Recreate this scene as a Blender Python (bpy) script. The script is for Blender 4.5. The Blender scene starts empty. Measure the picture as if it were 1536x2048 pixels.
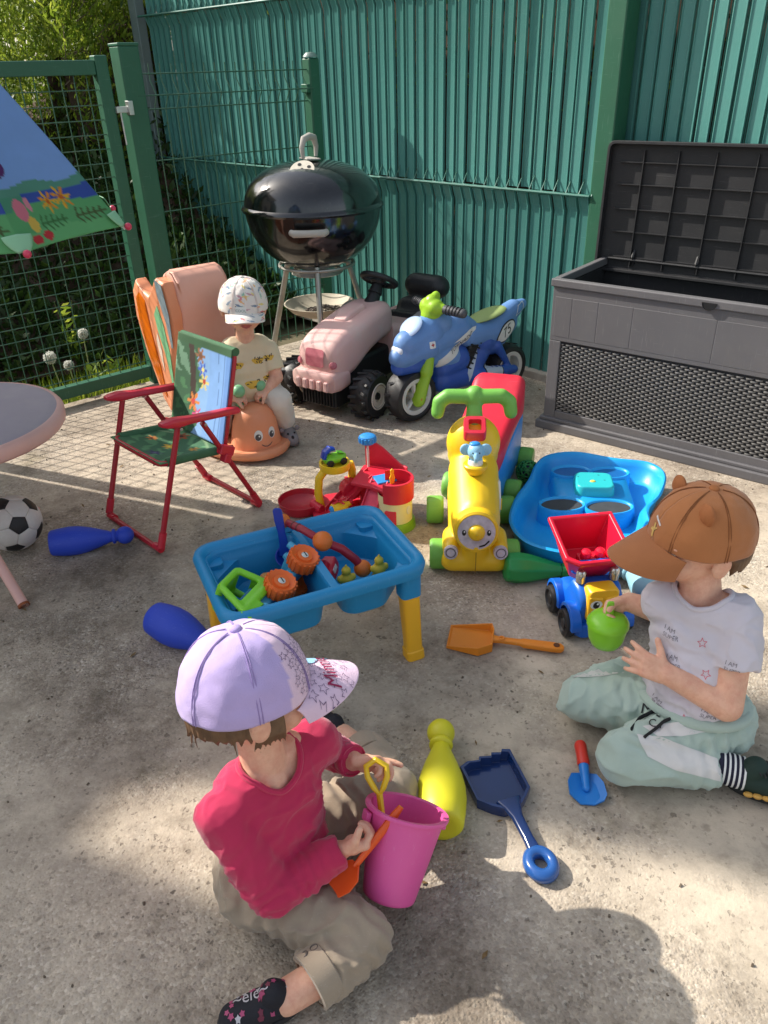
import bpy, bmesh, math, random
import numpy as np
from mathutils import Matrix, Vector, Euler, noise as mnoise
from mathutils.bvhtree import BVHTree
random.seed(7); rng = np.random.default_rng(7)
SC = bpy.context.scene; C = SC.collection
PI = math.pi; R = math.radians

# ---------------------------------------------------------------- camera, sky, sun, exposure
cam = bpy.data.cameras.new('camera'); camo = bpy.data.objects.new('camera', cam); C.objects.link(camo)
cam.sensor_fit = 'VERTICAL'; cam.sensor_height = 36; cam.sensor_width = 27; cam.lens = 27.07; cam.clip_end = 400; cam.clip_start = 0.02
def cam_matrix(pitch, roll, h):
    f = Vector((0, math.cos(pitch), -math.sin(pitch))); u0 = Vector((0, math.sin(pitch), math.cos(pitch))); r0 = Vector((1, 0, 0))
    r = math.cos(roll)*r0 - math.sin(roll)*u0; u = math.sin(roll)*r0 + math.cos(roll)*u0
    m = Matrix((r, u, -f)).transposed().to_4x4(); m.translation = (0, 0, h); return m
camo.matrix_world = cam_matrix(R(29.8), R(1.75), 1.22)
SC.camera = camo
SC.render.resolution_x = 768; SC.render.resolution_y = 1024
SUN_EL = R(38.4); SUN_AZ = R(-67)          # direction towards the sun, azimuth from +Y clockwise
w = bpy.data.worlds.new('World'); SC.world = w; w.use_nodes = True
nt = w.node_tree; nt.nodes.clear()
sky = nt.nodes.new('ShaderNodeTexSky'); sky.sky_type = 'NISHITA'; sky.sun_disc = False
sky.sun_elevation = SUN_EL; sky.sun_rotation = SUN_AZ % (2*PI); sky.air_density = 1.2; sky.dust_density = 2.5; sky.ozone_density = 0.6
bg = nt.nodes.new('ShaderNodeBackground'); bg.inputs[1].default_value = 0.13
wo = nt.nodes.new('ShaderNodeOutputWorld'); hsv = nt.nodes.new('ShaderNodeHueSaturation'); hsv.inputs['Saturation'].default_value = .55; nt.links.new(sky.outputs[0], hsv.inputs['Color']); nt.links.new(hsv.outputs[0], bg.inputs[0]); nt.links.new(bg.outputs[0], wo.inputs[0])
sl = bpy.data.lights.new('sun', 'SUN'); sl.energy = 4.1; sl.angle = R(0.55); sl.color = (1, .94, .85)
so = bpy.data.objects.new('sun', sl); C.objects.link(so)
SUN_V = Vector((math.sin(SUN_AZ)*math.cos(SUN_EL), math.cos(SUN_AZ)*math.cos(SUN_EL), math.sin(SUN_EL)))
so.rotation_euler = SUN_V.to_track_quat('Z', 'Y').to_euler(); so.location = SUN_V*30
SC.view_settings.view_transform = 'Standard'; SC.view_settings.look = 'None'; SC.view_settings.exposure = 0.76; SC.view_settings.gamma = 1
SC.view_settings.use_curve_mapping = False
SC.render.engine = 'CYCLES'
SC.cycles.max_bounces = 8; SC.cycles.diffuse_bounces = 4

# ---------------------------------------------------------------- helpers
def lin(c):
    r = []
    for x in c[:3]:
        x = x/255.0
        r.append(x/12.92 if x <= .04045 else ((x+.055)/1.055)**2.4)
    return (r[0], r[1], r[2], 1)
MATS = {}
def nd(t, typ, **k):
    n = t.nodes.new(typ)
    for a, b in k.items(): setattr(n, a, b)
    return n
def mat(name, col, rough=.4, var=.10, vs=14, bump=.05, bs=220, metal=0, trans=0, alpha=1, sheen=0, spec=.5, dirt=0, dcol=(70,60,50), sss=0, weave=0, coat=0, ior=1.45, attr=None, blush=0, tl=0):
    if name in MATS: return MATS[name]
    m = bpy.data.materials.new(name); m.use_nodes = True; t = m.node_tree
    b = t.nodes['Principled BSDF']; L = t.links.new
    tc = nd(t, 'ShaderNodeTexCoord'); 
    b.inputs['Roughness'].default_value = rough; b.inputs['Metallic'].default_value = metal
    b.inputs['Specular IOR Level'].default_value = spec
    n1 = nd(t, 'ShaderNodeTexNoise'); n1.inputs['Scale'].default_value = vs; n1.inputs['Detail'].default_value = 5
    L(tc.outputs['Object'], n1.inputs['Vector'])
    if attr:
        src = nd(t, 'ShaderNodeAttribute', attribute_name=attr).outputs['Color']
    else:
        src = None
    hs = nd(t, 'ShaderNodeHueSaturation')
    if src: L(src, hs.inputs['Color'])
    else: hs.inputs['Color'].default_value = lin(col)
    mr = nd(t, 'ShaderNodeMapRange'); mr.inputs['From Min'].default_value = .25; mr.inputs['From Max'].default_value = .75
    mr.inputs['To Min'].default_value = 1-var; mr.inputs['To Max'].default_value = 1+var
    L(n1.outputs['Fac'], mr.inputs['Value']); L(mr.outputs[0], hs.inputs['Value'])
    out = hs.outputs[0]
    if dirt:
        n2 = nd(t, 'ShaderNodeTexNoise'); n2.inputs['Scale'].default_value = 9; n2.inputs['Detail'].default_value = 8; n2.inputs['Roughness'].default_value = .7
        L(tc.outputs['Object'], n2.inputs['Vector'])
        m2 = nd(t, 'ShaderNodeMapRange'); m2.inputs['From Min'].default_value = .48; m2.inputs['From Max'].default_value = .72; m2.inputs['To Max'].default_value = dirt
        L(n2.outputs['Fac'], m2.inputs['Value'])
        mx = nd(t, 'ShaderNodeMix', data_type='RGBA'); L(m2.outputs[0], mx.inputs['Factor']); L(out, mx.inputs['A']); mx.inputs['B'].default_value = lin(dcol)
        out = mx.outputs['Result']
        m3 = nd(t, 'ShaderNodeMapRange'); m3.inputs['To Min'].default_value = max(rough-.08, 0); m3.inputs['To Max'].default_value = min(rough+.22, 1)
        L(n2.outputs['Fac'], m3.inputs['Value']); L(m3.outputs[0], b.inputs['Roughness'])
    if dirt:      # fine scuffs: pale hairline scratches in two directions
        for sc_, th in (((420,420,14), .66), ((16,380,380), .68)):
            mp = nd(t, 'ShaderNodeMapping'); mp.inputs['Scale'].default_value = sc_; mp.inputs['Rotation'].default_value = (.3,.5,.7); L(tc.outputs['Object'], mp.inputs['Vector'])
            n5 = nd(t, 'ShaderNodeTexNoise'); n5.inputs['Scale'].default_value = 1; n5.inputs['Detail'].default_value = 2; L(mp.outputs[0], n5.inputs['Vector'])
            m5 = nd(t, 'ShaderNodeMapRange'); m5.inputs['From Min'].default_value = th; m5.inputs['From Max'].default_value = th+.08; m5.inputs['To Max'].default_value = .35; L(n5.outputs['Fac'], m5.inputs['Value'])
            mx5 = nd(t, 'ShaderNodeMix', data_type='RGBA'); L(m5.outputs[0], mx5.inputs['Factor']); L(out, mx5.inputs['A']); mx5.inputs['B'].default_value = lin(tuple(min(255, x*.6+90) for x in (col if not attr else (200,200,200)))); out = mx5.outputs['Result']
    if blush:     # uneven colour of real skin
        n6 = nd(t, 'ShaderNodeTexNoise'); n6.inputs['Scale'].default_value = 55; n6.inputs['Detail'].default_value = 6; n6.inputs['Roughness'].default_value = .75; L(tc.outputs['Object'], n6.inputs['Vector'])
        m6 = nd(t, 'ShaderNodeMapRange'); m6.inputs['From Min'].default_value = .42; m6.inputs['From Max'].default_value = .7; m6.inputs['To Max'].default_value = .55; L(n6.outputs['Fac'], m6.inputs['Value'])
        mx6 = nd(t, 'ShaderNodeMix', data_type='RGBA'); L(m6.outputs[0], mx6.inputs['Factor']); L(out, mx6.inputs['A']); mx6.inputs['B'].default_value = lin((206,132,112)); out = mx6.outputs['Result']
    L(out, b.inputs['Base Color'])
    if bump or weave:
        bp = nd(t, 'ShaderNodeBump'); bp.inputs['Strength'].default_value = bump if not weave else weave; bp.inputs['Distance'].default_value = .002
        n3 = nd(t, 'ShaderNodeTexNoise'); n3.inputs['Scale'].default_value = bs; n3.inputs['Detail'].default_value = 4
        L(tc.outputs['Object'], n3.inputs['Vector']); L(n3.outputs['Fac'], bp.inputs['Height']); L(bp.outputs[0], b.inputs['Normal'])
    if trans: b.inputs['Transmission Weight'].default_value = trans; b.inputs['IOR'].default_value = ior
    if sss: b.inputs['Subsurface Weight'].default_value = sss; b.inputs['Subsurface Radius'].default_value = (.012, .006, .004); b.inputs['Subsurface Scale'].default_value = 1
    if sheen: b.inputs['Sheen Weight'].default_value = sheen; b.inputs['Sheen Roughness'].default_value = .5
    if coat: b.inputs['Coat Weight'].default_value = coat; b.inputs['Coat Roughness'].default_value = .08
    if tl:        # thin cloth that glows when lit from behind
        tr = nd(t, 'ShaderNodeBsdfTranslucent'); L(out, tr.inputs[0]); ms = nd(t, 'ShaderNodeMixShader'); ms.inputs[0].default_value = tl
        L(b.outputs[0], ms.inputs[1]); L(tr.outputs[0], ms.inputs[2]); L(ms.outputs[0], t.nodes['Material Output'].inputs[0])
    MATS[name] = m; return m
def leafmat(name, c1, c2, c3, tl=.35):
    m = bpy.data.materials.new(name); m.use_nodes = True; t = m.node_tree; L = t.links.new; t.nodes.clear()
    at = nd(t, 'ShaderNodeAttribute', attribute_name='rnd')
    cr = nd(t, 'ShaderNodeValToRGB'); e = cr.color_ramp.elements
    e[0].color = lin(c1); e[1].color = lin(c3); x = e.new(.5); x.color = lin(c2)
    L(at.outputs['Fac'], cr.inputs[0])
    d = nd(t, 'ShaderNodeBsdfPrincipled'); d.inputs['Roughness'].default_value = .55; L(cr.outputs[0], d.inputs['Base Color'])
    tr = nd(t, 'ShaderNodeBsdfTranslucent'); L(cr.outputs[0], tr.inputs[0])
    mx = nd(t, 'ShaderNodeMixShader'); mx.inputs[0].default_value = tl; L(d.outputs[0], mx.inputs[1]); L(tr.outputs[0], mx.inputs[2])
    o = nd(t, 'ShaderNodeOutputMaterial'); L(mx.outputs[0], o.inputs[0]); return m

class MB:
    def __init__(s): s.v = []; s.f = []; s.mi = []; s.M = Matrix(); s.cur = 0
    def at(s, loc=(0,0,0), rot=(0,0,0), sc=1):
        s.M = Matrix.LocRotScale(Vector(loc), Euler(rot), Vector((sc,)*3) if not isinstance(sc, tuple) else Vector(sc)); return s
    def aim(s, a, b, up=(0,0,1)):   # local z from a to b
        z = (Vector(b)-Vector(a)).normalized(); x = Vector(up).cross(z)
        if x.length < 1e-4: x = Vector((1,0,0))
        x.normalize(); y = z.cross(x); s.M = Matrix((x, y, z)).transposed().to_4x4(); s.M.translation = Vector(a); return s
    def mi_(s, i): s.cur = i; return s
    def add(s, vs, fs):
        o = len(s.v); s.v += [tuple(s.M @ Vector(v)) for v in vs]; s.f += [tuple(i+o for i in f) for f in fs]; s.mi += [s.cur]*len(fs); return s
    def box(s, x0, x1, y0, y1, z0, z1):
        return s.add([(x0,y0,z0),(x1,y0,z0),(x1,y1,z0),(x0,y1,z0),(x0,y0,z1),(x1,y0,z1),(x1,y1,z1),(x0,y1,z1)],
            [(0,3,2,1),(4,5,6,7),(0,1,5,4),(1,2,6,5),(2,3,7,6),(3,0,4,7)])
    def cb(s, c, d): return s.box(c[0]-d[0]/2, c[0]+d[0]/2, c[1]-d[1]/2, c[1]+d[1]/2, c[2]-d[2]/2, c[2]+d[2]/2)
    def loft(s, rings, cap=(1,1), closed=True, wrap=False):
        n = len(rings[0]); vs = [p for r in rings for p in r]; fs = []
        m = len(rings)
        for i in range(m if wrap else m-1):
            for j in range(n if closed else n-1):
                a = i*n+j; b = i*n+(j+1) % n; c = ((i+1) % m)*n+(j+1) % n; d = ((i+1) % m)*n+j; fs.append((a,b,c,d))
        if not wrap and closed:
            if cap[0]: fs.append(tuple(range(n-1,-1,-1)))
            if cap[1]: fs.append(tuple((m-1)*n+j for j in range(n)))
        return s.add(vs, fs)
    def tube(s, pts, r, n=10, cap=(1,1), closed=False, flat=None, up=None):
        P = [Vector(p) for p in pts]; m = len(P); rs = r if isinstance(r, (list, tuple)) else [r]*m
        rings = []; x = None
        for i in range(m):
            if closed: t = (P[(i+1) % m]-P[i-1])
            else: t = P[min(i+1, m-1)]-P[max(i-1, 0)]
            t.normalize()
            if x is None:
                a = Vector(up) if up else (Vector((0,0,1)) if abs(t.z) < .9 else Vector((1,0,0)))
                x = (a - t*a.dot(t)).normalized()
            else:
                x = (x - t*x.dot(t)).normalized()
            y = t.cross(x); fl = flat if flat else 1
            rings.append([tuple(P[i] + x*(math.cos(q)*rs[i]) + y*(math.sin(q)*rs[i]*fl)) for q in [2*PI*k/n for k in range(n)]])
        return s.loft(rings, cap, True, closed)
    def rc(s, a, b, ra, rb, n=14, caps=(1,1), fl=1, up=None):   # round cone
        a = Vector(a); b = Vector(b); d = (b-a); L = d.length; d.normalize()
        pts = []; rr = []
        if caps[0]:
            for q in (80, 55, 30, 12): pts.append(a-d*ra*math.sin(R(q))); rr.append(ra*math.cos(R(q)))
        for i in range(5):
            pts.append(a.lerp(b, i/4)); rr.append(ra+(rb-ra)*i/4)
        if caps[1]:
            for q in (12, 30, 55, 80): pts.append(b+d*rb*math.sin(R(q))); rr.append(rb*math.cos(R(q)))
        return s.tube(pts, rr, n, flat=fl, up=up)
    def chain(s, pts, rs, n=14, caps=(1,1), fl=1, up=None):
        for i in range(len(pts)-1):
            s.rc(pts[i], pts[i+1], rs[i], rs[i+1], n, (caps[0] if i == 0 else 1, caps[1] if i == len(pts)-2 else 1), fl, up)
        return s
    def lathe(s, prof, n=28, cap=(0,0), a0=0, a1=2*PI):
        full = abs(a1-a0-2*PI) < 1e-6; k = n if full else n+1
        rings = [[(r*math.cos(a0+(a1-a0)*j/n), r*math.sin(a0+(a1-a0)*j/n), z) for j in range(k)] for r, z in prof]
        return s.loft(rings, cap, full)
    def sph(s, c, r, nu=18, nv=11):
        if not isinstance(r, tuple): r = (r,)*3
        rings = []
        for i in range(nv+1):
            th = -PI/2+PI*i/nv; cz = max(math.cos(th), 1e-3)
            rings.append([(c[0]+r[0]*cz*math.cos(2*PI*j/nu), c[1]+r[1]*cz*math.sin(2*PI*j/nu), c[2]+r[2]*math.sin(th)) for j in range(nu)])
        return s.loft(rings)
    def prism(s, poly, z0, z1):
        return s.loft([[(x,y,z0) for x,y in poly], [(x,y,z1) for x,y in poly]])
    def grid(s, fn, nu, nv):
        vs = [fn(i/nu, j/nv) for i in range(nu+1) for j in range(nv+1)]
        return s.add(vs, [(i*(nv+1)+j, (i+1)*(nv+1)+j, (i+1)*(nv+1)+j+1, i*(nv+1)+j+1) for i in range(nu) for j in range(nv)])
    def torus(s, c, R_, r, n=28, k=10, axis='z', a0=0, a1=2*PI):
        full = abs(a1-a0-2*PI) < 1e-6
        q = [a0+(a1-a0)*i/n for i in range(n if full else n+1)]
        def P(a):
            x, y = R_*math.cos(a), R_*math.sin(a)
            return (c[0]+x, c[1]+y, c[2]) if axis == 'z' else ((c[0]+x, c[1], c[2]+y) if axis == 'y' else (c[0], c[1]+x, c[2]+y))
        return s.tube([P(a) for a in q], r, k, closed=full, up={'z':(0,0,1),'y':(0,1,0),'x':(1,0,0)}[axis])
def rrect(w, h, r, n=5, cx=0, cy=0):
    o = []
    for sx, sy, a0 in ((1,1,0),(-1,1,90),(-1,-1,180),(1,-1,270)):
        for i in range(n+1):
            a = R(a0+90*i/n); o.append((cx+sx*(w/2-r)+r*math.cos(a), cy+sy*(h/2-r)+r*math.sin(a)))
    return o
def mesh_of(name, mb, mats, smooth=38):
    me = bpy.data.meshes.new(name); me.from_pydata(mb.v, [], mb.f)
    for m in (mats if isinstance(mats, (list, tuple)) else [mats]): me.materials.append(m)
    if any(mb.mi): me.polygons.foreach_set('material_index', mb.mi)
    bm = bmesh.new(); bm.from_mesh(me); bmesh.ops.recalc_face_normals(bm, faces=bm.faces); bm.to_mesh(me); bm.free()
    if smooth: me.shade_smooth(); me.set_sharp_from_angle(angle=R(smooth))
    return me
def link(name, me, parent=None, loc=None, rot=None, sc=None):
    o = bpy.data.objects.new(name, me); C.objects.link(o)
    if parent: o.parent = parent
    if loc is not None: o.location = loc
    if rot is not None: o.rotation_euler = rot
    if sc is not None: o.scale = sc if isinstance(sc, tuple) else (sc,)*3
    return o
def obj(name, mb, mats, parent=None, bev=0, seg=2, smooth=38, sub=0, solid=0, loc=None, rot=None, label=None):
    o = link(name, mesh_of(name, mb, mats, smooth), parent, loc, rot)
    if solid: m = o.modifiers.new('solid', 'SOLIDIFY'); m.thickness = solid; m.offset = 0
    if bev: m = o.modifiers.new('bevel', 'BEVEL'); m.width = bev; m.segments = seg; m.limit_method = 'ANGLE'; m.angle_limit = R(35); m.harden_normals = True
    if sub: m = o.modifiers.new('sub', 'SUBSURF'); m.levels = sub; m.render_levels = sub
    if label: o['label'] = label
    return o
def tag(o, label, cat, group=None, kind=None):
    o['label'] = label; o['category'] = cat
    if group: o['group'] = group
    if kind: o['kind'] = kind
    return o
def thing(name, label, cat, loc=(0,0,0), rz=0, group=None):
    o = bpy.data.objects.new(name, None); C.objects.link(o); o.empty_display_size = .05
    o.location = loc; o.rotation_euler = rz if isinstance(rz, tuple) else (0,0,rz)
    return tag(o, label, cat, group)
def struct(o): o['kind'] = 'structure'; return o
def stuff(o): o['kind'] = 'stuff'; return o
def soup(name, V, F, rnd, m, parent=None):       # fast leaf mesh: V (n,k,3) polygons of k corners
    n, k = V.shape[:2]
    me = bpy.data.meshes.new(name); me.vertices.add(n*k); me.vertices.foreach_set('co', V.reshape(-1).astype(np.float32))
    me.loops.add(n*k); me.loops.foreach_set('vertex_index', np.arange(n*k, dtype=np.int32))
    me.polygons.add(n); me.polygons.foreach_set('loop_start', np.arange(0, n*k, k, dtype=np.int32)); me.polygons.foreach_set('loop_total', np.full(n, k, dtype=np.int32))
    at = me.attributes.new('rnd', 'FLOAT', 'POINT'); at.data.foreach_set('value', np.repeat(rnd, k).astype(np.float32))
    me.update(); me.validate(); me.materials.append(m); return link(name, me, parent)
def leaves(pos, ln, wd, dirs):      # diamond leaves at pos (n,3) along dirs, random roll
    n = len(pos); d = dirs/np.linalg.norm(dirs, axis=1, keepdims=True)
    r = rng.normal(size=(n,3)); s = np.cross(d, r); s /= np.linalg.norm(s, axis=1, keepdims=True)+1e-9
    l = ln*(.6+.8*rng.random((n,1))); w_ = wd*(.6+.8*rng.random((n,1)))
    return np.stack([pos, pos+d*l*.45+s*w_, pos+d*l, pos+d*l*.45-s*w_], 1)
def fuse(name, mb, mats, parent=None, vox=.004, it=6, fac=.5, label=None, keep=False):
    me = mesh_of(name, mb, mats, 0); o = link(name+'_tmp', me)
    m = o.modifiers.new('r', 'REMESH'); m.mode = 'VOXEL'; m.voxel_size = vox; m.adaptivity = 0
    if it: k = o.modifiers.new('s', 'SMOOTH'); k.iterations = it; k.factor = fac
    dg = bpy.context.evaluated_depsgraph_get(); dg.update()
    nm = bpy.data.meshes.new_from_object(o.evaluated_get(dg)); nm.name = name
    bpy.data.objects.remove(o); bpy.data.meshes.remove(me)
    nm.materials.clear()
    for q in (mats if isinstance(mats, (list, tuple)) else [mats]): nm.materials.append(q)
    nm.shade_smooth()
    r = link(name, nm, parent)
    if label: r['label'] = label
    return r
def displace(o, fn):     # move vertices along normals by fn(co, no)
    me = o.data; n = len(me.vertices); co = np.empty(n*3, np.float32); me.vertices.foreach_get('co', co); co = co.reshape(-1,3)
    no = np.empty(n*3, np.float32); me.vertices.foreach_get('normal', no); no = no.reshape(-1,3)
    co += no*fn(co, no)[:,None]; me.vertices.foreach_set('co', co.reshape(-1)); me.update()
def nz(co, sc, off=0):
    s = np.array(sc if isinstance(sc, tuple) else (sc,)*3)
    return np.array([mnoise.noise(Vector(p)) for p in co*s+off])
def paint(o, fn, name='col'):    # colour attribute from fn(x,y,z)->sRGB 0..255
    me = o.data; a = me.color_attributes.new(name, 'FLOAT_COLOR', 'POINT')
    buf = []
    for v in me.vertices: buf += list(lin(fn(v.co)))
    a.data.foreach_set('color', buf)
def bvh(o):
    me = o.data; return BVHTree.FromPolygons([tuple(v.co) for v in me.vertices], [tuple(p.vertices) for p in me.polygons])
def text_mesh(txt, size, shear=0, res=2):
    cu = bpy.data.curves.new('t', 'FONT'); cu.body = txt; cu.size = size; cu.align_x = 'CENTER'; cu.align_y = 'CENTER'; cu.shear = shear; cu.resolution_u = res
    o = bpy.data.objects.new('t', cu); C.objects.link(o); dg = bpy.context.evaluated_depsgraph_get(); dg.update()
    me = bpy.data.meshes.new_from_object(o.evaluated_get(dg)); bpy.data.objects.remove(o); bpy.data.curves.remove(cu)
    vs = [tuple(v.co) for v in me.vertices]; fs = [tuple(p.vertices) for p in me.polygons]; bpy.data.meshes.remove(me); return vs, fs
def star2d(r, k=.45, n=5, a0=PI/2): return [((r if i % 2 == 0 else r*k)*math.cos(a0+PI*i/n), (r if i % 2 == 0 else r*k)*math.sin(a0+PI*i/n)) for i in range(2*n)]
def outline2d(poly, w):
    n = len(poly); cx = sum(p[0] for p in poly)/n; cy = sum(p[1] for p in poly)/n; k = 1-w/max(math.hypot(p[0]-cx, p[1]-cy) for p in poly)
    inn = [(cx+(p[0]-cx)*k, cy+(p[1]-cy)*k) for p in poly]
    vs = [(p[0],p[1],0) for p in poly]+[(p[0],p[1],0) for p in inn]
    return vs, [(i, (i+1) % n, n+(i+1) % n, n+i) for i in range(n)]
def poly2d(p): return [(x,y,0) for x,y in p], [tuple(range(len(p)))]
def ell2d(a, b, n=24): return [(a*math.cos(2*PI*i/n), b*math.sin(2*PI*i/n)) for i in range(n)]
class Decal:       # flat print laid on a surface: collects (vs,fs) projected along -nrm onto tree
    def __init__(s, tree): s.t = tree; s.mb = MB(); s.n = 0
    def put(s, vf, org, right, nrm, mi=0, off=.0008, reach=.12, cut=.006):
        s.n += 1; vs, fs = vf; nrm = Vector(nrm).normalized(); right = Vector(right); right = (right-nrm*right.dot(nrm)).normalized(); up = nrm.cross(right); org = Vector(org)
        bm = bmesh.new(); bv = [bm.verts.new(v) for v in vs]
        for f in fs:
            try: bm.faces.new([bv[i] for i in f])
            except ValueError: pass
        bmesh.ops.triangulate(bm, faces=bm.faces)
        for _ in range(4):
            es = [e for e in bm.edges if e.calc_length() > cut]
            if not es: break
            bmesh.ops.subdivide_edges(bm, edges=es, cuts=1)
            bmesh.ops.triangulate(bm, faces=bm.faces)
        bm.verts.index_update(); P = []; ok = []
        for v in bm.verts:
            p = org+right*v.co.x+up*v.co.y
            h = s.t.ray_cast(p+nrm*reach, -nrm, reach*2)
            if h[0] is None: P.append(tuple(p)); ok.append(False)
            else: P.append(tuple(h[0]+h[1]*(off if h[1].dot(nrm) > 0 else -off))); ok.append(True)
        s.mb.M = Matrix(); s.mb.cur = mi
        s.mb.add(P, [tuple(v.index for v in f.verts) for f in bm.faces if all(ok[v.index] for v in f.verts)])
        bm.free(); return s
    def done(s, name, mats, parent, label=None):
        o = obj(name, s.mb, mats, parent, smooth=60, label=label)
        if s.n > 1: o['kind'] = 'stuff'          # small flat print, many marks on one surface
        return o
# ---------------------------------------------------------------- ground
def ground_mat():
    m = bpy.data.materials.new('concrete'); m.use_nodes = True; t = m.node_tree; L = t.links.new; b = t.nodes['Principled BSDF']
    tc = nd(t, 'ShaderNodeTexCoord'); P = tc.outputs['Object']
    def noi(s, d=6, r=.6, w=None):
        n = nd(t, 'ShaderNodeTexNoise'); n.inputs['Scale'].default_value = s; n.inputs['Detail'].default_value = d; n.inputs['Roughness'].default_value = r; L(P, n.inputs['Vector']); return n.outputs['Fac']
    def rng_(x, a, b_, c=0, d=1):
        n = nd(t, 'ShaderNodeMapRange'); n.inputs[1].default_value = a; n.inputs[2].default_value = b_; n.inputs[3].default_value = c; n.inputs[4].default_value = d; L(x, n.inputs[0]); return n.outputs[0]
    def mix(f, a, b_):
        n = nd(t, 'ShaderNodeMix', data_type='RGBA')
        if isinstance(f, float): n.inputs['Factor'].default_value = f
        else: L(f, n.inputs['Factor'])
        for k, x in (('A', a), ('B', b_)):
            if isinstance(x, tuple): n.inputs[k].default_value = x
            else: L(x, n.inputs[k])
        return n.outputs['Result']
    def mul(a, b_):
        n = nd(t, 'ShaderNodeMath', operation='MULTIPLY')
        for i, x in enumerate((a, b_)):
            if isinstance(x, (float, int)): n.inputs[i].default_value = x
            else: L(x, n.inputs[i])
        return n.outputs[0]
    def vor(s, feat='F1', rnd=1):
        n = nd(t, 'ShaderNodeTexVoronoi', feature=feat); n.inputs['Scale'].default_value = s; n.inputs['Randomness'].default_value = rnd; L(P, n.inputs['Vector']); return n
    c = mix(rng_(noi(2.2), .35, .65), lin((203,189,168)), lin((177,163,145)))
    c = mix(rng_(noi(11, 8, .7), .45, .7, 0, .6), c, lin((146,135,122)))
    # exposed aggregate: pebbles of many tones, denser in worn zones
    v1 = vor(185); sep = nd(t, 'ShaderNodeSeparateColor'); L(v1.outputs['Color'], sep.inputs[0])
    worn = rng_(noi(1.7, 5, .65), .42, .62)
    sx = nd(t, 'ShaderNodeSeparateXYZ'); L(P, sx.inputs[0])
    near = mul(rng_(sx.outputs[1], 1.05, .75), rng_(sx.outputs[0], .55, .2))      # the older slab next to the joint is rougher
    mxn = nd(t, 'ShaderNodeMath', operation='MAXIMUM'); L(worn, mxn.inputs[0]); L(mul(near, .6), mxn.inputs[1]); worn = mxn.outputs[0]
    cr = nd(t, 'ShaderNodeValToRGB'); e = cr.color_ramp.elements; e[0].color = lin((92,80,70)); e[1].color = lin((222,214,200))
    for p, k in ((.18,(140,126,112)), (.45,(172,160,146)), (.7,(150,142,136)), (.86,(196,182,160))): x = e.new(p); x.color = lin(k)
    L(sep.outputs[0], cr.inputs[0])
    c = mix(mul(worn, .58), c, cr.outputs[0])
    # dark open pits and grit: warped cells so that no two marks share an outline
    wn = nd(t, 'ShaderNodeTexNoise'); wn.inputs['Scale'].default_value = 130; wn.inputs['Detail'].default_value = 3; L(P, wn.inputs['Vector'])
    wv_ = nd(t, 'ShaderNodeVectorMath', operation='MULTIPLY_ADD'); L(wn.outputs['Color'], wv_.inputs[0]); wv_.inputs[1].default_value = (.016,.016,.016); L(P, wv_.inputs[2])
    def pits(s, rad, dens, colr, c, amt=1.0, zone=None):
        v = nd(t, 'ShaderNodeTexVoronoi'); v.inputs['Scale'].default_value = s; L(wv_.outputs[0], v.inputs['Vector']); sp = nd(t, 'ShaderNodeSeparateColor'); L(v.outputs['Color'], sp.inputs[0])
        thr = rng_(sp.outputs[0], 1-dens, 1, -.05, rad)
        nn = nd(t, 'ShaderNodeMath', operation='SUBTRACT'); L(thr, nn.inputs[0]); L(v.outputs['Distance'], nn.inputs[1])
        f = mul(rng_(nn.outputs[0], -.05, .08), rng_(sp.outputs[1], 0, 1, amt*.35, amt))
        if zone is not None: f = mul(f, zone)
        return mix(f, c, colr), f
    z1 = rng_(noi(4.3, 6, .7), .36, .62, .1, 1)
    c, f1 = pits(120, .5, .5, lin((70,61,54)), c, .8, z1)
    c, f2 = pits(66, .42, .30, lin((62,54,48)), c, .75, rng_(noi(3.1, 6, .7), .42, .64, .05, 1))
    c, f3 = pits(24, .36, .16, lin((74,65,56)), c, .6, rng_(noi(5, 4), .46, .62))
    c, f4 = pits(9.5, .36, .30, lin((206,200,190)), c, .6, mul(rng_(noi(2.6, 5, .6), .5, .62), rng_(sx.outputs[1], 1.0, .8)))   # pale lichen near the front
    st = mul(rng_(noi(2.0, 8, .72), .455, .62), rng_(noi(23, 6, .8), .35, .65, .3, 1))
    c = mix(mul(st, .82), c, lin((88,75,62)))
    c = mix(mul(rng_(noi(6.5, 9, .75), .55, .72), .6), c, lin((92,82,69)))
    c = mix(mul(rng_(noi(3.3, 6, .7), .60, .72), .25), c, lin((120,112,70)))
    for (cx_, cy_, rx_, amt) in ((.10,.62,.30,.75), (-.80,1.90,.26,.6), (-1.0,1.25,.35,.55), (.62,3.0,.28,.6), (-.25,1.30,.22,.4), (.55,.62,.22,.35)):   # old stains; the front patch also has shade painted into it
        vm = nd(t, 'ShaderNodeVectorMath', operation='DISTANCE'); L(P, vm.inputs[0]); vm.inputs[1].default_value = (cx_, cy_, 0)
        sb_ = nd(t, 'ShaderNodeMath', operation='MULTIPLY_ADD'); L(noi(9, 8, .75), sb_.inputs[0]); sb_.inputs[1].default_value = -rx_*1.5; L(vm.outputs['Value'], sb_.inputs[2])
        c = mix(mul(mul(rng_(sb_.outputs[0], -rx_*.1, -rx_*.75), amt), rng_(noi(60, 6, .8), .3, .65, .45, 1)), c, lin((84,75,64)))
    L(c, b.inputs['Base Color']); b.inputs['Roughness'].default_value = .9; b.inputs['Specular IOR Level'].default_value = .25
    hgt = nd(t, 'ShaderNodeMath', operation='ADD'); L(mul(noi(160, 5, .7), .5), hgt.inputs[0]); L(mul(rng_(v1.outputs['Distance'], 0, .6, 1, 0), worn), hgt.inputs[1])
    h2 = nd(t, 'ShaderNodeMath', operation='SUBTRACT'); L(hgt.outputs[0], h2.inputs[0]); L(mul(f1, 1.2), h2.inputs[1])
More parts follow.
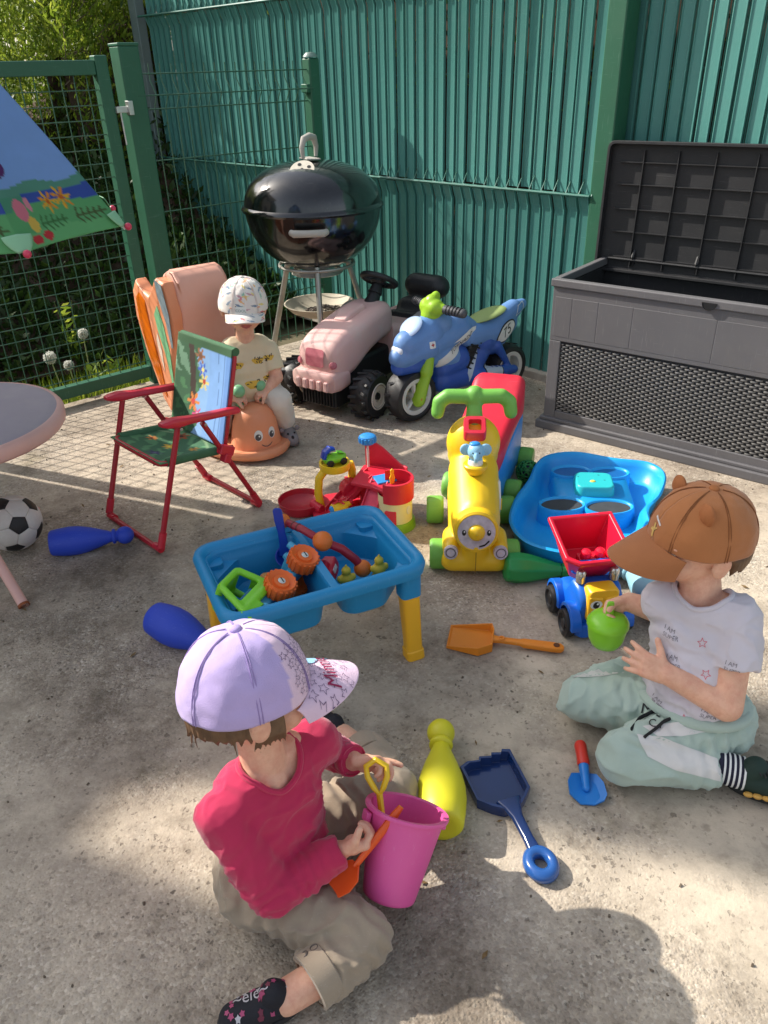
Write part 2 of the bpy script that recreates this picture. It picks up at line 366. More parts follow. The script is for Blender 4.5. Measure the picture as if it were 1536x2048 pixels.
    h3 = nd(t, 'ShaderNodeMath', operation='SUBTRACT'); L(h2.outputs[0], h3.inputs[0]); L(mul(f2, 1.5), h3.inputs[1])
    bp = nd(t, 'ShaderNodeBump'); bp.inputs['Strength'].default_value = .55; bp.inputs['Distance'].default_value = .004; L(h3.outputs[0], bp.inputs['Height']); L(bp.outputs[0], b.inputs['Normal'])
    return m
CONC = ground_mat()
g = MB().add([(-60,-60,-.06),(60,-60,-.06),(60,60,-.06),(-60,60,-.06)], [(0,1,2,3)])
struct(obj('ground', g, mat('earth', (92,84,62), .95, .25, 3, .3, 30)))
# terrace slabs, with an open joint between the main slab and the older one
WD = Vector((-.695,.719,0)); WN = Vector((-.719,-.695,0)); W0 = Vector((.69,3.34,0))
GD = Vector((math.sin(R(49.6)), math.cos(R(49.6)), 0)); GN = Vector((-GD.y, GD.x, 0)); G0 = Vector((-1.376,3.12,0))
gate_a = G0-GD*9+GN*.03; corner = G0+GD*1.52+GN*.03; wall_b = W0-WD*9-WN*.10
JA = Vector((-3.6,3.1,0)); JB = Vector((-.327,.842,0)); JC = Vector((-.09,.70,0)); JD = Vector((3.0,-1.0,0))
JA = JB+(JB-JC).normalized()*4.6
def slab(name, poly, z1=0, z0=-.1):
    bm = bmesh.new(); vs = [bm.verts.new((p[0],p[1],z1)) for p in poly]; f = bm.faces.new(vs)
    r = bmesh.ops.extrude_face_region(bm, geom=[f]); bmesh.ops.translate(bm, verts=[v for v in r['geom'] if isinstance(v, bmesh.types.BMVert)], vec=(0,0,z0-z1))
    bmesh.ops.recalc_face_normals(bm, faces=bm.faces)
    me = bpy.data.meshes.new(name); bm.to_mesh(me); bm.free(); me.materials.append(CONC); o = link(name, me)
    m = o.modifiers.new('b', 'BEVEL'); m.width = .004; m.segments = 2
    return struct(o)
jn = Vector((-(JC-JB).y, (JC-JB).x, 0)).normalized()*.0025; JU = (JC-JB).normalized()
def meet(p, d, q, e):   # where two ground lines cross
    k = ((q.x-p.x)*e.y-(q.y-p.y)*e.x)/(d.x*e.y-d.y*e.x); return p+d*k
JA = meet(JB, JU, G0+GN*.03, GD); JD = JB+JU*5.5; wall_b = W0-WD*4.6-WN*.10
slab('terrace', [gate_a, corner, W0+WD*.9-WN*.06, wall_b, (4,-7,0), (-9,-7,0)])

# ---------------------------------------------------------------- slatted fences
WRZ = math.atan2(-.719,.695)
SLAT = mat('slat_plastic', (80,141,133), .38, .06, 3, .04, 60, dirt=.12, dcol=(74,104,100), spec=.6)
WIREM = mat('green_wire', (58,112,100), .32, .08, 20, .02, 200, spec=.6)
POST = mat('post_green', (38,92,68), .42, .08, 6, .05, 150, dirt=.12, dcol=(60,90,70))
POSTG = mat('post_grey', (112,128,126), .45, .06, 5, .05, 100, dirt=.2)
SP = .0585
def slat_mesh(z0, z1, flare):      # flat face, tall right-hand lip, low left-hand lip; the head of each slat follows the fold outwards
    prof = [(-.0235,.006),(-.0235,-.0035),(-.0205,-.004),(-.0185,0),(.0165,0),(.0185,-.0085),(.0235,-.009),(.0235,.006)]
    mb = MB(); rings = [[(x,py,z0) for x,py in prof]]
    if flare:
        for dz, y in ((-.062,0),(-.046,-.008),(-.02,-.017),(-.004,-.025)): rings.append([(x,py+y,z1+dz) for x,py in prof])
    else: rings.append([(x,py,z1) for x,py in prof])
    mb.loft(rings); return mesh_of('slat', mb, SLAT, 30)
S_MESH = [slat_mesh(.03,.778,True), slat_mesh(.786,1.533,True), slat_mesh(1.541,2.25,False)]
S_STRAIGHT = [slat_mesh(.03,.95,False), slat_mesh(.955,1.9,False), slat_mesh(1.905,2.25,False)]
def slat_fence(lab, x0, x1, y, folds=True, base=None):
    t = base or thing('slatted_fence', lab, 'fence', W0, WRZ, 'green slatted fence panels')
    n = int((x1-x0)/SP)
    tick = MB(); 
    for k in range(n):
        x = x1-SP*(k+.5)
        for q in range(3):
            o = link('slat', (S_MESH if folds else S_STRAIGHT)[q], t, (x+random.uniform(-.0015,.0015), y+random.uniform(-.002,.002), random.uniform(-.004,.004)), (random.uniform(-.003,.003), random.uniform(-.0015,.0015), random.uniform(-.018,.018)))
        xw = x1-SP*k
        pts = [(xw, y+.004, .02)]
        for z in (.78,1.535):
            pts += [(xw, y+.004, z-.06), (xw+.006, y-.027, z), (xw+.012, y+.004, z+.06)] if folds else []
        pts.append((xw, y+.004, 2.26)); tick.tube(pts, .0026, 5)
    stuff(obj('fold_wire', tick, WIREM, t))
    if folds:
        for z in (.78,1.535):
            obj('rail_wire', MB().tube([(x0, y-.031, z), (x1, y-.031, z)], .0062, 8), WIREM, t)
    for z in (.07,.5,1.2,1.9): obj('rail_wire', MB().tube([(x0, y+.011, z), (x1, y+.011, z)], .003, 6), WIREM, t)
    return t
f1 = slat_fence('long green slatted fence panel behind the black kettle barbecue', -2.92, .227, 0)
f2 = slat_fence('green slatted fence panel behind the open lid of the grey storage box', .201, 2.0155, .085, False)
p = thing('fence_post', 'dark green square post between two slatted panels by the storage box lid', 'fence post', W0-WD*.26, WRZ, 'fence posts')
obj('post', MB().cb((0,.02,1.1), (.075,.09,2.2)), POST, p, bev=.006); obj('post_cap', MB().cb((0,.02,2.21), (.08,.095,.02)), POST, p, bev=.004)
p = thing('fence_post', 'tall grey post at the far left end of the slatted fence', 'fence post', W0+WD*2.98, WRZ, 'fence posts')
obj('post', MB().cb((0,0,1.15), (.08,.06,2.3)), POSTG, p, bev=.005); obj('post_cap', MB().cb((0,0,2.31), (.084,.064,.016)), POSTG, p, bev=.004)
k = thing('kerb', 'pale concrete kerb along the foot of the slatted fence', 'kerb', W0, WRZ)
mb = MB()
for i in range(6):
    x0 = -2.9+i*.85; obj('kerb_stone', MB().box(x0+.003, x0+.847, -.035, .17, -.02, .035), mat('kerb_concrete', (176,168,156), .9, .15, 20, .4, 120, dirt=.4), k, bev=.006)

# ---------------------------------------------------------------- wire fence, gate and gate post
GRZ = math.atan2(GD.y, GD.x)
DKW = mat('mesh_wire', (44,88,68), .4, .1, 30, .03, 200, dirt=.2, dcol=(120,130,110))
wf = thing('wire_fence', 'low green welded wire fence panel between the gate post and the kettle barbecue', 'fence', G0, GRZ)
mb = MB(); x0, x1 = .60, 1.40
for i in range(17):
    x = x0+.05*i
    pts = [(x,0,.03)]
    for z in (.28,1.16): pts += [(x,0,z-.05),(x,-.035,z),(x,0,z+.05)]
    pts.append((x,0,1.27)); mb.tube(pts, .0024, 5)
stuff(obj('upright_wire', mb, DKW, wf))
for z, y in ((.06,0),(.23,0),(.28,-.037),(.33,0),(.52,0),(.72,0),(.92,0),(1.11,0),(1.16,-.037),(1.235,0)):
    obj('cross_wire', MB().tube([(x0-.03,y-.004,z),(x1+.03,y-.004,z)], .0027, 6), DKW, wf)
p = thing('wire_fence_post', 'dark green round topped post ending the low wire fence behind the kettle barbecue', 'fence post', G0+GD*1.45, GRZ, 'fence posts')
obj('post', MB().cb((0,0,.64), (.058,.058,1.28)), POST, p, bev=.008); obj('post_cap', MB().lathe([(.001,.02),(.02,.018),(.032,.006),(.034,0)], 16, (0,1)).at(), mat('cap_grey', (120,140,132), .4), p, loc=(0,0,1.283))
for z in (.3,.75,1.16): obj('clip', MB().cb((-.036,0,z), (.02,.05,.035)), POST, p, bev=.004)
gp = thing('gate_post', 'thick green square gate post right of the mesh gate', 'gate post', G0+GD*.56, GRZ)
obj('post', MB().cb((0,0,.665), (.085,.085,1.33)), POST, gp, bev=.007); obj('post_cap', MB().cb((0,0,1.334), (.088,.088,.012)), POST, gp, bev=.004)
gt = thing('gate', 'green metal garden gate filled with square wire mesh in front of the hedge', 'gate', G0, GRZ)
gx0, gx1 = -.62, .475
obj('stile', MB().cb((gx1-.025,0,.65), (.05,.05,1.30)), POST, gt, bev=.005); obj('stile', MB().cb((gx0+.025,0,.65), (.05,.05,1.30)), POST, gt, bev=.005)
obj('top_rail', MB().box(gx0+.05, gx1-.05, -.02, .02, 1.235, 1.285), POST, gt, bev=.004); obj('bottom_rail', MB().box(gx0+.05, gx1-.05, -.02, .02, .035, .085), POST, gt, bev=.004)
mb = MB(); x = gx0+.06
while x < gx1-.045: mb.tube([(x,-.008,.075),(x,-.008,1.245)], .0021, 5); x += .0498
z = .11
while z < 1.23: mb.tube([(gx0+.03,-.012,z),(gx1-.03,-.012,z)], .0021, 5); z += .0512
stuff(obj('mesh_wire', mb, DKW, gt))
MET = mat('galvanised', (190,192,190), .35, .1, 40, .1, 150, metal=.8)
la = MB().cb((gx1+.02,-.03,1.115), (.05,.022,.022)); la.cb((gx1+.05,-.04,1.12), (.02,.03,.05)); la.tube([(gx1+.012,-.035,1.11),(gx1+.014,-.035,.99)], .004, 6)
obj('latch', la, MET, gt, bev=.003)
# gate hinge post and the slatted panels that go on to the left of the gate
hp = thing('gate_post', 'green square hinge post on the far left side of the mesh gate', 'gate post', G0+GD*(gx0-.085), GRZ)
obj('post', MB().cb((0,0,.78), (.085,.085,1.56)), POST, hp, bev=.007)
hp.location = hp.location
f3 = thing('slatted_fence', 'green slatted fence panel left of the mesh gate', 'fence', G0+GD*(gx0-.12), GRZ, 'green slatted fence panels')
for k in range(26):
    for q in range(2): link('slat', S_MESH[q], f3, (-SP*(k+.5), .0, 0), (0,0,0), (1.2,1,1))
obj('rail_wire', MB().tube([(-1.5,-.049,.78),(0,-.049,.78)], .006, 8), WIREM, f3)

# ---------------------------------------------------------------- hedge, trees and plants
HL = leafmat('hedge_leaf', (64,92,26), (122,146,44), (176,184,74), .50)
HL2 = leafmat('far_leaf', (84,112,40), (132,156,62), (180,190,96), .55)
BRN = mat('dead_twigs', (74,56,42), .95, .3, 14, .6, 40)
def hedge(name, lab, a, b, depth, h0, n, m, twig=True, seed=1, core_h=.9, top0=.72, ls=(.055,.0075)):
    t = thing(name, lab, 'hedge', a, 0, 'hedges round the terrace'); a = np.array(a); b = np.array(b); d = b-a; L_ = np.linalg.norm(d[:2]); d = d/L_; nn = np.array([-d[1], d[0], 0])
    u = rng.random(n)*L_; z = h0*rng.random(n)**.62; v = (rng.random(n)**.55)*np.sign(rng.random(n)-.5)
    hh = h0*(1+.07*np.sin(u*3.1+seed)+.05*np.sin(u*7.7+2*seed)+.03*np.sin(u*17))
    z = z*hh/h0; prof = depth/2*np.sqrt(np.clip(1-np.clip((z/hh-top0)/(1.02-top0), 0, 1)**2, 0, 1))*(1+.12*np.sin(u*9+z*7))
    v = v*prof; 
    pos = d*u[:,None]+nn*v[:,None]; pos[:,2] = z
    dirs = nn*np.sign(v)[:,None]*.6+rng.normal(size=(n,3))*.55; dirs[:,2] += .75
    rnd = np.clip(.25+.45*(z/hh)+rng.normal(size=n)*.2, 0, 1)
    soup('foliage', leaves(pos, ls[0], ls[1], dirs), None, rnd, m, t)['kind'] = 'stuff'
    core = MB(); k = 28
    if core_h <= 0: return t
    def fn(i, j): 
        q = i*L_; ang = PI*j; hh2 = h0*core_h*(1+.07*math.sin(q*3.1+seed)+.05*math.sin(q*7.7+2*seed)); y = math.cos(ang); zz = min(math.sin(ang)*1.6, 1)*hh2
        w_ = depth*.36*(1+.2*mnoise.noise(Vector((q*4, zz*4, seed))))
        p = d*q+nn*y*w_; return (p[0], p[1], zz*(1 if zz < hh2 else 1)+.05*mnoise.noise(Vector((q*6,seed,y))))
    core.grid(fn, 60, k); obj('twig_core', core, BRN, t)
    tw = MB()
    for i in range(420 if twig else 80):
        q = random.random()*L_; s_ = random.choice((-1,1)); z0 = random.random()*h0*.88
        p = Vector(d*q)+Vector(nn)*s_*depth*.36; p.z = z0; e_ = p+Vector((random.gauss(0,.06),random.gauss(0,.06),random.gauss(.03,.07)))+Vector(nn)*s_*depth*.12
        mid = p.lerp(e_,.5)+Vector((random.gauss(0,.015),)*3); tw.tube([p,mid,e_], [.004,.003,.0015], 4)
    stuff(obj('twig', tw, mat('twig_bark', (110,92,74), .9, .25, 30, .3, 80), t)); return t
HD = 2.35
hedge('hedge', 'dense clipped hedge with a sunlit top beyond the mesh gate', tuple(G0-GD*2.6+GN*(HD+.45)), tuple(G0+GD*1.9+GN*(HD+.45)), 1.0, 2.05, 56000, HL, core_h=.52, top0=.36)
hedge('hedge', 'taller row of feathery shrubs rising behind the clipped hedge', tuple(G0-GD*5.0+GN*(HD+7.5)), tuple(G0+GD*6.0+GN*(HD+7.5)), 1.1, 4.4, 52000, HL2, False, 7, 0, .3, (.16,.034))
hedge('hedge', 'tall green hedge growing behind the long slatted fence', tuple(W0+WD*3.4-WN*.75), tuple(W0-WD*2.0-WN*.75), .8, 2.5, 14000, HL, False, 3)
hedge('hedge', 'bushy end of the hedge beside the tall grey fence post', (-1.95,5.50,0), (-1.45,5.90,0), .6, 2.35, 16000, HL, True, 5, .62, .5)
# dark tangled shrubs that slope up from the grass strip to the hedge
ug = thing('shrubbery', 'dark tangled shrubs filling the slope between the gate and the hedge', 'shrubs', G0)
n = 30000; u = rng.random(n)*5.2-2.6; v = .42+rng.random(n)*1.75; hv = .62*(v-.30)*(1+.18*np.sin(u*5+v*3)+.12*np.sin(u*13)); z = hv*(.80+.25*rng.random(n))-.06
pos = np.array(GD)*u[:,None]+np.array(GN)*v[:,None]; pos[:,2] = z; D = rng.normal(size=(n,3))*.6-np.array(GN)*.3; D[:,2] += .6
stuff(soup('foliage', leaves(pos, .06, .014, D), None, np.clip(rng.random(n)*.6, 0, 1), leafmat('shrub_leaf', (38,58,24), (62,88,34), (104,128,50), .3), ug))
uc = MB(); uc.grid(lambda i, j: tuple(GD*(-2.6+5.2*i)+GN*(.42+1.75*j)+Vector((0,0,.52*(.12+1.75*j)*(1+.15*math.sin((-2.6+5.2*i)*5+(.42+1.75*j)*3))+.05*mnoise.noise(Vector((i*40,j*14,2)))-.07))), 90, 30); obj('branch_core', uc, BRN, ug)
# grass strip and weeds behind the gate
n = 5200; u = rng.random(n)*2.15-1.6; v = .06+rng.random(n)**1.3*.62
pos = np.array(G0)+np.array(GD)*u[:,None]+np.array(GN)*v[:,None]; pos[:,2] = -.06
dirs = rng.normal(size=(n,3))*.35; dirs[:,2] = 1
gr = soup('grass', leaves(pos, .085, .0035, dirs), None, np.clip(rng.random(n), 0, 1), leafmat('grass_blade', (86,116,30), (130,150,44), (176,186,70), .45))
tag(gr, 'short weedy grass strip behind the mesh gate', 'grass', kind='stuff')
def weed(lab, u, v, h, n, sp):
    t = thing('weed', lab, 'weed', G0+GD*u+GN*v-Vector((0,0,.06)), 0, 'weeds behind the gate')
    st = MB(); V = []
    for i in range(n):
        a = random.random()*2*PI; e_ = Vector((math.cos(a)*sp, math.sin(a)*sp, h*(.6+.4*random.random()))); st.tube([(0,0,0), e_*.5+Vector((0,0,h*.1)), e_], [.002,.0015,.001], 4)
        for q in range(7):
            p = e_*(.35+.65*q/7); V.append(p)
    obj('stem', st, mat('weed_stem', (96,120,60), .6), t)
    P = np.array([tuple(p) for p in V]); D = rng.normal(size=P.shape); D[:,2] += .4
    stuff(soup('leaf', leaves(P, .045, .010, D), None, rng.random(len(P)), HL, t))
weed('leafy green weed growing at the foot of the gate near the orange snail toy', .30, .22, .16, 9, .07)
weed('tall thin weed with bare stalks behind the right end of the gate', .28, .5, .42, 5, .05)
weed('low leafy weed behind the gate just above the round table', -.35, .4, .3, 9, .12)
def dandelion(lab, u, v, h, r, lean):
    t = thing('dandelion', lab, 'dandelion', G0+GD*u+GN*v-Vector((0,0,.06)), 0, 'dandelion clocks behind the gate')
    top = Vector((lean, 0, h)); obj('stem', MB().tube([(0,0,0),(lean*.4,0.005,h*.5),tuple(top)], .0028, 6), mat('dandelion_stem', (150,160,110), .6), t)
    n = 420; D = rng.normal(size=(n,3)); D /= np.linalg.norm(D, axis=1, keepdims=True)
    V = leaves(np.tile(np.array(top), (n,1))+D*r*.15, r*.85, .0012, D); T = leaves(np.tile(np.array(top), (n,1))+D*r*.85, r*.3, .0035, D+rng.normal(size=(n,3))*.6)
    soup('seed_head', np.concatenate([V, T]), None, rng.random(2*n), leafmat('seed_white', (200,200,192), (222,222,214), (240,240,235), .5), t)
dandelion('white dandelion clock on a leaning stem, leftmost and fluffiest of those behind the gate', .085, .20, .215, .026, -.02)
dandelion('ragged half blown dandelion clock right of the fluffy one', .145, .20, .165, .021, -.006)
dandelion('grey shaded dandelion clock, highest of the three behind the gate', .25, .28, .27, .022, .01)

# unseen tree and house added on the left, shaped to shade the terrace
CL = leafmat('conifer_leaf', (34,58,24), (52,80,32), (84,110,48), .25)
def conifer(lab, x, y, r, h, n):
    t = thing('cypress_tree', lab, 'tree', (x,y,0), 0, 'columnar cypress trees'); 
    obj('trunk', MB().tube([(0,0,-.1),(0.02,0,h*.5),(0,0,h*.95)], [.09,.06,.02], 8), mat('bark', (92,74,58), .95, .3, 20, .6, 40), t)
    z = rng.random(n)*h; a = rng.random(n)*2*PI; rr = r*np.sqrt(np.clip(np.minimum(z/(.12*h)+.35, (h-z)/(.35*h)), 0, 1))*(.45+.55*rng.random(n)**.5)*(1+.13*np.sin(a*5+z*4))
    pos = np.stack([rr*np.cos(a), rr*np.sin(a), z], 1); D = np.stack([np.cos(a)*.5, np.sin(a)*.5, np.ones(n)], 1)+rng.normal(size=(n,3))*.3
    stuff(soup('crown', leaves(pos, .20, .055, D), None, rng.random(n), CL, t))
SLx, SLy = -math.sin(SUN_AZ), -math.cos(SUN_AZ)
def TQ(tt, pp): return (SLx*tt-SLy*pp, SLy*tt+SLx*pp)
def shade_tree(lab, tt, pp, prof, n):
    x, y = TQ(tt, pp); t = thing('shade_fir', lab, 'tree', (x,y,0), 0)
    obj('trunk', MB().tube([(0,0,-.1),(.02,0,3.5),(0,0,7.2)], [.12,.09,.03], 8), mat('bark', (92,74,58), .95, .3, 20, .6, 40), t)
    zs = np.array([q[0] for q in prof]); rs = np.array([q[1] for q in prof])
    z = zs[0]+(zs[-1]-zs[0])*rng.random(n); a = rng.random(n)*2*PI; rr = np.interp(z, zs, rs)*(.6+.4*rng.random(n)**.5)*(1+.06*np.sin(a*5+z*6))
    pos = np.stack([rr*np.cos(a), rr*np.sin(a), z], 1); D = np.stack([np.cos(a)*.8, np.sin(a)*.8, np.full(n,.35)], 1)+rng.normal(size=(n,3))*.35
    stuff(soup('crown', leaves(pos, .10, .035, D), None, rng.random(n), CL, t))
    obj('crown_core', MB().lathe([(max(r*.9,.01), z) for z, r in prof], 20), mat('crown_dark', (40,52,28), .9, .3, 6, .5, 20), t)  # opaque core added so no sun leaks through the crown
shade_tree('tall fir tree added out of view on the left, its crown shaped to shade the terrace', -7.2, 1.235, [(1.2,.2),(1.6,.44),(4.6,.42),(4.9,.36),(5.35,.25),(5.7,.16),(6.4,.14),(7.3,.03)], 26000)
hx, hy = TQ(-8.2, -1.35)
hs = thing('house', 'plain rendered house added out of view on the left to shade the terrace', 'house', (hx,hy,0), math.atan2(SLy,SLx))  # unseen building added only to block sun from the near left ground
RND = mat('render_cream', (206,196,178), .95, .08, 2, .4, 60)
obj('wall', MB().box(-2.0,.95,-1.9,1.95,-.1,5.2), RND, hs)
rf = obj('roof', MB().box(-2.1,1.02,-2.0,1.99,5.2,5.5), mat('roof_tile', (120,78,62), .9, .2, 6, .5, 20), hs, bev=.02)
obj('shade_block', MB().box(.2,.95,1.955,2.19,-.1,5.04), RND, hs, bev=.01)  # extra block added to the house to lengthen its shade
for y in (-1.0,.7):
    for z in (1.6,3.9):
        wdw = obj('window', MB().box(.94,.985,y-.5,y+.5,z-.6,z+.6), WHT_ if False else mat('window_frame', (220,218,212), .5), hs, bev=.01); obj('pane', MB().box(.975,.99,y-.42,y+.42,z-.52,z+.52), mat('window_glass', (60,70,80), .05, 0, 5, 0), wdw)

# grit, crumbs of leaf and small stones blown about the terrace
gm = MB(); gr_ = random.Random(8)
for i in range(520):
    x, y = (gr_.uniform(-1.3,1.4), gr_.uniform(.4,3.6)); q = gr_.choice((.0015,.002,.003,.004)) ; gm.at((x,y,.001),(gr_.random()*3,gr_.random()*3,gr_.random()*3)).cb((0,0,0),(q*1.6,q,q*.8))
tag(obj('grit', gm, mat('grit_brown', (104,92,78), .95, .5, 300, 0)), 'crumbs of grit and leaf scattered over the concrete', 'grit', kind='stuff')
lm = MB()
for i in range(60):
    x, y = (gr_.uniform(-1.2,1.2), gr_.uniform(.5,3.5)); a = gr_.random()*6; l = gr_.uniform(.006,.014); lm.at((x,y,.003),(gr_.uniform(-.4,.4),gr_.uniform(-.4,.4),a)); lm.add([(-l,0,0),(0,-l*.35,.001),(l,0,.002),(0,l*.35,.001)], [(0,1,2,3)])
tag(obj('leaf_litter', lm, mat('dry_leaf', (120,96,60), .9, .4, 90, 0)), 'tiny dry leaves lying on the concrete', 'dead leaves', kind='stuff')
# ================================================================ larger things at the back
BLK = mat('black_plastic', (30,30,32), .42, .1, 10, .06, 200, dirt=.15, dcol=(70,66,60))
WHT = mat('white_plastic', (214,212,206), .4, .05, 10, .04, 150)
STEEL = mat('steel_tube', (170,168,160), .38, .1, 30, .05, 120, metal=.7, dirt=.2, dcol=(150,140,120))
INK = mat('print_black', (24,24,26), .5, 0, 5, 0)
PWH = mat('print_white', (225,225,222), .45, .03, 30, 0)

# ---- kettle barbecue
bq = thing('kettle_barbecue', 'black enamelled kettle barbecue on tripod legs with its lid closed', 'barbecue', (-.264,3.516,0))
EN = mat('black_enamel', (14,14,17), .09, .1, 5, .02, 30, spec=.6, coat=.6, dirt=.12, dcol=(96,90,84))
Rr = .29
prof = [(.004,.462)]+[(Rr*math.sin(a), .725-.262*math.cos(a)) for a in [R(q) for q in range(8,91,7)]]+[(Rr+.004,.728),(Rr-.006,.728)]
obj('bowl', MB().lathe(prof, 56), EN, bq)
ld = obj('lid', MB().lathe([(Rr-.004,.716),(Rr+.010,.718),(Rr+.014,.726),(Rr+.012,.734),(Rr+.002,.742)]+[(Rr*math.cos(a)**.8, .742+.163*math.sin(a)) for a in [R(q) for q in range(6,90,7)]]+[(.002,.905)], 56), EN, bq)
LG = mat('grey_handle', (172,168,160), .5, .08, 20, .05, 120, dirt=.2)
obj('lid_handle', MB().tube([(-.045,.0,.915),(-.05,0,.955),(-.035,-.002,.988),(.0,-.004,.995),(.035,-.002,.988),(.05,0,.955),(.045,0,.915)], [.008,.011,.014,.015,.014,.011,.008], 10).at(rot=(0,0,R(60))).cb((0,0,.912),(.11,.05,.006)), LG, bq, bev=.002, rot=(0,0,R(58)))
dm = MB().aim((-.02,-.155,.882),(-.025,-.235,.972-.0)); 
n_ = Vector((-.02,-.12,.163)).normalized(); c0 = Vector((-.022,-.148,.881))
dm.aim(tuple(c0), tuple(c0+n_)); dm.lathe([(.001,.006),(.05,.006),(.052,.003),(.052,-.01)], 28)
d_ = obj('damper_disc', dm, mat('damper', (205,196,180), .5, .1, 60, .05), bq)
dh = MB().aim(tuple(c0+n_*.0065), tuple(c0+n_))
for k in range(4):
    a = k*PI/2+.5; dh.prism([(.03*math.cos(a)+.008*math.cos(q*PI/5), .03*math.sin(a)+.008*math.sin(q*PI/5)) for q in range(10)], 0, .0008)
dh.prism([(.006*math.cos(q*PI/5), .006*math.sin(q*PI/5)) for q in range(10)], 0, .002)
obj('damper_hole', dh, INK, d_)
obj('side_handle', MB().tube([(-.072,-.305,.672),(-.06,-.318,.668),(0,-.322,.668),(.06,-.318,.668),(.072,-.305,.672)], [.012,.015,.014,.015,.012], 10), LG, bq)
for a in (-86, 150, 32):
    c_, s_ = math.cos(R(a)), math.sin(R(a)); l = obj('leg', MB().tube([(.15*c_,.15*s_,.50),(.17*c_,.17*s_,.44),(.31*c_,.31*s_,.0)], .0125, 12), STEEL, bq)
    obj('leg_cap', MB().tube([(.307*c_,.307*s_,.02),(.312*c_,.312*s_,-.0)], .016, 10), BLK, l)
obj('ash_pan', MB().lathe([(.001,.262),(.07,.266),(.125,.288),(.156,.315),(.162,.315),(.127,.28),(.07,.257),(.001,.254)], 36), mat('ash_pan_tin', (190,180,160), .55, .1, 14, .1, 80, dirt=.35, dcol=(110,100,88)), bq)
ash = MB()
for i in range(260):
    a = random.random()*2*PI; r_ = .085*random.random()**.6; ash.at((r_*math.cos(a)+.02, r_*math.sin(a), .272+.018*(1-r_/.09)+random.random()*.006), (random.random()*6,random.random()*6,0)); q = random.uniform(.003,.009); ash.cb((0,0,0),(q,q*.7,q*1.6))
stuff(obj('ash', ash, mat('ash_grey', (110,100,92), .95, .4, 90, .2), bq))
obj('ring', MB().torus((0,0,.487), .165, .007, 30, 8), STEEL, bq)
obj('vent_sweep', MB().lathe([(.10,.475),(.115,.45),(.11,.447),(.09,.47)], 30), STEEL, bq)

# ---- grey storage box with its lid open
cx, cy = .78, -.626; CRZ = math.atan2(cy, cx)
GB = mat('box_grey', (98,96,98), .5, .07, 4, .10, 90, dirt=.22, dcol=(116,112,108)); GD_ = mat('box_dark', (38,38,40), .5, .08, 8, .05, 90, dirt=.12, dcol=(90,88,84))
ch = thing('storage_box', 'big grey plastic garden storage box with a woven rattan pattern front and raised lid', 'storage box', (.631,2.772,0), CRZ)
W_, D_, H_ = 1.30, .425, .567
mb = MB()
for x0, x1, y0, y1 in ((.0,W_,0,.018),(0,.018,.018,D_-.018),(W_-.018,W_,.018,D_-.018),(0,W_,D_-.018,D_)): mb.box(x0+.004,x1-.004,y0+(.0 if y0 else .006),y1,.04,H_-.03)
mb.box(.02,W_-.02,.02,D_-.02,.04,.06)
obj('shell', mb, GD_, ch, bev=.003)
# front: frame boards round the woven panel
fr = MB(); fz0, fz1 = .075, .345; fx0, fx1 = .045, W_-.045
fr.box(.0,W_,-.004,.006,fz1,H_-.028); fr.box(0,fx0,-.004,.006,.04,fz1); fr.box(fx1,W_,-.004,.006,.04,fz1); fr.box(fx0,fx1,-.004,.006,.04,fz0)
obj('front_frame', fr, GB, ch, bev=.003)
pn = MB()
for i, x in enumerate((.17,.305,.435,.57,.70,.86)):
    pass
for x0, x1 in ((.012,.0765),(.078,.175),(.176,.30),(.301,.5765),(.5775,.7985),(.7995,1.0625),(1.0635,1.29)):
    o = obj('panel', MB().box(x0, x1, -.0048, .0, fz1+.016, H_-.062), GB, ch, bev=.002)
obj('back_frame', MB().box(0,W_,D_-.002,D_+.006,.04,H_-.03), GB, ch, bev=.003)
for x in (-.004, W_-.004): obj('side_panel', MB().box(x,x+.008,.01,D_-.005,.045,H_-.03), GB, ch, bev=.003)
rim = MB(); 
for x0,x1,y0,y1 in ((-.008,W_+.008,-.012,.016),(-.008,.018,.016,D_),(W_-.018,W_+.008,.016,D_),(-.008,W_+.008,D_-.006,D_+.01)): rim.box(x0,x1,y0,y1,H_-.028,H_)
obj('rim', rim, GB, ch, bev=.005)
obj('lock_notch', MB().at((.545,-.0125,H_-.01),(PI/2,0,0)).lathe([(.001,0),(.024,0),(.024,.002)], 20, (0,1), PI, 2*PI), INK, ch)
pl = MB(); pl.box(-.022,W_+.022,-.026,D_+.01,0,.032); pl.box(-.012,W_+.012,-.014,D_+.005,.032,.046)
obj('plinth', pl, GB, ch, bev=.004)
# woven strands: horizontal strands passing over and under uprights, running-bond look
stp = .0082; px_ = .030; wv = MB(); rows = int((fz1-fz0)/stp)
for r_ in range(rows):
    z = fz0+stp*(r_+.5); off = (r_ % 2)*px_*.5; x = fx0-px_+off
    while x < fx1:
        a, b_ = max(x, fx0), min(x+px_*.93, fx1)
        if b_-a > .008:
            m_ = (a+b_)/2; q = (b_-a)*.28
            wv.loft([[(xx, yy, z-.0030), (xx, yy-.0015, z), (xx, yy, z+.0030)] for xx, yy in ((a,.010),(a+.004,.004),(m_-q,.0005),(m_+q,.0005),(b_-.004,.004),(b_,.010))], (0,0), False)
        x += px_
stuff(obj('woven_strand', wv, mat('rattan_grey', (112,110,108), .45, .12, 40, .1, 200, dirt=.2, dcol=(150,146,140)), ch, smooth=60))
obj('woven_backing', MB().box(fx0,fx1,.011,.0135,fz0,fz1), GD_, ch)
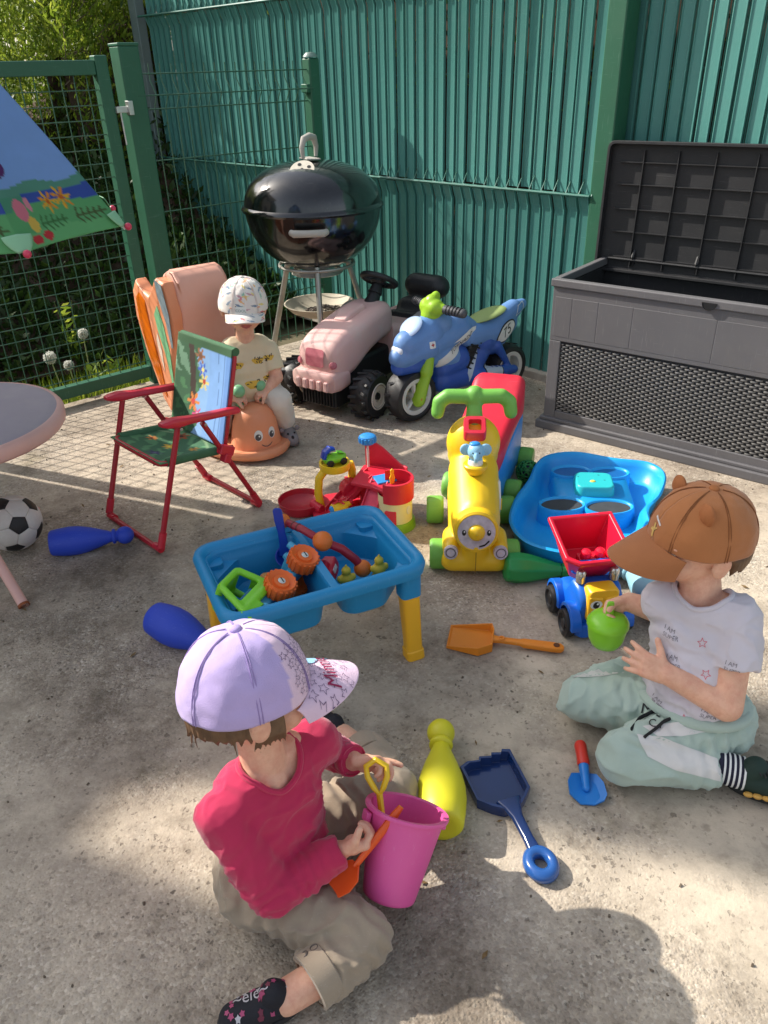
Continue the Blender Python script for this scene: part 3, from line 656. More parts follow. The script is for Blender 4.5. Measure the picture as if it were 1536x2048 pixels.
# raised lid, seen from its ribbed inside
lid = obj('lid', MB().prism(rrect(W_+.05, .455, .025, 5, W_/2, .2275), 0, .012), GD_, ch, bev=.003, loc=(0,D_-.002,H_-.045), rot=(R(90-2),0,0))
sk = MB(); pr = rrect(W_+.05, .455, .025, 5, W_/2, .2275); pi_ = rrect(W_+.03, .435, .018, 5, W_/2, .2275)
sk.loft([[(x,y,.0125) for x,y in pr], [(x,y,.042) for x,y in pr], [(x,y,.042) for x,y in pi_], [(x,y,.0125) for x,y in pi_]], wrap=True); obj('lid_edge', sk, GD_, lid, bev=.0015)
for x in (.11,.235,.365,.50,.64,.78,.92,1.06,1.19): obj('rib', MB().box(x-.0016,x+.0016,.02,.425,.0125,.027), GD_, lid)
for y in (.055,.145,.225,.31,.385): obj('rib', MB().box(.02,W_-.02,y-.0016,y+.0016,.0125,.024), GD_, lid)
for x in (.12,.36,.62,.92,1.18):
    obj('hinge_arm', MB().tube([(x,D_-.005,H_-.02),(x,D_-.022,H_+.015),(x,D_-.012,H_+.03),(x,D_+.0,H_+.03)], .012, 8, flat=.6), GD_, ch)
obj('hinge_rod', MB().tube([(.02,D_-.025,H_+.002),(W_-.02,D_-.025,H_+.002)], .005, 8), GD_, ch)

# ---- pink ride-on tractor
TP = mat('tractor_pink', (220,176,170), .55, .10, 6, .05, 90, dirt=.45, dcol=(212,200,188)); TPD = mat('tractor_rose', (188,104,116), .45, .2, 18, .05, dirt=.35, dcol=(206,160,158)); TCR = mat('tractor_cream', (216,206,192), .5, .08, 9, .05, dirt=.2)
tr = thing('ride_on_tractor', 'faded pink ride-on tractor with black wheels and steering wheel beside the kettle barbecue', 'toy tractor', (-.191,3.027,0), R(145))
def sect(w_, z0, z1, y, r_=.05, n=6): return [(x, y, zz) for x, zz in rrect(w_, z1-z0, min(r_, (z1-z0)/2-.001), n, 0, (z0+z1)/2)]
hood = MB().loft([sect(.14,.18,.255,.112,.035), sect(.19,.15,.30,.098,.045), sect(.20,.145,.325,.05,.045), sect(.205,.15,.345,-.03,.045), sect(.208,.20,.36,-.10,.045), sect(.21,.235,.38,-.20,.045), sect(.20,.24,.385,-.30,.045), sect(.17,.25,.38,-.315,.045)])
hood_o = obj('hood', hood, TP, tr, smooth=60, sub=1)
obj('nose_bumper', MB().loft([sect(.17,.13,.185,.135,.02), sect(.215,.12,.195,.128,.025), sect(.222,.115,.198,.08,.025), sect(.21,.12,.19,.02,.02)]), TP, tr, smooth=50, bev=.003)
for k in range(5): obj('bumper_tooth', MB().cb((-.07+.035*k,.138,.145),(.022,.014,.042)), TP, tr, bev=.006)
hb = bvh(hood_o)
dc = Decal(hb); dc.put(poly2d(rrect(.09,.07,.012)), (-.0,.12,.25), (-1,0,0), (0,1,.25), 0, .0015); dc.done('front_sticker', TPD, tr)
for sx in (-1,1): obj('headlight', MB().aim((sx*.08,.098,.225),(sx*.095,.13,.235)).lathe([(.001,.012),(.012,.010),(.016,.004),(.016,-.02)],16), TPD, tr)
obj('air_scoop', MB().loft([sect(.06,.33,.358,-.06,.012), sect(.075,.34,.382,-.10,.012), sect(.075,.35,.395,-.19,.012)]), TP, tr, bev=.004)
gl = MB().box(-.085,.085,-.02,.10,.045,.128); obj('grille', gl, BLK, tr, bev=.006)
for k in range(11): obj('grille_bar', MB().cb((-.075+.015*k,.103,.085),(.006,.012,.07)), BLK, tr, bev=.002)
obj('chassis', MB().box(-.075,.075,-.52,-.02,.06,.20), BLK, tr, bev=.02)
obj('axle', MB().tube([(-.16,0,.088),(.16,0,.088)], .014, 10), BLK, tr)
def wheel(parent, x, y, r_, w_, hub, lugs=16, sx=1, name='wheel', hr=.55):
    e = MB().at((x,y,r_),(0,PI/2,0)); e.lathe([(r_*.5,-w_/2),(r_*.9,-w_/2),(r_*.985,-w_*.36),(r_,0),(r_*.985,w_*.36),(r_*.9,w_/2),(r_*.5,w_/2)], 36)
    o = obj(name, e, BLK, parent)
    h = MB().at((x,y,r_),(0,PI/2,0)); 
    for s_ in (-1,1): h.lathe([(.001,s_*w_*.36),(r_*.22,s_*w_*.36),(r_*.25,s_*w_*.44),(r_*hr*.82,s_*w_*.44),(r_*hr,s_*w_*.53),(r_*hr*1.08,s_*w_*.5)], 30)
    obj('hub', h, hub, o)
    for s_ in (-1,1): obj('hub_cap', MB().at((x,y,r_),(0,PI/2,0)).lathe([(.001,s_*w_*.47),(r_*.15,s_*w_*.46),(r_*.17,s_*w_*.36)], 18), BLK, o)
    for k in range(lugs):
        a = 2*PI*k/lugs
        for s_ in (-1,1):
            a2 = a+(PI/lugs if s_ > 0 else 0); l = MB().at((x,y,r_),(a2,0,0)); l.at((x+s_*w_*.25, y-math.sin(a2)*r_*.985, r_+math.cos(a2)*r_*.985), (a2,0,s_*.5)); l.cb((0,0,0),(w_*.5,r_*.13,r_*.14)); obj('tread_lug', l, BLK, o, bev=.002)
    return o
wheel(tr, -.185, 0, .092, .085, TCR); wheel(tr, .185, 0, .092, .085, TCR)
for sx in (-1,1): wheel(tr, sx*.19, -.47, .135, .095, TCR, 12)
st = MB().tube([(0,-.28,.36),(0,-.33,.42)], [.035,.02], 14); st.tube([(0,-.315,.405),(0,-.34,.44)], [.03,.022], 14)
obj('steering_column', st, BLK, tr)
sw = MB().aim((0,-.345,.445),(0,-.385,.51)); sw.torus((0,0,.01), .072, .0125, 30, 10); sw.lathe([(.001,.012),(.03,.01),(.036,0),(.03,-.01)], 20)
for k in range(3): a = k*2*PI/3+.5; sw.tube([(0,0,0),(.07*math.cos(a),.07*math.sin(a),.01)], .012, 8, flat=.5)
obj('steering_wheel', sw, BLK, tr)
se = MB(); se.M = Matrix.Translation((-.06,-.01,.0)); se.rc((-.075,-.58,.28),(.075,-.58,.28),.05,.05); se.rc((-.085,-.48,.26),(.085,-.48,.26),.035,.035); se.rc((-.06,-.63,.375),(.06,-.63,.375),.052,.052); se.rc((-.07,-.55,.25),(.07,-.55,.25),.05,.05)
fuse('seat', se, BLK, tr, .008, 8)
for sx in (-1,1):
    fd = MB(); fd.grid(lambda i, j: (sx*(.125+.13*j), -.47+.165*math.cos(R(30+130*i)), .14+.165*math.sin(R(30+130*i))), 12, 3); obj('mudguard', fd, mat('mudguard_grey', (150,144,140), .5, .1, 8, .05, dirt=.25), tr, solid=.012, bev=.002)
obj('body_tub', MB().loft([sect(.2,.14,.30,-.30,.04), sect(.24,.14,.27,-.40,.04), sect(.22,.14,.28,-.60,.04)]), TP, tr, smooth=50)

# ---- blue toy motorbike
MBL = mat('bike_blue', (44,84,170), .35, .08, 6, .04, 90, dirt=.25, dcol=(104,134,186)); MLT = mat('bike_faded_blue', (96,138,196), .42, .1, 8, .04, dirt=.3, dcol=(140,166,200))
LIM = mat('lime_plastic', (150,190,46), .38, .06, 8, .03); LIP = mat('pale_lime', (150,168,104), .5, .1, 12, .1, 60, dirt=.25, dcol=(150,160,130))
mo = thing('toy_motorbike', 'blue and lime green toy balance motorbike with fat black tyres by the fence', 'toy motorbike', (.3265,3.038,0), R(127.2))
def tyre(parent, y, r_, w_, name):
    e = MB().at((0,y,r_),(0,PI/2,0)); e.lathe([(r_*.66,-w_*.42),(r_*.78,-w_*.5),(r_*.92,-w_*.46),(r_,-w_*.16),(r_,w_*.16),(r_*.92,w_*.46),(r_*.78,w_*.5),(r_*.66,w_*.42)], 44)
    o = obj(name, e, BLK, parent)
    h = MB().at((0,y,r_),(0,PI/2,0))
    for s_ in (-1,1): h.lathe([(r_*.52,s_*w_*.30),(r_*.54,s_*w_*.43),(r_*.68,s_*w_*.47),(r_*.72,s_*w_*.44)], 44)
    h.lathe([(r_*.53,-w_*.3),(r_*.53,w_*.3)], 44)
    h.tube([(0,0,-w_*.4),(0,0,w_*.4)], r_*.16, 16)
    for k in range(3):
        a = 2*PI*k/3+.6
        for s_ in (-1,1): h.tube([(r_*.1*math.cos(a),r_*.1*math.sin(a),s_*w_*.3),(r_*.56*math.cos(a+.25),r_*.56*math.sin(a+.25),s_*w_*.33)], [r_*.10,r_*.13], 8, flat=.6)
    obj('rim', h, WHT, o)
    for k in range(14):
        a = 2*PI*k/14; obj('tread_groove', MB().at((0,y-math.sin(a)*r_*.998,r_+math.cos(a)*r_*.998),(a,0,.5)).cb((0,0,0),(w_*.5,.007,.004)), INK, o)
    return o
tyre(mo, .262, .105, .095, 'front_wheel'); tyre(mo, -.265, .10, .09, 'rear_wheel')
b = MB()
b.rc((0,.27,.305),(0,.17,.33),.062,.075,16,fl=.9); b.rc((0,.31,.265),(0,.2,.29),.045,.075,16); b.rc((0,.30,.235),(0,.18,.25),.035,.06,16); b.rc((0,.2,.35),(0,.12,.36),.05,.06,16)
fuse('fairing', b, MLT, mo, .005, 8)
b = MB(); b.rc((0,.315,.228),(0,.2,.232),.034,.058,16); b.rc((0,.33,.25),(0,.24,.262),.022,.06,16); fuse('lower_fairing', b, MBL, mo, .005, 7)
b = MB(); b.rc((0,.16,.30),(0,.02,.32),.07,.065,16); b.rc((0,.12,.24),(0,.04,.20),.06,.055,16); b.rc((0,.03,.345),(0,-.05,.30),.055,.045,16); b.rc((0,.22,.28),(0,.1,.25),.06,.06,16); fuse('tank', b, MLT, mo, .005, 8)
b = MB(); b.rc((0,.10,.13),(0,-.06,.12),.055,.055,16); b.rc((0,.10,.18),(0,.02,.20),.055,.06,16); b.rc((-.045,-.06,.12),(-.058,-.265,.10),.034,.020,14); b.rc((.045,-.06,.12),(.058,-.265,.10),.034,.020,14); b.rc((0,-.12,.24),(0,-.18,.22),.06,.05,16); b.rc((0,-.12,.22),(0,-.05,.14),.05,.055,16); b.rc((-.052,-.235,.125),(-.045,-.17,.22),.012,.022,12); b.rc((.052,-.235,.125),(.045,-.17,.22),.012,.022,12); fuse('frame', b, MBL, mo, .005, 8)
b = MB(); b.rc((0,-.04,.285),(0,-.17,.275),.055,.062,16); b.rc((0,-.17,.285),(0,-.30,.34),.06,.04,16); b.rc((0,-.30,.34),(0,-.355,.352),.036,.022,14); b.rc((0,-.2,.25),(0,-.27,.29),.055,.045,16); tl = fuse('tail', b, MLT, mo, .005, 8)
obj('seat_pad', MB().at((0,-.150,.345),(R(-9),0,0)).sph((0,0,0),(.052,.10,.013),26,8), LIP, mo)
obj('engine_block', MB().at((0,-.03,.215),(R(30),0,0)).cb((0,0,0),(.085,.05,.15)), INK, mo, bev=.012)
for k in range(6): obj('engine_fin', MB().at((0,-.03-.055*math.sin(R(30))*(k-2.5)/2.5,.215+.055*math.cos(R(30))*(k-2.5)/2.5),(R(30),0,0)).cb((0,0,0),(.096,.054,.006)), INK, mo, bev=.002)
fk = MB()
for sx in (-1,1): fk.rc((sx*.052,.262,.10),(sx*.056,.225,.20),.034,.026,14,fl=.62); fk.rc((sx*.056,.225,.20),(sx*.04,.20,.26),.026,.024,14)
fuse('fork', fk, LIM, mo, .0045, 5)
for sx in (-1,1): obj('axle_cap', MB().at((sx*.077,.262,.105),(0,sx*PI/2,0)).lathe([(.001,.006),(.010,.004),(.012,-.004)],14), mat('badge_orange',(190,110,40),.4), mo)
hb_ = MB(); hb_.rc((-.02,.15,.43),(.02,.15,.43),.036,.036,14); hb_.rc((0,.155,.40),(0,.15,.45),.04,.03,14); hb_.rc((0,.14,.45),(0,.13,.47),.026,.018,14); hb_.rc((-.05,.14,.43),(.05,.14,.43),.02,.02)
fuse('handlebar', hb_, LIM, mo, .0045, 6)
for sx in (-1,1):
    gr_ = MB().rc((sx*.05,.14,.43),(sx*.135,.115,.425),.017,.018,14); o = obj('grip', gr_, mat('grip_grey', (74,74,78), .5, .1), mo)
    for k in range(5): obj('grip_ridge', MB().aim((sx*(.072+.013*k),.1335-.0038*k,.4285),(sx*.135,.115,.425)).torus((0,0,0),.0175,.0022,14,6), INK, o)
obj('headlight', MB().aim((0,.318,.30),(0,.40,.31)).at((0,.325,.295),(R(-75),0,0)).sph((0,0,0),(.034,.022,.012),20,8), mat('lamp_clear', (206,212,224), .15, .1, 40, 0), mo)
obj('windscreen', MB().at((0,.255,.375),(R(-40),0,0)).sph((0,0,0),(.05,.05,.012),20,8), mat('screen_blue', (170,192,224), .2, .1), mo)
bt = {o.name.split('.')[0]: bvh(o) for o in mo.children if o.name.split('.')[0] in ('fairing','tank','tail','frame')}
dk = Decal(bt['tank'])
def sidepoly(p): return [(x,y,0) for x,y in p], [tuple(range(len(p)))]
# side stickers on the flank facing the patio (local -x): right vector there is -y
SR = (0,-1,0); SN = (-1,0,.05)
dk.put(sidepoly([(-.15,-.06),(-.02,.012),(.075,.066),(.11,.064),(.085,.015),(-.02,-.036),(-.14,-.088)]), (-.1,.06,.265), SR, SN, 0); dk.put(sidepoly([(-.03,.02),(.05,.058),(.075,.062),(.03,.028)]), (-.1,.06,.27), SR, SN, 0)
v_, f_ = text_mesh('TORNADO', .026, .35); a_ = R(27); v_ = [(x*math.cos(a_)-y*math.sin(a_), x*math.sin(a_)+y*math.cos(a_), 0) for x, y, z in v_]
dk.put((v_, f_), (-.1,.045,.282), SR, SN, 1, .0016); dk.done('flank_sticker', [PWH, INK], mo)
dk = Decal(bt['fairing']); dk.put(poly2d(rrect(.026,.026,.004)), (-.1,.205,.31), SR, SN, 0, .001); dk.put(star2d and (lambda s: ([(x,y,0) for x,y in s], [tuple(range(len(s)))]))(star2d(.008,.5,4)), (-.1,.205,.31), SR, SN, 1, .0018); dk.done('square_sticker', [PWH, mat('print_red',(170,50,50),.5,0,5,0)], mo)
dk = Decal(bt['tail']); dk.put(poly2d([(x*math.cos(.5)-y*math.sin(.5), x*math.sin(.5)+y*math.cos(.5)) for x,y in ell2d(.064,.038)]), (-.1,-.215,.275), SR, SN, 1, .0008); dk.put(poly2d([(x*math.cos(.5)-y*math.sin(.5), x*math.sin(.5)+y*math.cos(.5)) for x,y in ell2d(.058,.032)]), (-.1,-.215,.275), SR, SN, 0, .0016)
v_, f_ = text_mesh('75', .056, .3); v_ = [(x*math.cos(.45)-y*math.sin(.45), x*math.sin(.45)+y*math.cos(.45), 0) for x, y, z in v_]; dk.put((v_, f_), (-.1,-.215,.275), SR, SN, 1, .0024)
dk.put(outline2d([(-.03,-.02),(.03,0),(.035,.028),(-.01,.02)], .006), (-.1,-.305,.345), SR, SN, 0, .001); dk.done('tail_sticker', [PWH, INK], mo)
dk = Decal(bt['frame']); dk.put(poly2d([(-.05,-.03),(.045,-.04),(.06,.02),(-.02,.035),(-.05,.02)]), (-.12,-.135,.135), SR, SN, 1, .0008); dk.put(poly2d([(-.045,-.025),(.041,-.035),(.055,.017),(-.02,.03),(-.045,.016)]), (-.12,-.135,.135), SR, SN, 0, .0016)
dk.put(poly2d([(-.02,-.06),(.03,.04),(.045,.075),(.03,.075),(-.03,-.02)]), (-.12,-.03,.165), SR, SN, 0, .001); dk.done('frame_sticker', [mat('sticker_pale',(178,190,206),.4,.05), INK], mo)
# ================================================================ left group: chair, snail toy, table, parasol, ball, skittles
RED = mat('red_enamel', (176,30,46), .35, .08, 10, .04, 120, dirt=.1, dcol=(120,50,50)); REDP = mat('red_plastic', (200,38,58), .38, .06, 8, .04, 120)
def fabric(name, attr='col', rough=.85): return mat(name, (128,128,128), rough, .08, 25, .12, 900, attr=attr)
FAB = fabric('printed_nylon')
hc = thing('folding_chair', 'small red framed folding chair with green and blue printed fabric seat and back', 'chair', (-.876,2.149,0), math.atan2(-.712,.702))
W = .31; r_ = .0085
def frame(name, pts, r=r_, n=10): return obj(name, MB().tube(pts, r, n), RED, hc)
def bend(a, b, c, k=.03):
    a, b, c = Vector(a), Vector(b), Vector(c); p = b+(a-b).normalized()*k; q = b+(c-b).normalized()*k
    return [p.lerp(b,t*1.0).lerp(b.lerp(q,t),t) for t in (0,.25,.5,.75,1)]
fp = [(0,.119,.365)]+bend((0,.119,.365),(0,-.005,.011),(W,-.005,.011))+bend((0,-.005,.011),(W,-.005,.011),(W,.119,.365))+[(W,.119,.365)]; frame('front_leg_frame', fp)
rp = [(0,.198,.352)]+bend((0,.198,.352),(0,.365,.011),(W,.365,.011))+bend((0,.365,.011),(W,.365,.011),(W,.198,.352))+[(W,.198,.352)]; frame('rear_leg_frame', rp)
xi = .018
bpz = [(xi,.272,.245)]+bend((xi,.272,.245),(xi,.352,.52),(W-xi,.352,.52))+bend((xi,.272,.245),(xi,.352,.52),(W-xi,.352,.52))[:0]+bend((xi,.352,.52),(W-xi,.352,.52),(W-xi,.272,.245))+[(W-xi,.272,.245)]; frame('back_frame', bpz)
spz = [(xi,.30,.232)]+bend((xi,.30,.232),(xi,.055,.262),(W-xi,.055,.262))+bend((xi,.055,.262),(W-xi,.055,.262),(W-xi,.30,.232))+[(W-xi,.30,.232)]; frame('seat_frame', spz)
for x in (0, W):
    s_ = 1 if x else -1
    a = MB().loft([[(x+p[0], y, z+p[1]) for p in rrect(w_, h_, min(w_,h_)*.35, 3)] for y, z, w_, h_ in ((.066,.386,.022,.010),(.08,.384,.034,.018),(.11,.380,.036,.030),(.16,.374,.030,.022),(.25,.363,.030,.020),(.315,.355,.027,.022),(.325,.353,.022,.018))]); obj('armrest', a, REDP, hc, smooth=50)
    for y, z in ((.119,.366),(.198,.354)): obj('rivet', MB().at((x+s_*.018,y,z-.004),(0,s_*PI/2,0)).lathe([(.001,.003),(.004,.0025),(.005,0)],12), STEEL, hc)
    hg = MB().at((x+s_*.002,.262,.243),(R(-25),0,0)); hg.cb((0,0,0),(.026,.05,.03)); hg.cb((s_*.004,.004,-.022),(.03,.024,.03)); obj('hinge_block', hg, REDP, hc, bev=.005)
    for (y0,z0),(y1,z1) in (((.035,.125),(-.002,.018)),((.31,.12),(.360,.02))):
        p0 = Vector((x,y0,z0)); p1 = Vector((x,y1,z1)); pp = p1.lerp(p0,.42); obj('foot_sleeve', MB().tube([pp,p1],.0115,10), REDP, hc)
        obj('foot_sleeve', MB().tube([p1+Vector((0,0,-.006)), p1+Vector((-s_*.035,0,-.006))],.0115,10), REDP, hc)
def flowers(u, v, lst):
    for cu, cv, rad, c1, c2 in lst:
        d = math.hypot(u-cu, v-cv); a = math.atan2(v-cv, u-cu)
        if d < rad*.3: return c2
        if d < rad*(.65+.35*math.cos(a*6)): return c1
    return None
def leafy(u, v, c0, c1, sc=9):
    n = mnoise.noise(Vector((u*sc, v*sc*1.4, 3.1))); k = math.sin((u*1.4+v)*sc*3+n*4)
    return c1 if k*.6+n > .35 else c0
def seat_paint(c):
    u, v = (c[0]-xi)/(W-2*xi), (c[1]-.05)/.26
    f = flowers(u, v, [(.18,.42,.07,(200,120,50),(120,50,30)),(.33,.72,.10,(150,74,40),(60,40,30)),(.48,.45,.09,(206,160,60),(230,200,70)),(.75,.6,.07,(200,150,60),(180,90,40)),(.62,.18,.10,(52,50,84),(90,90,120)),(.86,.3,.06,(196,120,60),(230,190,80))])
    if f: return f
    if abs(v-.55-.3*math.sin(u*3)) < .02: return (120,150,110)
    return leafy(u, v, (58,102,70), (84,134,90), 6)
sg = MB(); sg.grid(lambda i, j: (xi-.006+(W-2*xi+.012)*i, .05+.25*j, .270-.036*j-.016*math.sin(PI*i)*math.sin(PI*min(j*1.1,1))), 60, 50); so_ = obj('seat_fabric', sg, FAB, hc); paint(so_, seat_paint); q = so_.modifiers.new('s','SOLIDIFY'); q.thickness = .003
def back_paint(c):
    u, v = (c[0]-xi)/(W-2*xi), (c[2]-.255)/.27
    if v > .93: return (58,94,62)
    if u > .60: 
        if abs(u-.80-.02*math.sin(v*5)) < .006 or abs(u-.9) < .005: return (84,120,170)
        return (124,164,214) if u < .93 else (100,140,196)
    f = flowers(u, v, [(.34,.30,.12,(214,130,60),(196,70,60)),(.44,.17,.09,(206,74,130),(230,170,190)),(.42,.83,.10,(150,104,74),(120,80,56)),(.5,.55,.10,(214,196,110),(180,60,50)),(.46,.68,.09,(70,100,190),(230,214,120)),(.2,.08,.09,(50,90,60),(40,70,46))])
    if f: return f
    if abs(u-.30+.12*(v-.5)) < .05 and v > .25: return (66,52,44)
    if u > .42+.06*math.sin(v*14): return (134,172,214)
    return leafy(u, v, (58,96,66), (110,146,118) if v > .55 else (76,124,82), 7)
bgm = MB(); bgm.grid(lambda i, j: (xi-.006+(W-2*xi+.012)*i, .272+.08*j+.014*math.sin(PI*i)*math.sin(PI*j)-.009, .245+.285*j), 60, 64); bo = obj('back_fabric', bgm, FAB, hc); paint(bo, back_paint); q = bo.modifiers.new('s','SOLIDIFY'); q.thickness = .003
for x in (xi, W-xi): obj('fabric_hem', MB().tube([(x,.075,.2625),(x,.16,.252),(x,.28,.236)], .0125, 12), mat('green_hem', (66,108,74), .85, .1, 30, .2, 600), hc)
obj('fabric_hem', MB().tube([(xi-.004,.352,.52),(W*.5,.354,.519),(W-xi+.004,.352,.52)], .013, 12), mat('green_hem', (56,92,62), .85, .1, 30, .2, 600), hc)

# ---- orange snail rocker toy
SNO = mat('snail_orange', (226,146,104), .42, .07, 5, .05, 90, dirt=.22, dcol=(226,176,146)); SNP = mat('snail_pink', (224,164,142), .45, .07, 5, .05, 90, dirt=.2, dcol=(232,190,176)); MINT = mat('mint_plastic', (126,186,138), .4, .08, 8, .04)
sf = Vector((.6,-.8,0)); srz = math.atan2(sf.y, sf.x)     # local x = forwards, local y = the toy's left... seen from the patio
sn = thing('snail_rocker', 'orange snail shaped ride-on toy with a smiling face and mint green feelers', 'ride-on toy', (-.63,2.84,0), srz)
bs = MB(); bs.M = Matrix.Translation((.12,.0,0)); 
def ering(a, b_, z, n=44): return [(a*math.cos(2*PI*k/n), b_*math.sin(2*PI*k/n), z) for k in range(n)]
bs.loft([ering(.22,.14,.0), ering(.27,.175,.012), ering(.275,.18,.03), ering(.265,.172,.042), ering(.24,.15,.038), ering(.1,.06,.05)]); obj('base', bs, SNO, sn, smooth=60)
hd = MB().at((.27,0,.03)).loft([[((r1*math.cos(2*PI*k/32))+.012*z*6, r2*math.sin(2*PI*k/32), z) for k in range(32)] for z, r1, r2 in ((0,.085,.098),(.04,.08,.09),(.09,.073,.082),(.125,.064,.07),(.148,.048,.052),(.158,.028,.03),(.161,.006,.006))]); hd_o = obj('head', hd, SNO, sn, smooth=60)
ht = bvh(hd_o); dk = Decal(ht)
for yy in (-.026,.028):
    dk.put(poly2d(ell2d(.015,.021)), (.45,yy,.105), (0,1,0), (1,0,.12), 0); dk.put(poly2d(ell2d(.0105,.0125)), (.45,yy-.002,.099), (0,1,0), (1,0,.12), 1, .0016); dk.put(poly2d(ell2d(.003,.0035)), (.45,yy+.002,.103), (0,1,0), (1,0,.12), 0, .0024)
sm = [(-.022,.006),(-.012,-.002),(0,-.005),(.012,-.002),(.022,.006),(.021,.0085),(.011,.001),(0,-.002),(-.011,.001),(-.021,.0085)]
dk.put(poly2d(sm), (.45,.002,.062), (0,1,0), (1,0,.12), 1, .0016, cut=.004); dk.done('face_print', [PWH, mat('print_grey',(78,74,76),.5,0,5,0)], sn)
for yy in (-.036,.036):
    f_ = MB(); f_.tube([(.245,yy*.8,.15),(.255,yy*1.05,.20),(.262,yy*1.15,.225)], .012, 10)
    for k in range(4): f_.torus((.248+.005*k,yy*(.85+.08*k),.165+.015*k), .013, .005, 14, 6)
    o = obj('feeler', f_, MINT, sn); obj('feeler_ball', MB().sph((.268,yy*1.2,.245), .023, 20, 12), MINT, o)
prof = [(.0,.06),(.02,.2),(.012,.36),(.02,.48),(.014,.545),(-.004,.59),(-.034,.615),(-.07,.622),(-.11,.605),(-.15,.56),(-.19,.48),(-.215,.34),(-.205,.2),(-.16,.06)]
sb = MB(); sb.loft([[(u*.93-.008, y, z*.985) for u, z in prof] if abs(y) > .09 else [(u, y, z) for u, z in prof] for y in (-.104,-.088,.088,.104)]); obj('shell', sb, SNP, sn, smooth=50, sub=0, bev=.012, seg=3)
# the side lobe and its see-through orange window, on the flank seen from the left
for sy in (-1,):
    lb = MB(); out = [(-.02,.59),(.012,.48),(.0,.40),(-.06,.2),(-.13,.06),(-.19,.10),(-.29,.28),(-.335,.42),(-.325,.52),(-.28,.565),(-.22,.53),(-.17,.52),(-.13,.55),(-.08,.60)]
    lb.loft([[(x,sy*.10,z) for x,z in out],[(x,sy*.14,z) for x,z in out],[(-.15+(x+.15)*.93,sy*.15,.35+(z-.35)*.95) for x,z in out]]); l = obj('side_shell', lb, SNO, sn, smooth=50, bev=.006)
    win = [(-.20,.50),(-.25,.525),(-.29,.50),(-.295,.40),(-.25,.27),(-.17,.13),(-.135,.12),(-.15,.25),(-.185,.38)]
    obj('window', MB().loft([[(x,sy*.149,z) for x,z in win],[(-.21+(x+.21)*.9,sy*.1545,.33+(z-.33)*.9) for x,z in win]]), mat('orange_window', (236,120,24), .2, .15, 10, .04, trans=.25), l, bev=.003)
    for pts, m_ in (([(-.02,.585),(.008,.48),(.0,.36),(-.015,.36),(-.03,.45),(-.07,.54),(-.075,.595)], mat('grey_print',(126,140,146),.4,.25,40,0)), ([(-.09,.5),(-.06,.44),(-.04,.33),(-.05,.2),(-.065,.2),(-.085,.32),(-.12,.40),(-.13,.46)], MINT), ([(-.13,.39),(-.115,.33),(-.12,.24),(-.14,.3),(-.15,.36)], mat('cream_print',(226,206,186),.4,.1))):
        obj('side_print', MB().prism([(x,-z) for x,z in pts], 0, .0015).at(), m_, l, rot=(0,0,0)).matrix_local = Matrix(((1,0,0,0),(0,0,sy,sy*.1505),(0,-1,0,0),(0,0,0,1)))
obj('seat', MB().loft([ering(.10,.085,.04), ering(.095,.08,.12), ering(.09,.078,.15), ering(.07,.06,.158)]).at(), SNO, sn, smooth=60, loc=(.10,0,0))

# ---- round table with tube legs
TAB = mat('table_mauve', (162,150,158), .6, .07, 5, .12, 160, dirt=.4, dcol=(184,172,170)); TPK = mat('table_pink', (220,172,160), .5, .08, 7, .06, 90, dirt=.25, dcol=(226,196,186)); RUST = mat('rust', (140,78,46), .85, .4, 90, .4, 200)
tb = thing('round_table', 'low round childs table with worn mauve top and pink tube legs', 'table', (-1.20,1.98,0))
obj('tabletop', MB().lathe([(.001,.424),(.27,.424),(.285,.422),(.292,.419)], 72), TAB, tb)
obj('rim', MB().lathe([(.29,.4195),(.302,.418),(.309,.408),(.309,.385),(.302,.376),(.28,.374),(.001,.39)], 72), TPK, tb, smooth=60)
for pts in ([(-.10,-.02,.375),(.02,-.10,.28),(.20,-.27,.035),(.232,-.305,.004)], [(-.3,.04,.34),(-.16,.05,.20),(-.06,.06,.125),(.04,.065,.10),(.15,.07,.085)], [(-.1,.1,.375),(-.2,.2,.2),(-.25,.28,.004)], [(-.05,-.1,.375),(-.15,-.25,.2),(-.2,-.31,.004)]):
    o = obj('leg', MB().tube(pts, .014, 12), TPK, tb)
    if pts[-1][2] < .01:
        a, b_ = Vector(pts[-2]), Vector(pts[-1]); obj('leg_tip', MB().tube([b_.lerp(a,.13), b_], .0155, 12), RUST, o)

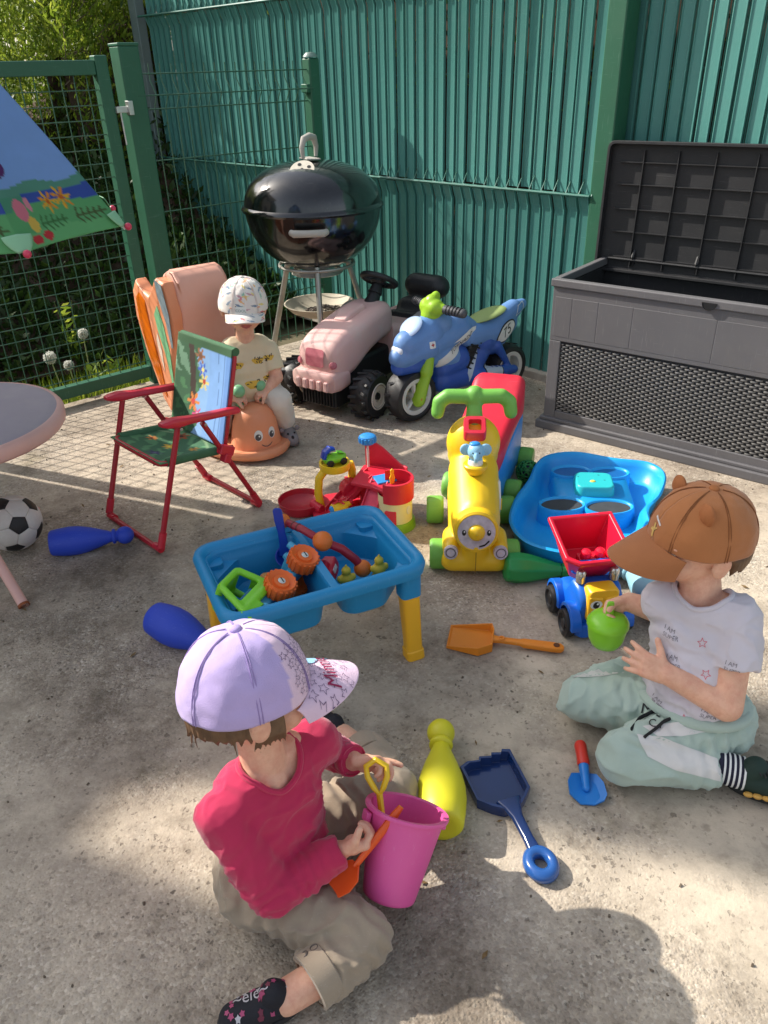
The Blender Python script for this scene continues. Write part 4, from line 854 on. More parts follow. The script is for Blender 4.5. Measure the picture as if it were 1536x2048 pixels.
# ---- childs parasol, its rim dips into view at the left edge
PC = Vector((-.985,1.885,0)); NP = 8; PR = .405; PZ = .925; PT = 1.45; A0 = R(0)
pa = thing('parasol', 'small childs parasol printed with blue sky, green hills and yellow flowers', 'parasol', PC)
CAN = mat('canopy_cloth', (128,128,128), .75, .04, 20, .08, 700, attr='col', tl=.45); 
def can_pt(k, u, v):      # u across the panel, v from the top to the hem
    a0 = A0+2*PI*k/NP; a1 = a0+2*PI/NP; p = Vector((math.cos(a0), math.sin(a0)))*(1-u)+Vector((math.cos(a1), math.sin(a1)))*u
    sc = 1-.045*math.sin(PI*u)*v; p = p*(PR*v*sc)
    return (p.x, p.y, PT+(PZ-PT)*(v**1.12)-.02*math.sin(PI*u)*v*(1-v)*4*.5)
def can_col(u, v, k):
    w_ = .010*math.sin(u*9+k)
    for cu, cv, r_ in ((.66,.862,.042),(.50,.868,.040)):
        d = math.hypot((u-cu)*.42, v-cv); a = math.atan2(v-cv, (u-cu)*.42)
        if d < .009: return (206,110,30)
        if d < r_*(.62+.38*math.cos(a*7)): return (232,184,52) if math.sin(a*3+1) > -.3 else (226,150,48)
    for cu, cv, rx, ry, c in ((.17,.74,.07,.028,(96,40,110)),(.10,.755,.07,.025,(84,36,104)),(.135,.752,.05,.005,(220,170,60)),(.30,.972,.05,.016,(206,60,66)),(.18,.976,.05,.016,(206,60,66)),(.16,.88,.07,.036,(222,132,150)),(.22,.93,.05,.026,(226,196,90)),(.27,.865,.03,.024,(226,150,164))):
        if ((u-cu)/rx)**2+((v-cv)/ry)**2 < 1: return c
    if v < .80+w_: return (140,178,226)
    if v < .832+w_*.5: return (96,158,136)
    if v < .872+.012*math.sin(u*6+2): return (62,92,178) if u > .25 else (84,156,126)
    for fu, fc in ((.80,(84,104,60)),(.42,(72,128,72))):       # fern sprays
        x, y = (u-fu)*.42, v-.935
        for q in range(5):
            s = -.05+.024*q
            if abs((x-s)-.5*abs(y)) < .004 and abs(y) < .030-.003*q: return fc
        if abs(y) < .002 and -.05 < x < .07: return fc
    return (118,190,126) if v > .95+w_ else (104,178,116)
for k in range(NP):
    mb = MB(); n1, n2 = (90, 150) if k in (7,0,6) else (24,36)
    mb.grid(lambda i, j: can_pt(k, i, max(j,.004)), n1, n2); o = obj('panel', mb, CAN, pa, smooth=0)
    me = o.data; me.shade_smooth(); ca = me.color_attributes.new('col', 'FLOAT_COLOR', 'POINT'); buf = []
    for i in range(n1+1):
        for j in range(n2+1): buf += list(lin(can_col(i/n1 if k != 0 else 1-i/n1, j/n2, k)))
    ca.data.foreach_set('color', buf); q = o.modifiers.new('s','SOLIDIFY'); q.thickness = .0012
    a = A0+2*PI*k/NP; d = Vector((math.cos(a), math.sin(a), 0)); rp = [d*(PR*v)+Vector((0,0,PT+(PZ-PT)*v**1.12-.008)) for v in (.02,.25,.5,.75,1.0)]
    rb = obj('rib', MB().tube(rp, .0028, 6), WHT, pa); obj('tip_ball', MB().sph(tuple(d*(PR+.008)+Vector((0,0,PZ-.002))), .0085, 12, 8), mat('tip_pink', (206,60,90), .35), rb)
    obj('hem_pocket', MB().grid(lambda i, j: tuple(d*(PR*(.945+.055*i)*(1-.010*(j-.5)**2*4))+Vector((-d.y,d.x,0))*((j-.5)*.060*(1-.6*i*i))+Vector((0,0,PZ+.031*(1-i)+.0015-.006*abs(j-.5)))), 8, 8), mat('pale_pocket', (136,186,146), .6, .05), pa, solid=.002)
obj('pole', MB().tube([(-.42,.22,.02),(-.02,.012,PT-.06),(0,0,PT+.03)], .011, 12), WHT, pa); obj('finial', MB().sph((0,0,PT+.035), .016, 14, 8), WHT, pa)
obj('foot', MB().lathe([(.001,.05),(.03,.05),(.10,.03),(.11,0),(.001,0)], 32), BLK, pa, loc=(-.42,.22,0))

# ---- football with its stitched panels
fb = thing('football', 'scuffed black and white football under the table', 'ball', (-1.105,1.985,.085)); BR = .084
t_ = (1+5**.5)/2; IC = [Vector(v).normalized() for v in [(-1,t_,0),(1,t_,0),(-1,-t_,0),(1,-t_,0),(0,-1,t_),(0,1,t_),(0,-1,-t_),(0,1,-t_),(t_,0,-1),(t_,0,1),(-t_,0,-1),(-t_,0,1)]]
ed = min((IC[0]-v).length for v in IC[1:])*1.01
nb = [[j for j in range(12) if j != i and (IC[i]-IC[j]).length < ed] for i in range(12)]
def ballpanel(pts, m_, name):
    c = sum(pts, Vector())/len(pts); x = (pts[0]-c).normalized(); z = c.normalized(); y = z.cross(x); pts = sorted(pts, key=lambda p: math.atan2((p-c).dot(y), (p-c).dot(x)))
    loop = []; n = len(pts)
    for i in range(n):
        for q in range(4): loop.append(pts[i].lerp(pts[(i+1) % n], q/4))
    rings = []
    for f_, h in ((1.0,.965),(.975,.992),(.9,1.0),(.6,1.004),(.3,1.006),(.02,1.006)): rings.append([tuple((c.lerp(p, f_)).normalized()*BR*h) for p in loop])
    obj(name, MB().loft(rings, (0,1)), m_, fb, smooth=70)
BW = mat('ball_white', (206,202,196), .5, .08, 20, .08, 200, dirt=.3, dcol=(150,144,134)); BB = mat('ball_black', (26,26,28), .5, .1, 20, .08, 200, dirt=.15, dcol=(90,86,80))
rot = Euler((.5,.9,.3)).to_matrix(); IC = [rot @ v for v in IC]
for i in range(12): ballpanel([IC[i].lerp(IC[j], 1/3) for j in nb[i]], BB, 'pentagon_panel')
for i in range(12):
    for j in nb[i]:
        for k in nb[i]:
            if i < j < k and k in nb[j]: ballpanel([IC[a].lerp(IC[b_], 1/3) for a, b_ in ((i,j),(j,i),(j,k),(k,j),(i,k),(k,i))], BW, 'hexagon_panel')

# ---- skittles lying about
def skittle(lab, m_, base, head, L_=.24, s=1.0, facet=0, roll=0):
    b_ = Vector((base[0], base[1], 0)); h = Vector((head[0], head[1], 0)); d = (h-b_).normalized()
    r0, r1 = .040*s, .0275*s; a = math.asin((r0-r1)/(L_*.85)); 
    t = thing('skittle', lab, 'skittle', (b_.x, b_.y, r0), 0, 'plastic skittles lying on the concrete')
    z = (d*math.cos(a)+Vector((0,0,-math.sin(a)*.6))).normalized(); x = Vector((0,0,1)).cross(z).normalized(); y = z.cross(x); t.rotation_euler = Matrix((x,y,z)).transposed().to_euler()
    k = L_/.24; pr = [(.001,.004),(.022,.0),(.033,.001),(.0375,.006),(.041,.03),(.0435,.06),(.0425,.085),(.038,.11),(.030,.14),(.021,.168),(.0165,.182),(.0155,.186)]
    pr = [(q*s, z_*k) for q, z_ in pr]
    obj('body', MB().lathe(pr, 40), m_, t, smooth=60)
    obj('collar', MB().lathe([(q*s, z_*k) for q, z_ in ((.0155,.1855),(.0215,.188),(.0225,.192),(.0215,.196),(.0165,.198),(.0155,.203))], 36), m_, t, smooth=60)
    obj('ball_top', MB().lathe([(max(.0265*s*math.sin(R(q)),.0005), .225*k-.0265*s*math.cos(R(q))) for q in range(24,181,12)], 32), m_, t, smooth=70)
    return t
SBL = mat('skittle_blue', (38,70,192), .5, .06, 10, .06, 180, dirt=.08, dcol=(70,84,150)); SYE = mat('skittle_yellow', (214,206,40), .45, .05, 10, .05, 180); SGR = mat('skittle_green', (40,150,76), .35, .08, 8, .05, 120); SPB = mat('skittle_pale_blue', (142,190,208), .42, .06, 8, .04)
skittle('bright blue skittle lying beside the football', SBL, (-.985,1.935), (-.775,1.985), .225)
skittle('dark blue skittle lying behind the child in the lilac cap', SBL, (-.585,1.555), (-.40,1.435), .24, 1.12)
skittle('yellow skittle lying behind the pink bucket', SYE, (.086,.915), (.103,1.145), .25, 1.08)
skittle('pale blue skittle lying behind the toy tipper truck', SPB, (.70,1.505), (.645,1.735), .25, 1.1)
# the green one is a faceted plastic bottle shape
gt_ = thing('skittle', 'faceted green bottle shaped skittle in front of the yellow train', 'skittle', (.322,1.735,.043), 0, 'plastic skittles lying on the concrete')
x_ = Vector((.98,.0,-.10)).normalized(); y_ = Vector((0,1,0)); z_ = x_; gt_.rotation_euler = Matrix((Vector((0,1,0)), z_.cross(Vector((0,1,0))), z_)).transposed().to_euler()
def ngon(r, z, n=8, a=.39): return [(r*math.cos(2*PI*k/n+a), r*math.sin(2*PI*k/n+a), z) for k in range(n)]
obj('body', MB().loft([ngon(.030,.0), ngon(.040,.006), ngon(.044,.035), ngon(.041,.065), ngon(.03,.11), ngon(.022,.14), ngon(.020,.155)]), SGR, gt_, bev=.005, seg=3); obj('neck', MB().loft([ngon(.0185,.155), ngon(.022,.165), ngon(.022,.185), ngon(.018,.20)]), SGR, gt_, bev=.004)
# ================================================================ toys in the middle
YEL = mat('toy_yellow', (240,196,34), .35, .06, 6, .04, 90, dirt=.10, dcol=(228,190,80)); TGR = mat('toy_green', (112,176,72), .42, .07, 8, .05, 90, dirt=.18, dcol=(150,186,110)); TRD = mat('toy_red', (206,34,58), .38, .07, 7, .04, 90, dirt=.12, dcol=(220,110,110)); TBL = mat('toy_blue', (46,140,214), .36, .06, 7, .04, 90, dirt=.08)
AQU = mat('table_blue', (26,136,190), .38, .06, 5, .04, 90, dirt=.08, dcol=(70,150,190)); YLG = mat('leg_yellow', (240,180,40), .4, .06, 8, .04); LIME = mat('bright_lime', (122,200,40), .36, .06, 8, .04, 90); ORG = mat('toy_orange', (226,104,36), .45, .08, 12, .06, 120, dirt=.12); CYN = mat('toy_cyan', (78,170,206), .4, .06, 8, .04); DBL = mat('deep_blue', (18,58,160), .36, .06, 9, .04); CRM = mat('toy_cream', (232,224,170), .45, .05, 8, .04)
PRW = mat('worn_sticker', (196,188,196), .5, .25, 60, .02, dirt=.25, dcol=(170,150,130))

# ---- yellow train walker
tn = thing('train_walker', 'yellow smiling toy train walker with green handle, red seat and green wheels', 'toy train', (.248,1.805,0), R(176))
b = MB(); b.rc((0,-.0,.150),(0,-.17,.215),.068,.072,22); b.rc((0,-.03,.12),(0,-.26,.12),.066,.07,18); b.rc((0,.0,.18),(0,-.18,.235),.045,.05,18)
b.rc((-.062,.03,.045),(.062,.03,.045),.034,.034,16); b.rc((-.066,.015,.065),(.066,.015,.065),.028,.028,16); b.box(-.07,.07,-.28,.03,.03,.11); b.rc((0,.045,.10),(0,.02,.06),.03,.05,16)
for sx in (-1,1): b.rc((sx*.066,.045,.088),(sx*.062,-.02,.09),.023,.028,16)
b.sph((0,-.215,.285),(.078,.068,.082),22,14); b.sph((0,-.225,.245),(.074,.07,.06),22,14)
lo = fuse('engine_body', b, YEL, tn, .005, 10); lt = bvh(lo)
obj('face_ring', MB().aim((0,.045,.150),(0,.115,.158)).lathe([(.001,.020),(.050,.020),(.053,.022),(.059,.018),(.062,.005),(.062,-.03)], 44), YEL, tn)
fc = obj('face_plate', MB().aim((0,.0655,.1525),(0,.1355,.1605)).lathe([(.001,.001),(.050,.001),(.0505,-.004)], 44), PRW, tn); ft = bvh(fc)
obj('nose', MB().aim((0,.064,.1525),(0,.134,.1605)).lathe([(.001,.020),(.014,.018),(.021,.011),(.0235,0)], 28), YEL, tn)
for sx in (-1,1):
    dk = Decal(ft); dk.put(poly2d(ell2d(.0055,.0085)), (sx*.033,.12,.158), (-1,0,0), (0,1,.115), 0, .0006, cut=.02); dk.put(poly2d(ell2d(.002,.003)), (sx*.033-.001,.12,.161), (-1,0,0), (0,1,.115), 1, .001, cut=.02); dk.n = 0; dk.done('eye', [INK, PWH], tn)
dk = Decal(ft); dk.put(poly2d([(.008,-.037),(.022,-.034),(.034,-.022),(.036,-.017),(.032,-.017),(.022,-.028),(.008,-.033)]), (0,.12,.1525), (-1,0,0), (0,1,.115), 0, .0006, cut=.02); dk.done('mouth', [INK, PWH], tn)
obj('seam', MB().tube([(0,.079,.098),(0,.083,.07),(0,.072,.03)], .0012, 5), mat('seam_dark', (150,120,30), .6), tn)
for sx in (-1,1): 
    l = obj('headlamp', MB().aim((sx*.067,.066,.089),(sx*.07,.10,.095)).lathe([(.001,.003),(.0145,.003),(.016,.0055),(.0185,.004),(.0195,-.01)], 24), PRW, tn); obj('lamp_ring', MB().aim((sx*.0673,.0693,.0896),(sx*.0703,.1033,.0956)).torus((0,0,0), .0125, .0012, 22, 6), mat('print_grey2', (90,84,88), .5), l)
obj('funnel', MB().lathe([(.022,.255),(.026,.262),(.033,.272),(.034,.280),(.031,.283),(.001,.281)], 28).at(), YEL, tn, loc=(0,-.085,.0))
el = MB(); el.sph((0,-.085,.318),.0235,18,12); el.sph((0,-.085,.296),(.019,.017,.017),16,10)
for sx in (-1,1): el.sph((sx*.027,-.088,.322),(.017,.006,.0185),14,10)
el.tube([(0,-.064,.318),(0,-.056,.310),(0,-.056,.302),(.002,-.060,.297)], [.008,.007,.006,.005], 10)
e_ = fuse('elephant', el, mat('elephant_blue', (140,192,220), .4, .08, 20, .03), tn, .0025, 4)
obj('cap', MB().sph((.003,-.087,.340),(.015,.012,.006),14,8), TBL, e_); obj('skirt', MB().lathe([(.021,.279),(.020,.292),(.017,.297)], 20), PWH, e_, loc=(0,-.085,0))
for sx in (-1,1): obj('eye', MB().sph((sx*.009,-.0635,.323),.002,8,6), INK, e_)
rb = MB(); o_ = rrect(.062,.062,.012,4); i_ = rrect(.036,.036,.006,4)
rb.loft([[(x,y,-.02) for x,y in o_],[(x,y,.012) for x,y in o_],[(x*.92,y*.92,.017) for x,y in o_],[(x,y,.017) for x,y in i_],[(x,y,-.012) for x,y in i_]], (1,1)); obj('red_slot', rb, TRD, tn, loc=(0,-.165,.352), rot=(R(-32),0,0))
hn = MB(); hn.rc((0,-.205,.35),(0,-.225,.405),.026,.021,16); hn.rc((0,-.228,.415),(0,-.230,.425),.027,.027,16)
for sx in (-1,1): hn.rc((0,-.228,.42),(sx*.075,-.228,.422),.0215,.021,16); hn.rc((sx*.075,-.228,.422),(sx*.098,-.228,.405),.021,.0205,16); hn.rc((sx*.098,-.228,.405),(sx*.103,-.222,.375),.0205,.019,16)
fuse('handle', hn, TGR, tn, .004, 6)
kp = obj('key_panel', MB().prism([(-.05,-.03),(.12,-.01),(.125,.04),(-.02,.085),(-.06,.05)], 0, .012), PWH, tn, bev=.004, rot=(R(90),0,R(-90)), loc=(-.062,-.13,.13))
for k in range(6): obj('piano_key', MB().cb((-.04+.026*k,.022+.006*(k%2),.0135),(.006,.035,.006)), INK if k % 2 else YEL, kp, bev=.001)
def roller(x, y, z=.043, r=.043, w=.052): obj('wheel', MB().at((x,y,z),(0,PI/2,0)).lathe([(.001,-w/2),(r*.55,-w/2),(r*.62,-w*.44),(r*.86,-w/2),(r*.97,-w*.42),(r,-w*.3),(r,w*.3),(r*.97,w*.42),(r*.86,w/2),(r*.62,w*.44),(r*.55,w/2),(.001,w/2)], 36), TGR, tn)
for x, y in ((-.098,.0),(.098,.0),(-.108,-.25),(.108,-.25)): roller(x, y)
WA = R(-13)
def wg(x, y, z): return (x*math.cos(WA)-y*math.sin(WA)-.0, -.27+x*math.sin(WA)+y*math.cos(WA), z)
wm = Matrix.Translation((-.012,-.27,0)) @ Matrix.Rotation(R(-15), 4, 'Z')
for x, y in ((-.10,-.12),(.10,-.12),(-.10,-.37),(.10,-.37)):
    p = wm @ Vector((x,y,0)); obj('wheel', MB().at((p.x,p.y,.043),(0,PI/2,R(-15))).lathe([(.001,-.026),(.028,-.026),(.037,-.026),(.042,-.02),(.043,-.012),(.043,.012),(.042,.02),(.037,.026),(.001,.026)], 34), TGR, tn)
bb = MB(); bb.M = wm.copy(); bb.loft([[(x,-.02,z) for x,z in rrect(.13,.13,.02,4,0,.105)],[(x,-.06,z) for x,z in rrect(.15,.16,.02,4,0,.115)],[(x,-.38,z) for x,z in rrect(.16,.19,.02,4,0,.125)],[(x,-.40,z) for x,z in rrect(.14,.17,.02,4,0,.125)]])
obj('wagon_body', bb, TBL, tn, smooth=50, bev=.006)
sb_ = MB(); sb_.M = wm.copy(); sb_.loft([[(x,y,z) for x,z in rrect(w_,h_,min(h_*.45,.03),5,0,c_)] for y,w_,h_,c_ in ((.03,.11,.09,.19),(.0,.155,.105,.20),(-.06,.165,.07,.232),(-.2,.172,.07,.245),(-.28,.176,.085,.255),(-.32,.176,.14,.275),(-.37,.17,.15,.275),(-.405,.14,.12,.265))]); so2 = obj('seat', sb_, TRD, tn, smooth=60, sub=1)
lid_ = MB(); lid_.M = wm.copy(); lid_.sph((0,-.08,.2685),(.042,.03,.006),22,8); obj('seat_button', lid_, mat('red_bright', (222,30,50), .35), tn)

# ---- toy garage with its vehicles
gg = thing('toy_garage', 'red toy garage with ramps, yellow arch platform and cream round tower', 'toy garage', (-.10,2.105,0))
obj('round_tray', MB().lathe([(.001,.012),(.055,.014),(.066,.022),(.070,.038),(.074,.038),(.071,.018),(.06,.002),(.001,0)], 40), mat('tray_red', (176,26,46), .38, .06, 7), gg, loc=(-.165,.06,0))
obj('base', MB().prism([(-.115,-.06),(.04,-.085),(.10,-.09),(.17,-.02),(.16,.10),(.02,.145),(-.09,.12),(-.13,.04)], 0, .022), TRD, gg, bev=.005)
obj('green_foot', MB().lathe([(.001,.028),(.056,.028),(.060,.022),(.062,0),(.001,0)], 36), mat('foot_green', (120,170,44), .4), gg, loc=(.135,-.055,.0))
obj('tower', MB().lathe([(.052,.02),(.052,.118)], 40), CRM, gg, loc=(.135,-.055,0)); 
obj('tower_window', MB().at((.135+.0525*math.cos(R(-40)),-.055+.0525*math.sin(R(-40)),.07),(PI/2,0,R(50))).prism(ell2d(.009,.014), -.001, .001), PWH, gg)
tw = MB(); tw.lathe([(.050,.098),(.057,.098),(.058,.165),(.050,.165)], 40, (0,0), R(-130), R(120)); obj('tower_wall', tw, TRD, gg, loc=(.135,-.055,0), bev=.003, smooth=50)
obj('upper_deck', MB().prism([(.0,.0),(.06,-.03),(.13,-.10),(.18,-.05),(.17,.06),(.11,.12),(.04,.12)], .112, .124), TRD, gg, bev=.003)
bw = MB(); bw.loft([[(x,y,.1),(x,y,zz),(x+.004,y+.008,zz),(x+.004,y+.008,.1)] for x,y,zz in ((.045,.115,.205),(.07,.118,.205),(.10,.112,.185),(.13,.095,.16),(.155,.07,.145),(.175,.035,.15))]); obj('back_wall', bw, TRD, gg, smooth=50, bev=.003)
obj('lift_post', MB().tube([(.055,.105,.02),(.055,.105,.2)], .004, 8), mat('post_pale', (206,204,198), .4), gg)
kn = MB().lathe([(.001,.232),(.016,.232),(.024,.228),(.026,.22),(.026,.208),(.02,.202),(.001,.202)], 30); kb = obj('lift_knob', kn, TBL, gg, loc=(.055,.112,.0))
for k in range(14): a = 2*PI*k/14; obj('knob_grip', MB().cb((.026*math.cos(a),.026*math.sin(a),.216),(.006,.006,.018)), TBL, kb, bev=.002)
obj('blue_pad', MB().at((.105,.012,.1265),(0,0,.35)).cb((0,0,0),(.062,.055,.006)), TBL, gg, bev=.002)
obj('flag', MB().at((.128,-.02,.125),(PI/2,0,.3)).prism([(-.006,0),(.006,0),(.009,.02),(.005,.035),(.006,.045),(0,.052),(-.006,.045),(-.004,.03),(-.009,.02)], -.002, .002), YEL, gg, bev=.001)
for nm, pts, m_ in (('ramp', [(.09,-.01,.122),(.075,-.035,.10),(.055,-.06,.06),(.03,-.085,.028)], mat('ramp_rose', (222,70,96), .4, .2, 30)), ('ramp', [(.06,.05,.122),(.02,.04,.09),(-.03,.02,.05),(-.06,-.02,.026)], TRD)):
    rm = MB(); rr_ = []
    for i, p in enumerate(pts):
        t_ = Vector(pts[min(i+1,3)])-Vector(pts[max(i-1,0)]); s_ = Vector((-t_.y, t_.x, 0)).normalized()*.026; p = Vector(p)
        rr_.append([tuple(p-s_+Vector((0,0,.014))),tuple(p-s_),tuple(p+s_),tuple(p+s_+Vector((0,0,.014))),tuple(p+s_*1.1+Vector((0,0,.014))),tuple(p+s_*1.1-Vector((0,0,.006))),tuple(p-s_*1.1-Vector((0,0,.006))),tuple(p-s_*1.1+Vector((0,0,.014)))])
    rm.loft(rr_); obj(nm, rm, m_, gg, smooth=30)
obj('half_drum', MB().at((-.005,.06,.07),(PI/2,0,.4)).lathe([(.001,-.02),(.032,-.02),(.032,.02),(.001,.02)], 28), TRD, gg, bev=.003)
obj('low_wall', MB().prism([(.10,-.105),(.135,-.11),(.14,-.10),(.105,-.095)], .02, .075), TRD, gg, bev=.003)
obj('inner_wall', MB().loft([[(x,y,.02),(x,y,z),(x-.004,y+.006,z),(x-.004,y+.006,.02)] for x,y,z in ((-.02,.10,.09),(.02,.085,.10),(.05,.04,.122),(.03,.03,.11))]), TRD, gg, bev=.002)
obj('pipe', MB().tube([(-.125,.03,.035),(-.095,.0,.03)], .014, 16), TRD, gg)
ar = MB(); 
for sx, pts in ((0, [(-.098,.028,.01),(-.105,.032,.07),(-.10,.038,.12),(-.078,.045,.148)]), (1, [(.0,.095,.06),(.002,.095,.12),(-.004,.088,.15)])): ar.tube(pts, [.0135]*len(pts), 12, flat=.85)
fuse('arch', ar, YEL, gg, .003, 5)
pf = obj('platform', MB().lathe([(.001,.158),(.038,.158),(.041,.166),(.048,.166),(.049,.158),(.047,.143),(.04,.14),(.001,.14)], 40), YEL, gg, loc=(-.05,.062,0))
def mini_car(): 
    t = thing('toy_car', 'tiny lime green toy car with a blue roof on the garage platform', 'toy car', (-.15,2.167,.16), R(-65))
    b = MB(); b.rc((0,-.022,.02),(0,.026,.018),.017,.015,16); b.rc((-.01,-.02,.018),(-.01,.022,.018),.013,.013); b.rc((.01,-.02,.018),(.01,.022,.018),.013,.013)
    fuse('body', b, LIME, t, .0022, 4)
    for x in (-.021,.021):
        for y in (-.021,.023): obj('wheel', MB().at((x,y,.0115),(0,PI/2,0)).lathe([(.001,-.005),(.009,-.005),(.0115,-.003),(.0115,.003),(.009,.005),(.001,.005)], 18), BLK, t)
    obj('roof', MB().tube([(0,-.036,.026),(0,-.03,.045),(0,-.014,.054),(0,.0,.05)], [.017,.018,.017,.012], 14, flat=.45, up=(1,0,0)), DBL, t)
    obj('bonnet', MB().at((0,.02,.034),(R(-14),0,0)).cb((0,0,0),(.022,.02,.004)), mat('lime_dark',(70,140,30),.4), t, bev=.0015)
mini_car()
he = thing('toy_helicopter', 'tiny yellow toy helicopter with blue window inside the red garage', 'toy helicopter', (-.138,2.075,.028), R(25))
b = MB(); b.rc((-.012,0,.024),(.012,0,.024),.020,.018,16); b.rc((.012,0,.026),(.036,0,.03),.013,.008,14); fuse('body', b, YEL, he, .0022, 4)
obj('window', MB().sph((-.026,-.004,.026),(.008,.013,.012),16,10), TBL, he); obj('belly', MB().sph((.006,0,.013),(.026,.015,.008),16,8), ORG, he)
for a in (.3, 1.87): obj('rotor_blade', MB().at((0,0,.047),(0,0,a)).cb((0,0,0),(.052,.007,.003)), TRD, he, bev=.001)
obj('tail_fin', MB().cb((.04,0,.036),(.010,.018,.010)), TRD, he, bev=.002)
for p in ((-.012,-.017),(-.012,.017),(.024,-.012)): obj('wheel', MB().at((p[0],p[1],.008),(PI/2,0,0)).lathe([(.001,-.004),(.009,-.003),(.009,.003),(.001,.004)],16), BLK, he)

# ---- sand and water table
wt = thing('water_table', 'blue two bin sand and water play table on yellow legs full of toys', 'play table', (-.1765,1.4675,0), R(23.8))
Lx, Ly = .455, .30
def ring(w_, h_, r_, z, cx=0, cy=0): return [(x,y,z) for x,y in rrect(w_, h_, r_, 6, cx, cy)]
top = MB(); top.loft([ring(Lx,Ly,.045,.245), ring(Lx+.014,Ly+.014,.05,.243), ring(Lx+.02,Ly+.02,.05,.262), ring(Lx+.012,Ly+.012,.05,.274), ring(Lx-.01,Ly-.01,.042,.277), ring(Lx-.026,Ly-.026,.036,.270), ring(Lx-.034,Ly-.034,.034,.262)], (0,0)); obj('rim', top, AQU, wt, smooth=60)
binspec = ((-.11,-.2085,.006,'bin'),(.115,.024,.2085,'bin'))
def octo(x0, x1, h_, z, co, ci, side):     # rectangle whose two outer corners are cut off for the legs
    y = h_/2; a, b_ = (co, ci) if side < 0 else (ci, co)
    P = [(x0+a,-y),(x1-b_,-y),(x1,-y+b_),(x1,y-b_),(x1-b_,y),(x0+a,y),(x0,y-a),(x0,-y+a)]
    o = []
    for i in range(8):
        p, q, r_ = np.array(P[i-1]), np.array(P[i]), np.array(P[(i+1) % 8])
        for t in (0,.5,1):
            u = q+(p-q)*min(.010/max(np.linalg.norm(p-q),1e-6),.45); v = q+(r_-q)*min(.010/max(np.linalg.norm(r_-q),1e-6),.45); m_ = (u+v)/2*.5+q*.5; o.append(tuple((u,m_,v)[int(t*2)])+(z,))
    return o
for cx_, x0, x1, nm in binspec:
    h_ = Ly-.034; sd_ = -1 if x0 < -.1 else 1; q = MB()
    q.loft([octo(x0,x1,h_,.2625,.022,.012,sd_), octo(x0+.003,x1-.003,h_-.006,.252,.022,.012,sd_), octo(x0+.006,x1-.006,h_-.012,.236,.024,.014,sd_), octo(x0+.010,x1-.010,h_-.020,.229,.062,.016,sd_), octo(x0+.020,x1-.018,h_-.036,.168,.058,.018,sd_), octo(x0+.028,x1-.026,h_-.052,.160,.054,.02,sd_)], (0,1)); o = obj(nm, q, AQU, wt, smooth=35); m_ = o.modifiers.new('s','SOLIDIFY'); m_.thickness = .004; m_.offset = 1
dv = MB(); dv.loft([[(.002,y,.258),(.006,y,.2665),(.024,y,.2665),(.028,y,.258)] for y in (-Ly/2+.018, Ly/2-.018)]); obj('divider', dv, AQU, wt, bev=.002)
for sx in (-1,1):
    for sy in (-1,1):
        sk_ = MB(); sk_.loft([[(sx*.196+x,sy*.118+y,z) for x,y in rrect(w_,w_*.9,.012,3)] for z,w_ in ((.245,.050),(.20,.050),(.178,.050))]); obj('leg_socket', sk_, AQU, wt, bev=.002)
        lg = MB(); lg.loft([[(sx*(.196+(.182-z)*.04)+x,sy*(.118+(.182-z)*.05)+y,z) for x,y in rrect(w_,w_*.9,.010,3)] for z,w_ in ((.182,.044),(.06,.040),(.026,.040),(.024,.045),(.0,.046))]); obj('leg', lg, YLG, wt, bev=.002)
def onT(x, y, z): 
    a = R(23.8); return (-.1765+x*math.cos(a)-y*math.sin(a), 1.4675+x*math.sin(a)+y*math.cos(a), z)
# tipper with orange wheels lying in the left bin
_A = Matrix.Rotation(R(23.8), 3, 'Z'); _y = (_A @ Vector((-.73,-.68,.0))).normalized(); _x = _A @ Vector((-.25,.30,-.92)); _x = (_x-_y*_x.dot(_y)).normalized(); _z = _x.cross(_y)
tt = thing('toy_truck', 'green and light blue toy truck with chunky orange wheels lying in the play table', 'toy truck', onT(-.078,-.030,.234), tuple(Matrix((_x,_y,_z)).transposed().to_euler()))
# local: y forward (cab), z up
cb_ = MB()
def fr_(a, b_, r_=.0085): cb_.tube([a,b_], r_, 8)
X = .036; F0, F1, B0, B1 = (.155,.0), (.125,.082), (.055,.0), (.062,.085)
for sx in (-1,1): fr_((sx*X,.152,.01),(sx*X*.85,.122,.085)); fr_((sx*X,.05,.01),(sx*X*.85,.058,.085)); fr_((sx*X*.85,.122,.085),(sx*X*.85,.058,.085)); fr_((sx*X,.152,.01),(sx*X,.05,.01)); fr_((sx*X,.10,.01),(sx*X,.10,.012))
for y, z in ((.152,.01),(.122,.085),(.05,.01),(.058,.085)): fr_((-X*(1 if z < .05 else .85),y,z),(X*(1 if z < .05 else .85),y,z))
cb_.box(-.036,.036,.058,.122,.082,.092); cb_.box(-.042,.042,.11,.165,-.012,.012); cb_.box(-.036,.036,.046,.056,.0,.05); cb_.box(-.04,-.03,.05,.15,.0,.03); cb_.box(.03,.04,.05,.15,.0,.03)
fuse('cab', cb_, LIME, tt, .003, 4)
obj('windscreen_hole', MB().cb((0,.10,.03),(.05,.05,.02)), mat('cab_floor', (40,110,150), .5), tt, bev=.004)
ch_ = MB().box(-.027,.027,-.10,.13,-.018,.006); ch_.box(-.034,.034,-.105,-.06,-.01,.03); ch_.box(-.04,.04,.10,.14,-.03,-.008); obj('chassis', ch_, CYN, tt, bev=.006, seg=3)
for x, y in ((.018,-.10),(-.018,-.10)): obj('hinge_peg', MB().tube([(x,y,.0),(x,y-.012,.045)], [.012,.009], 12), CYN, tt)
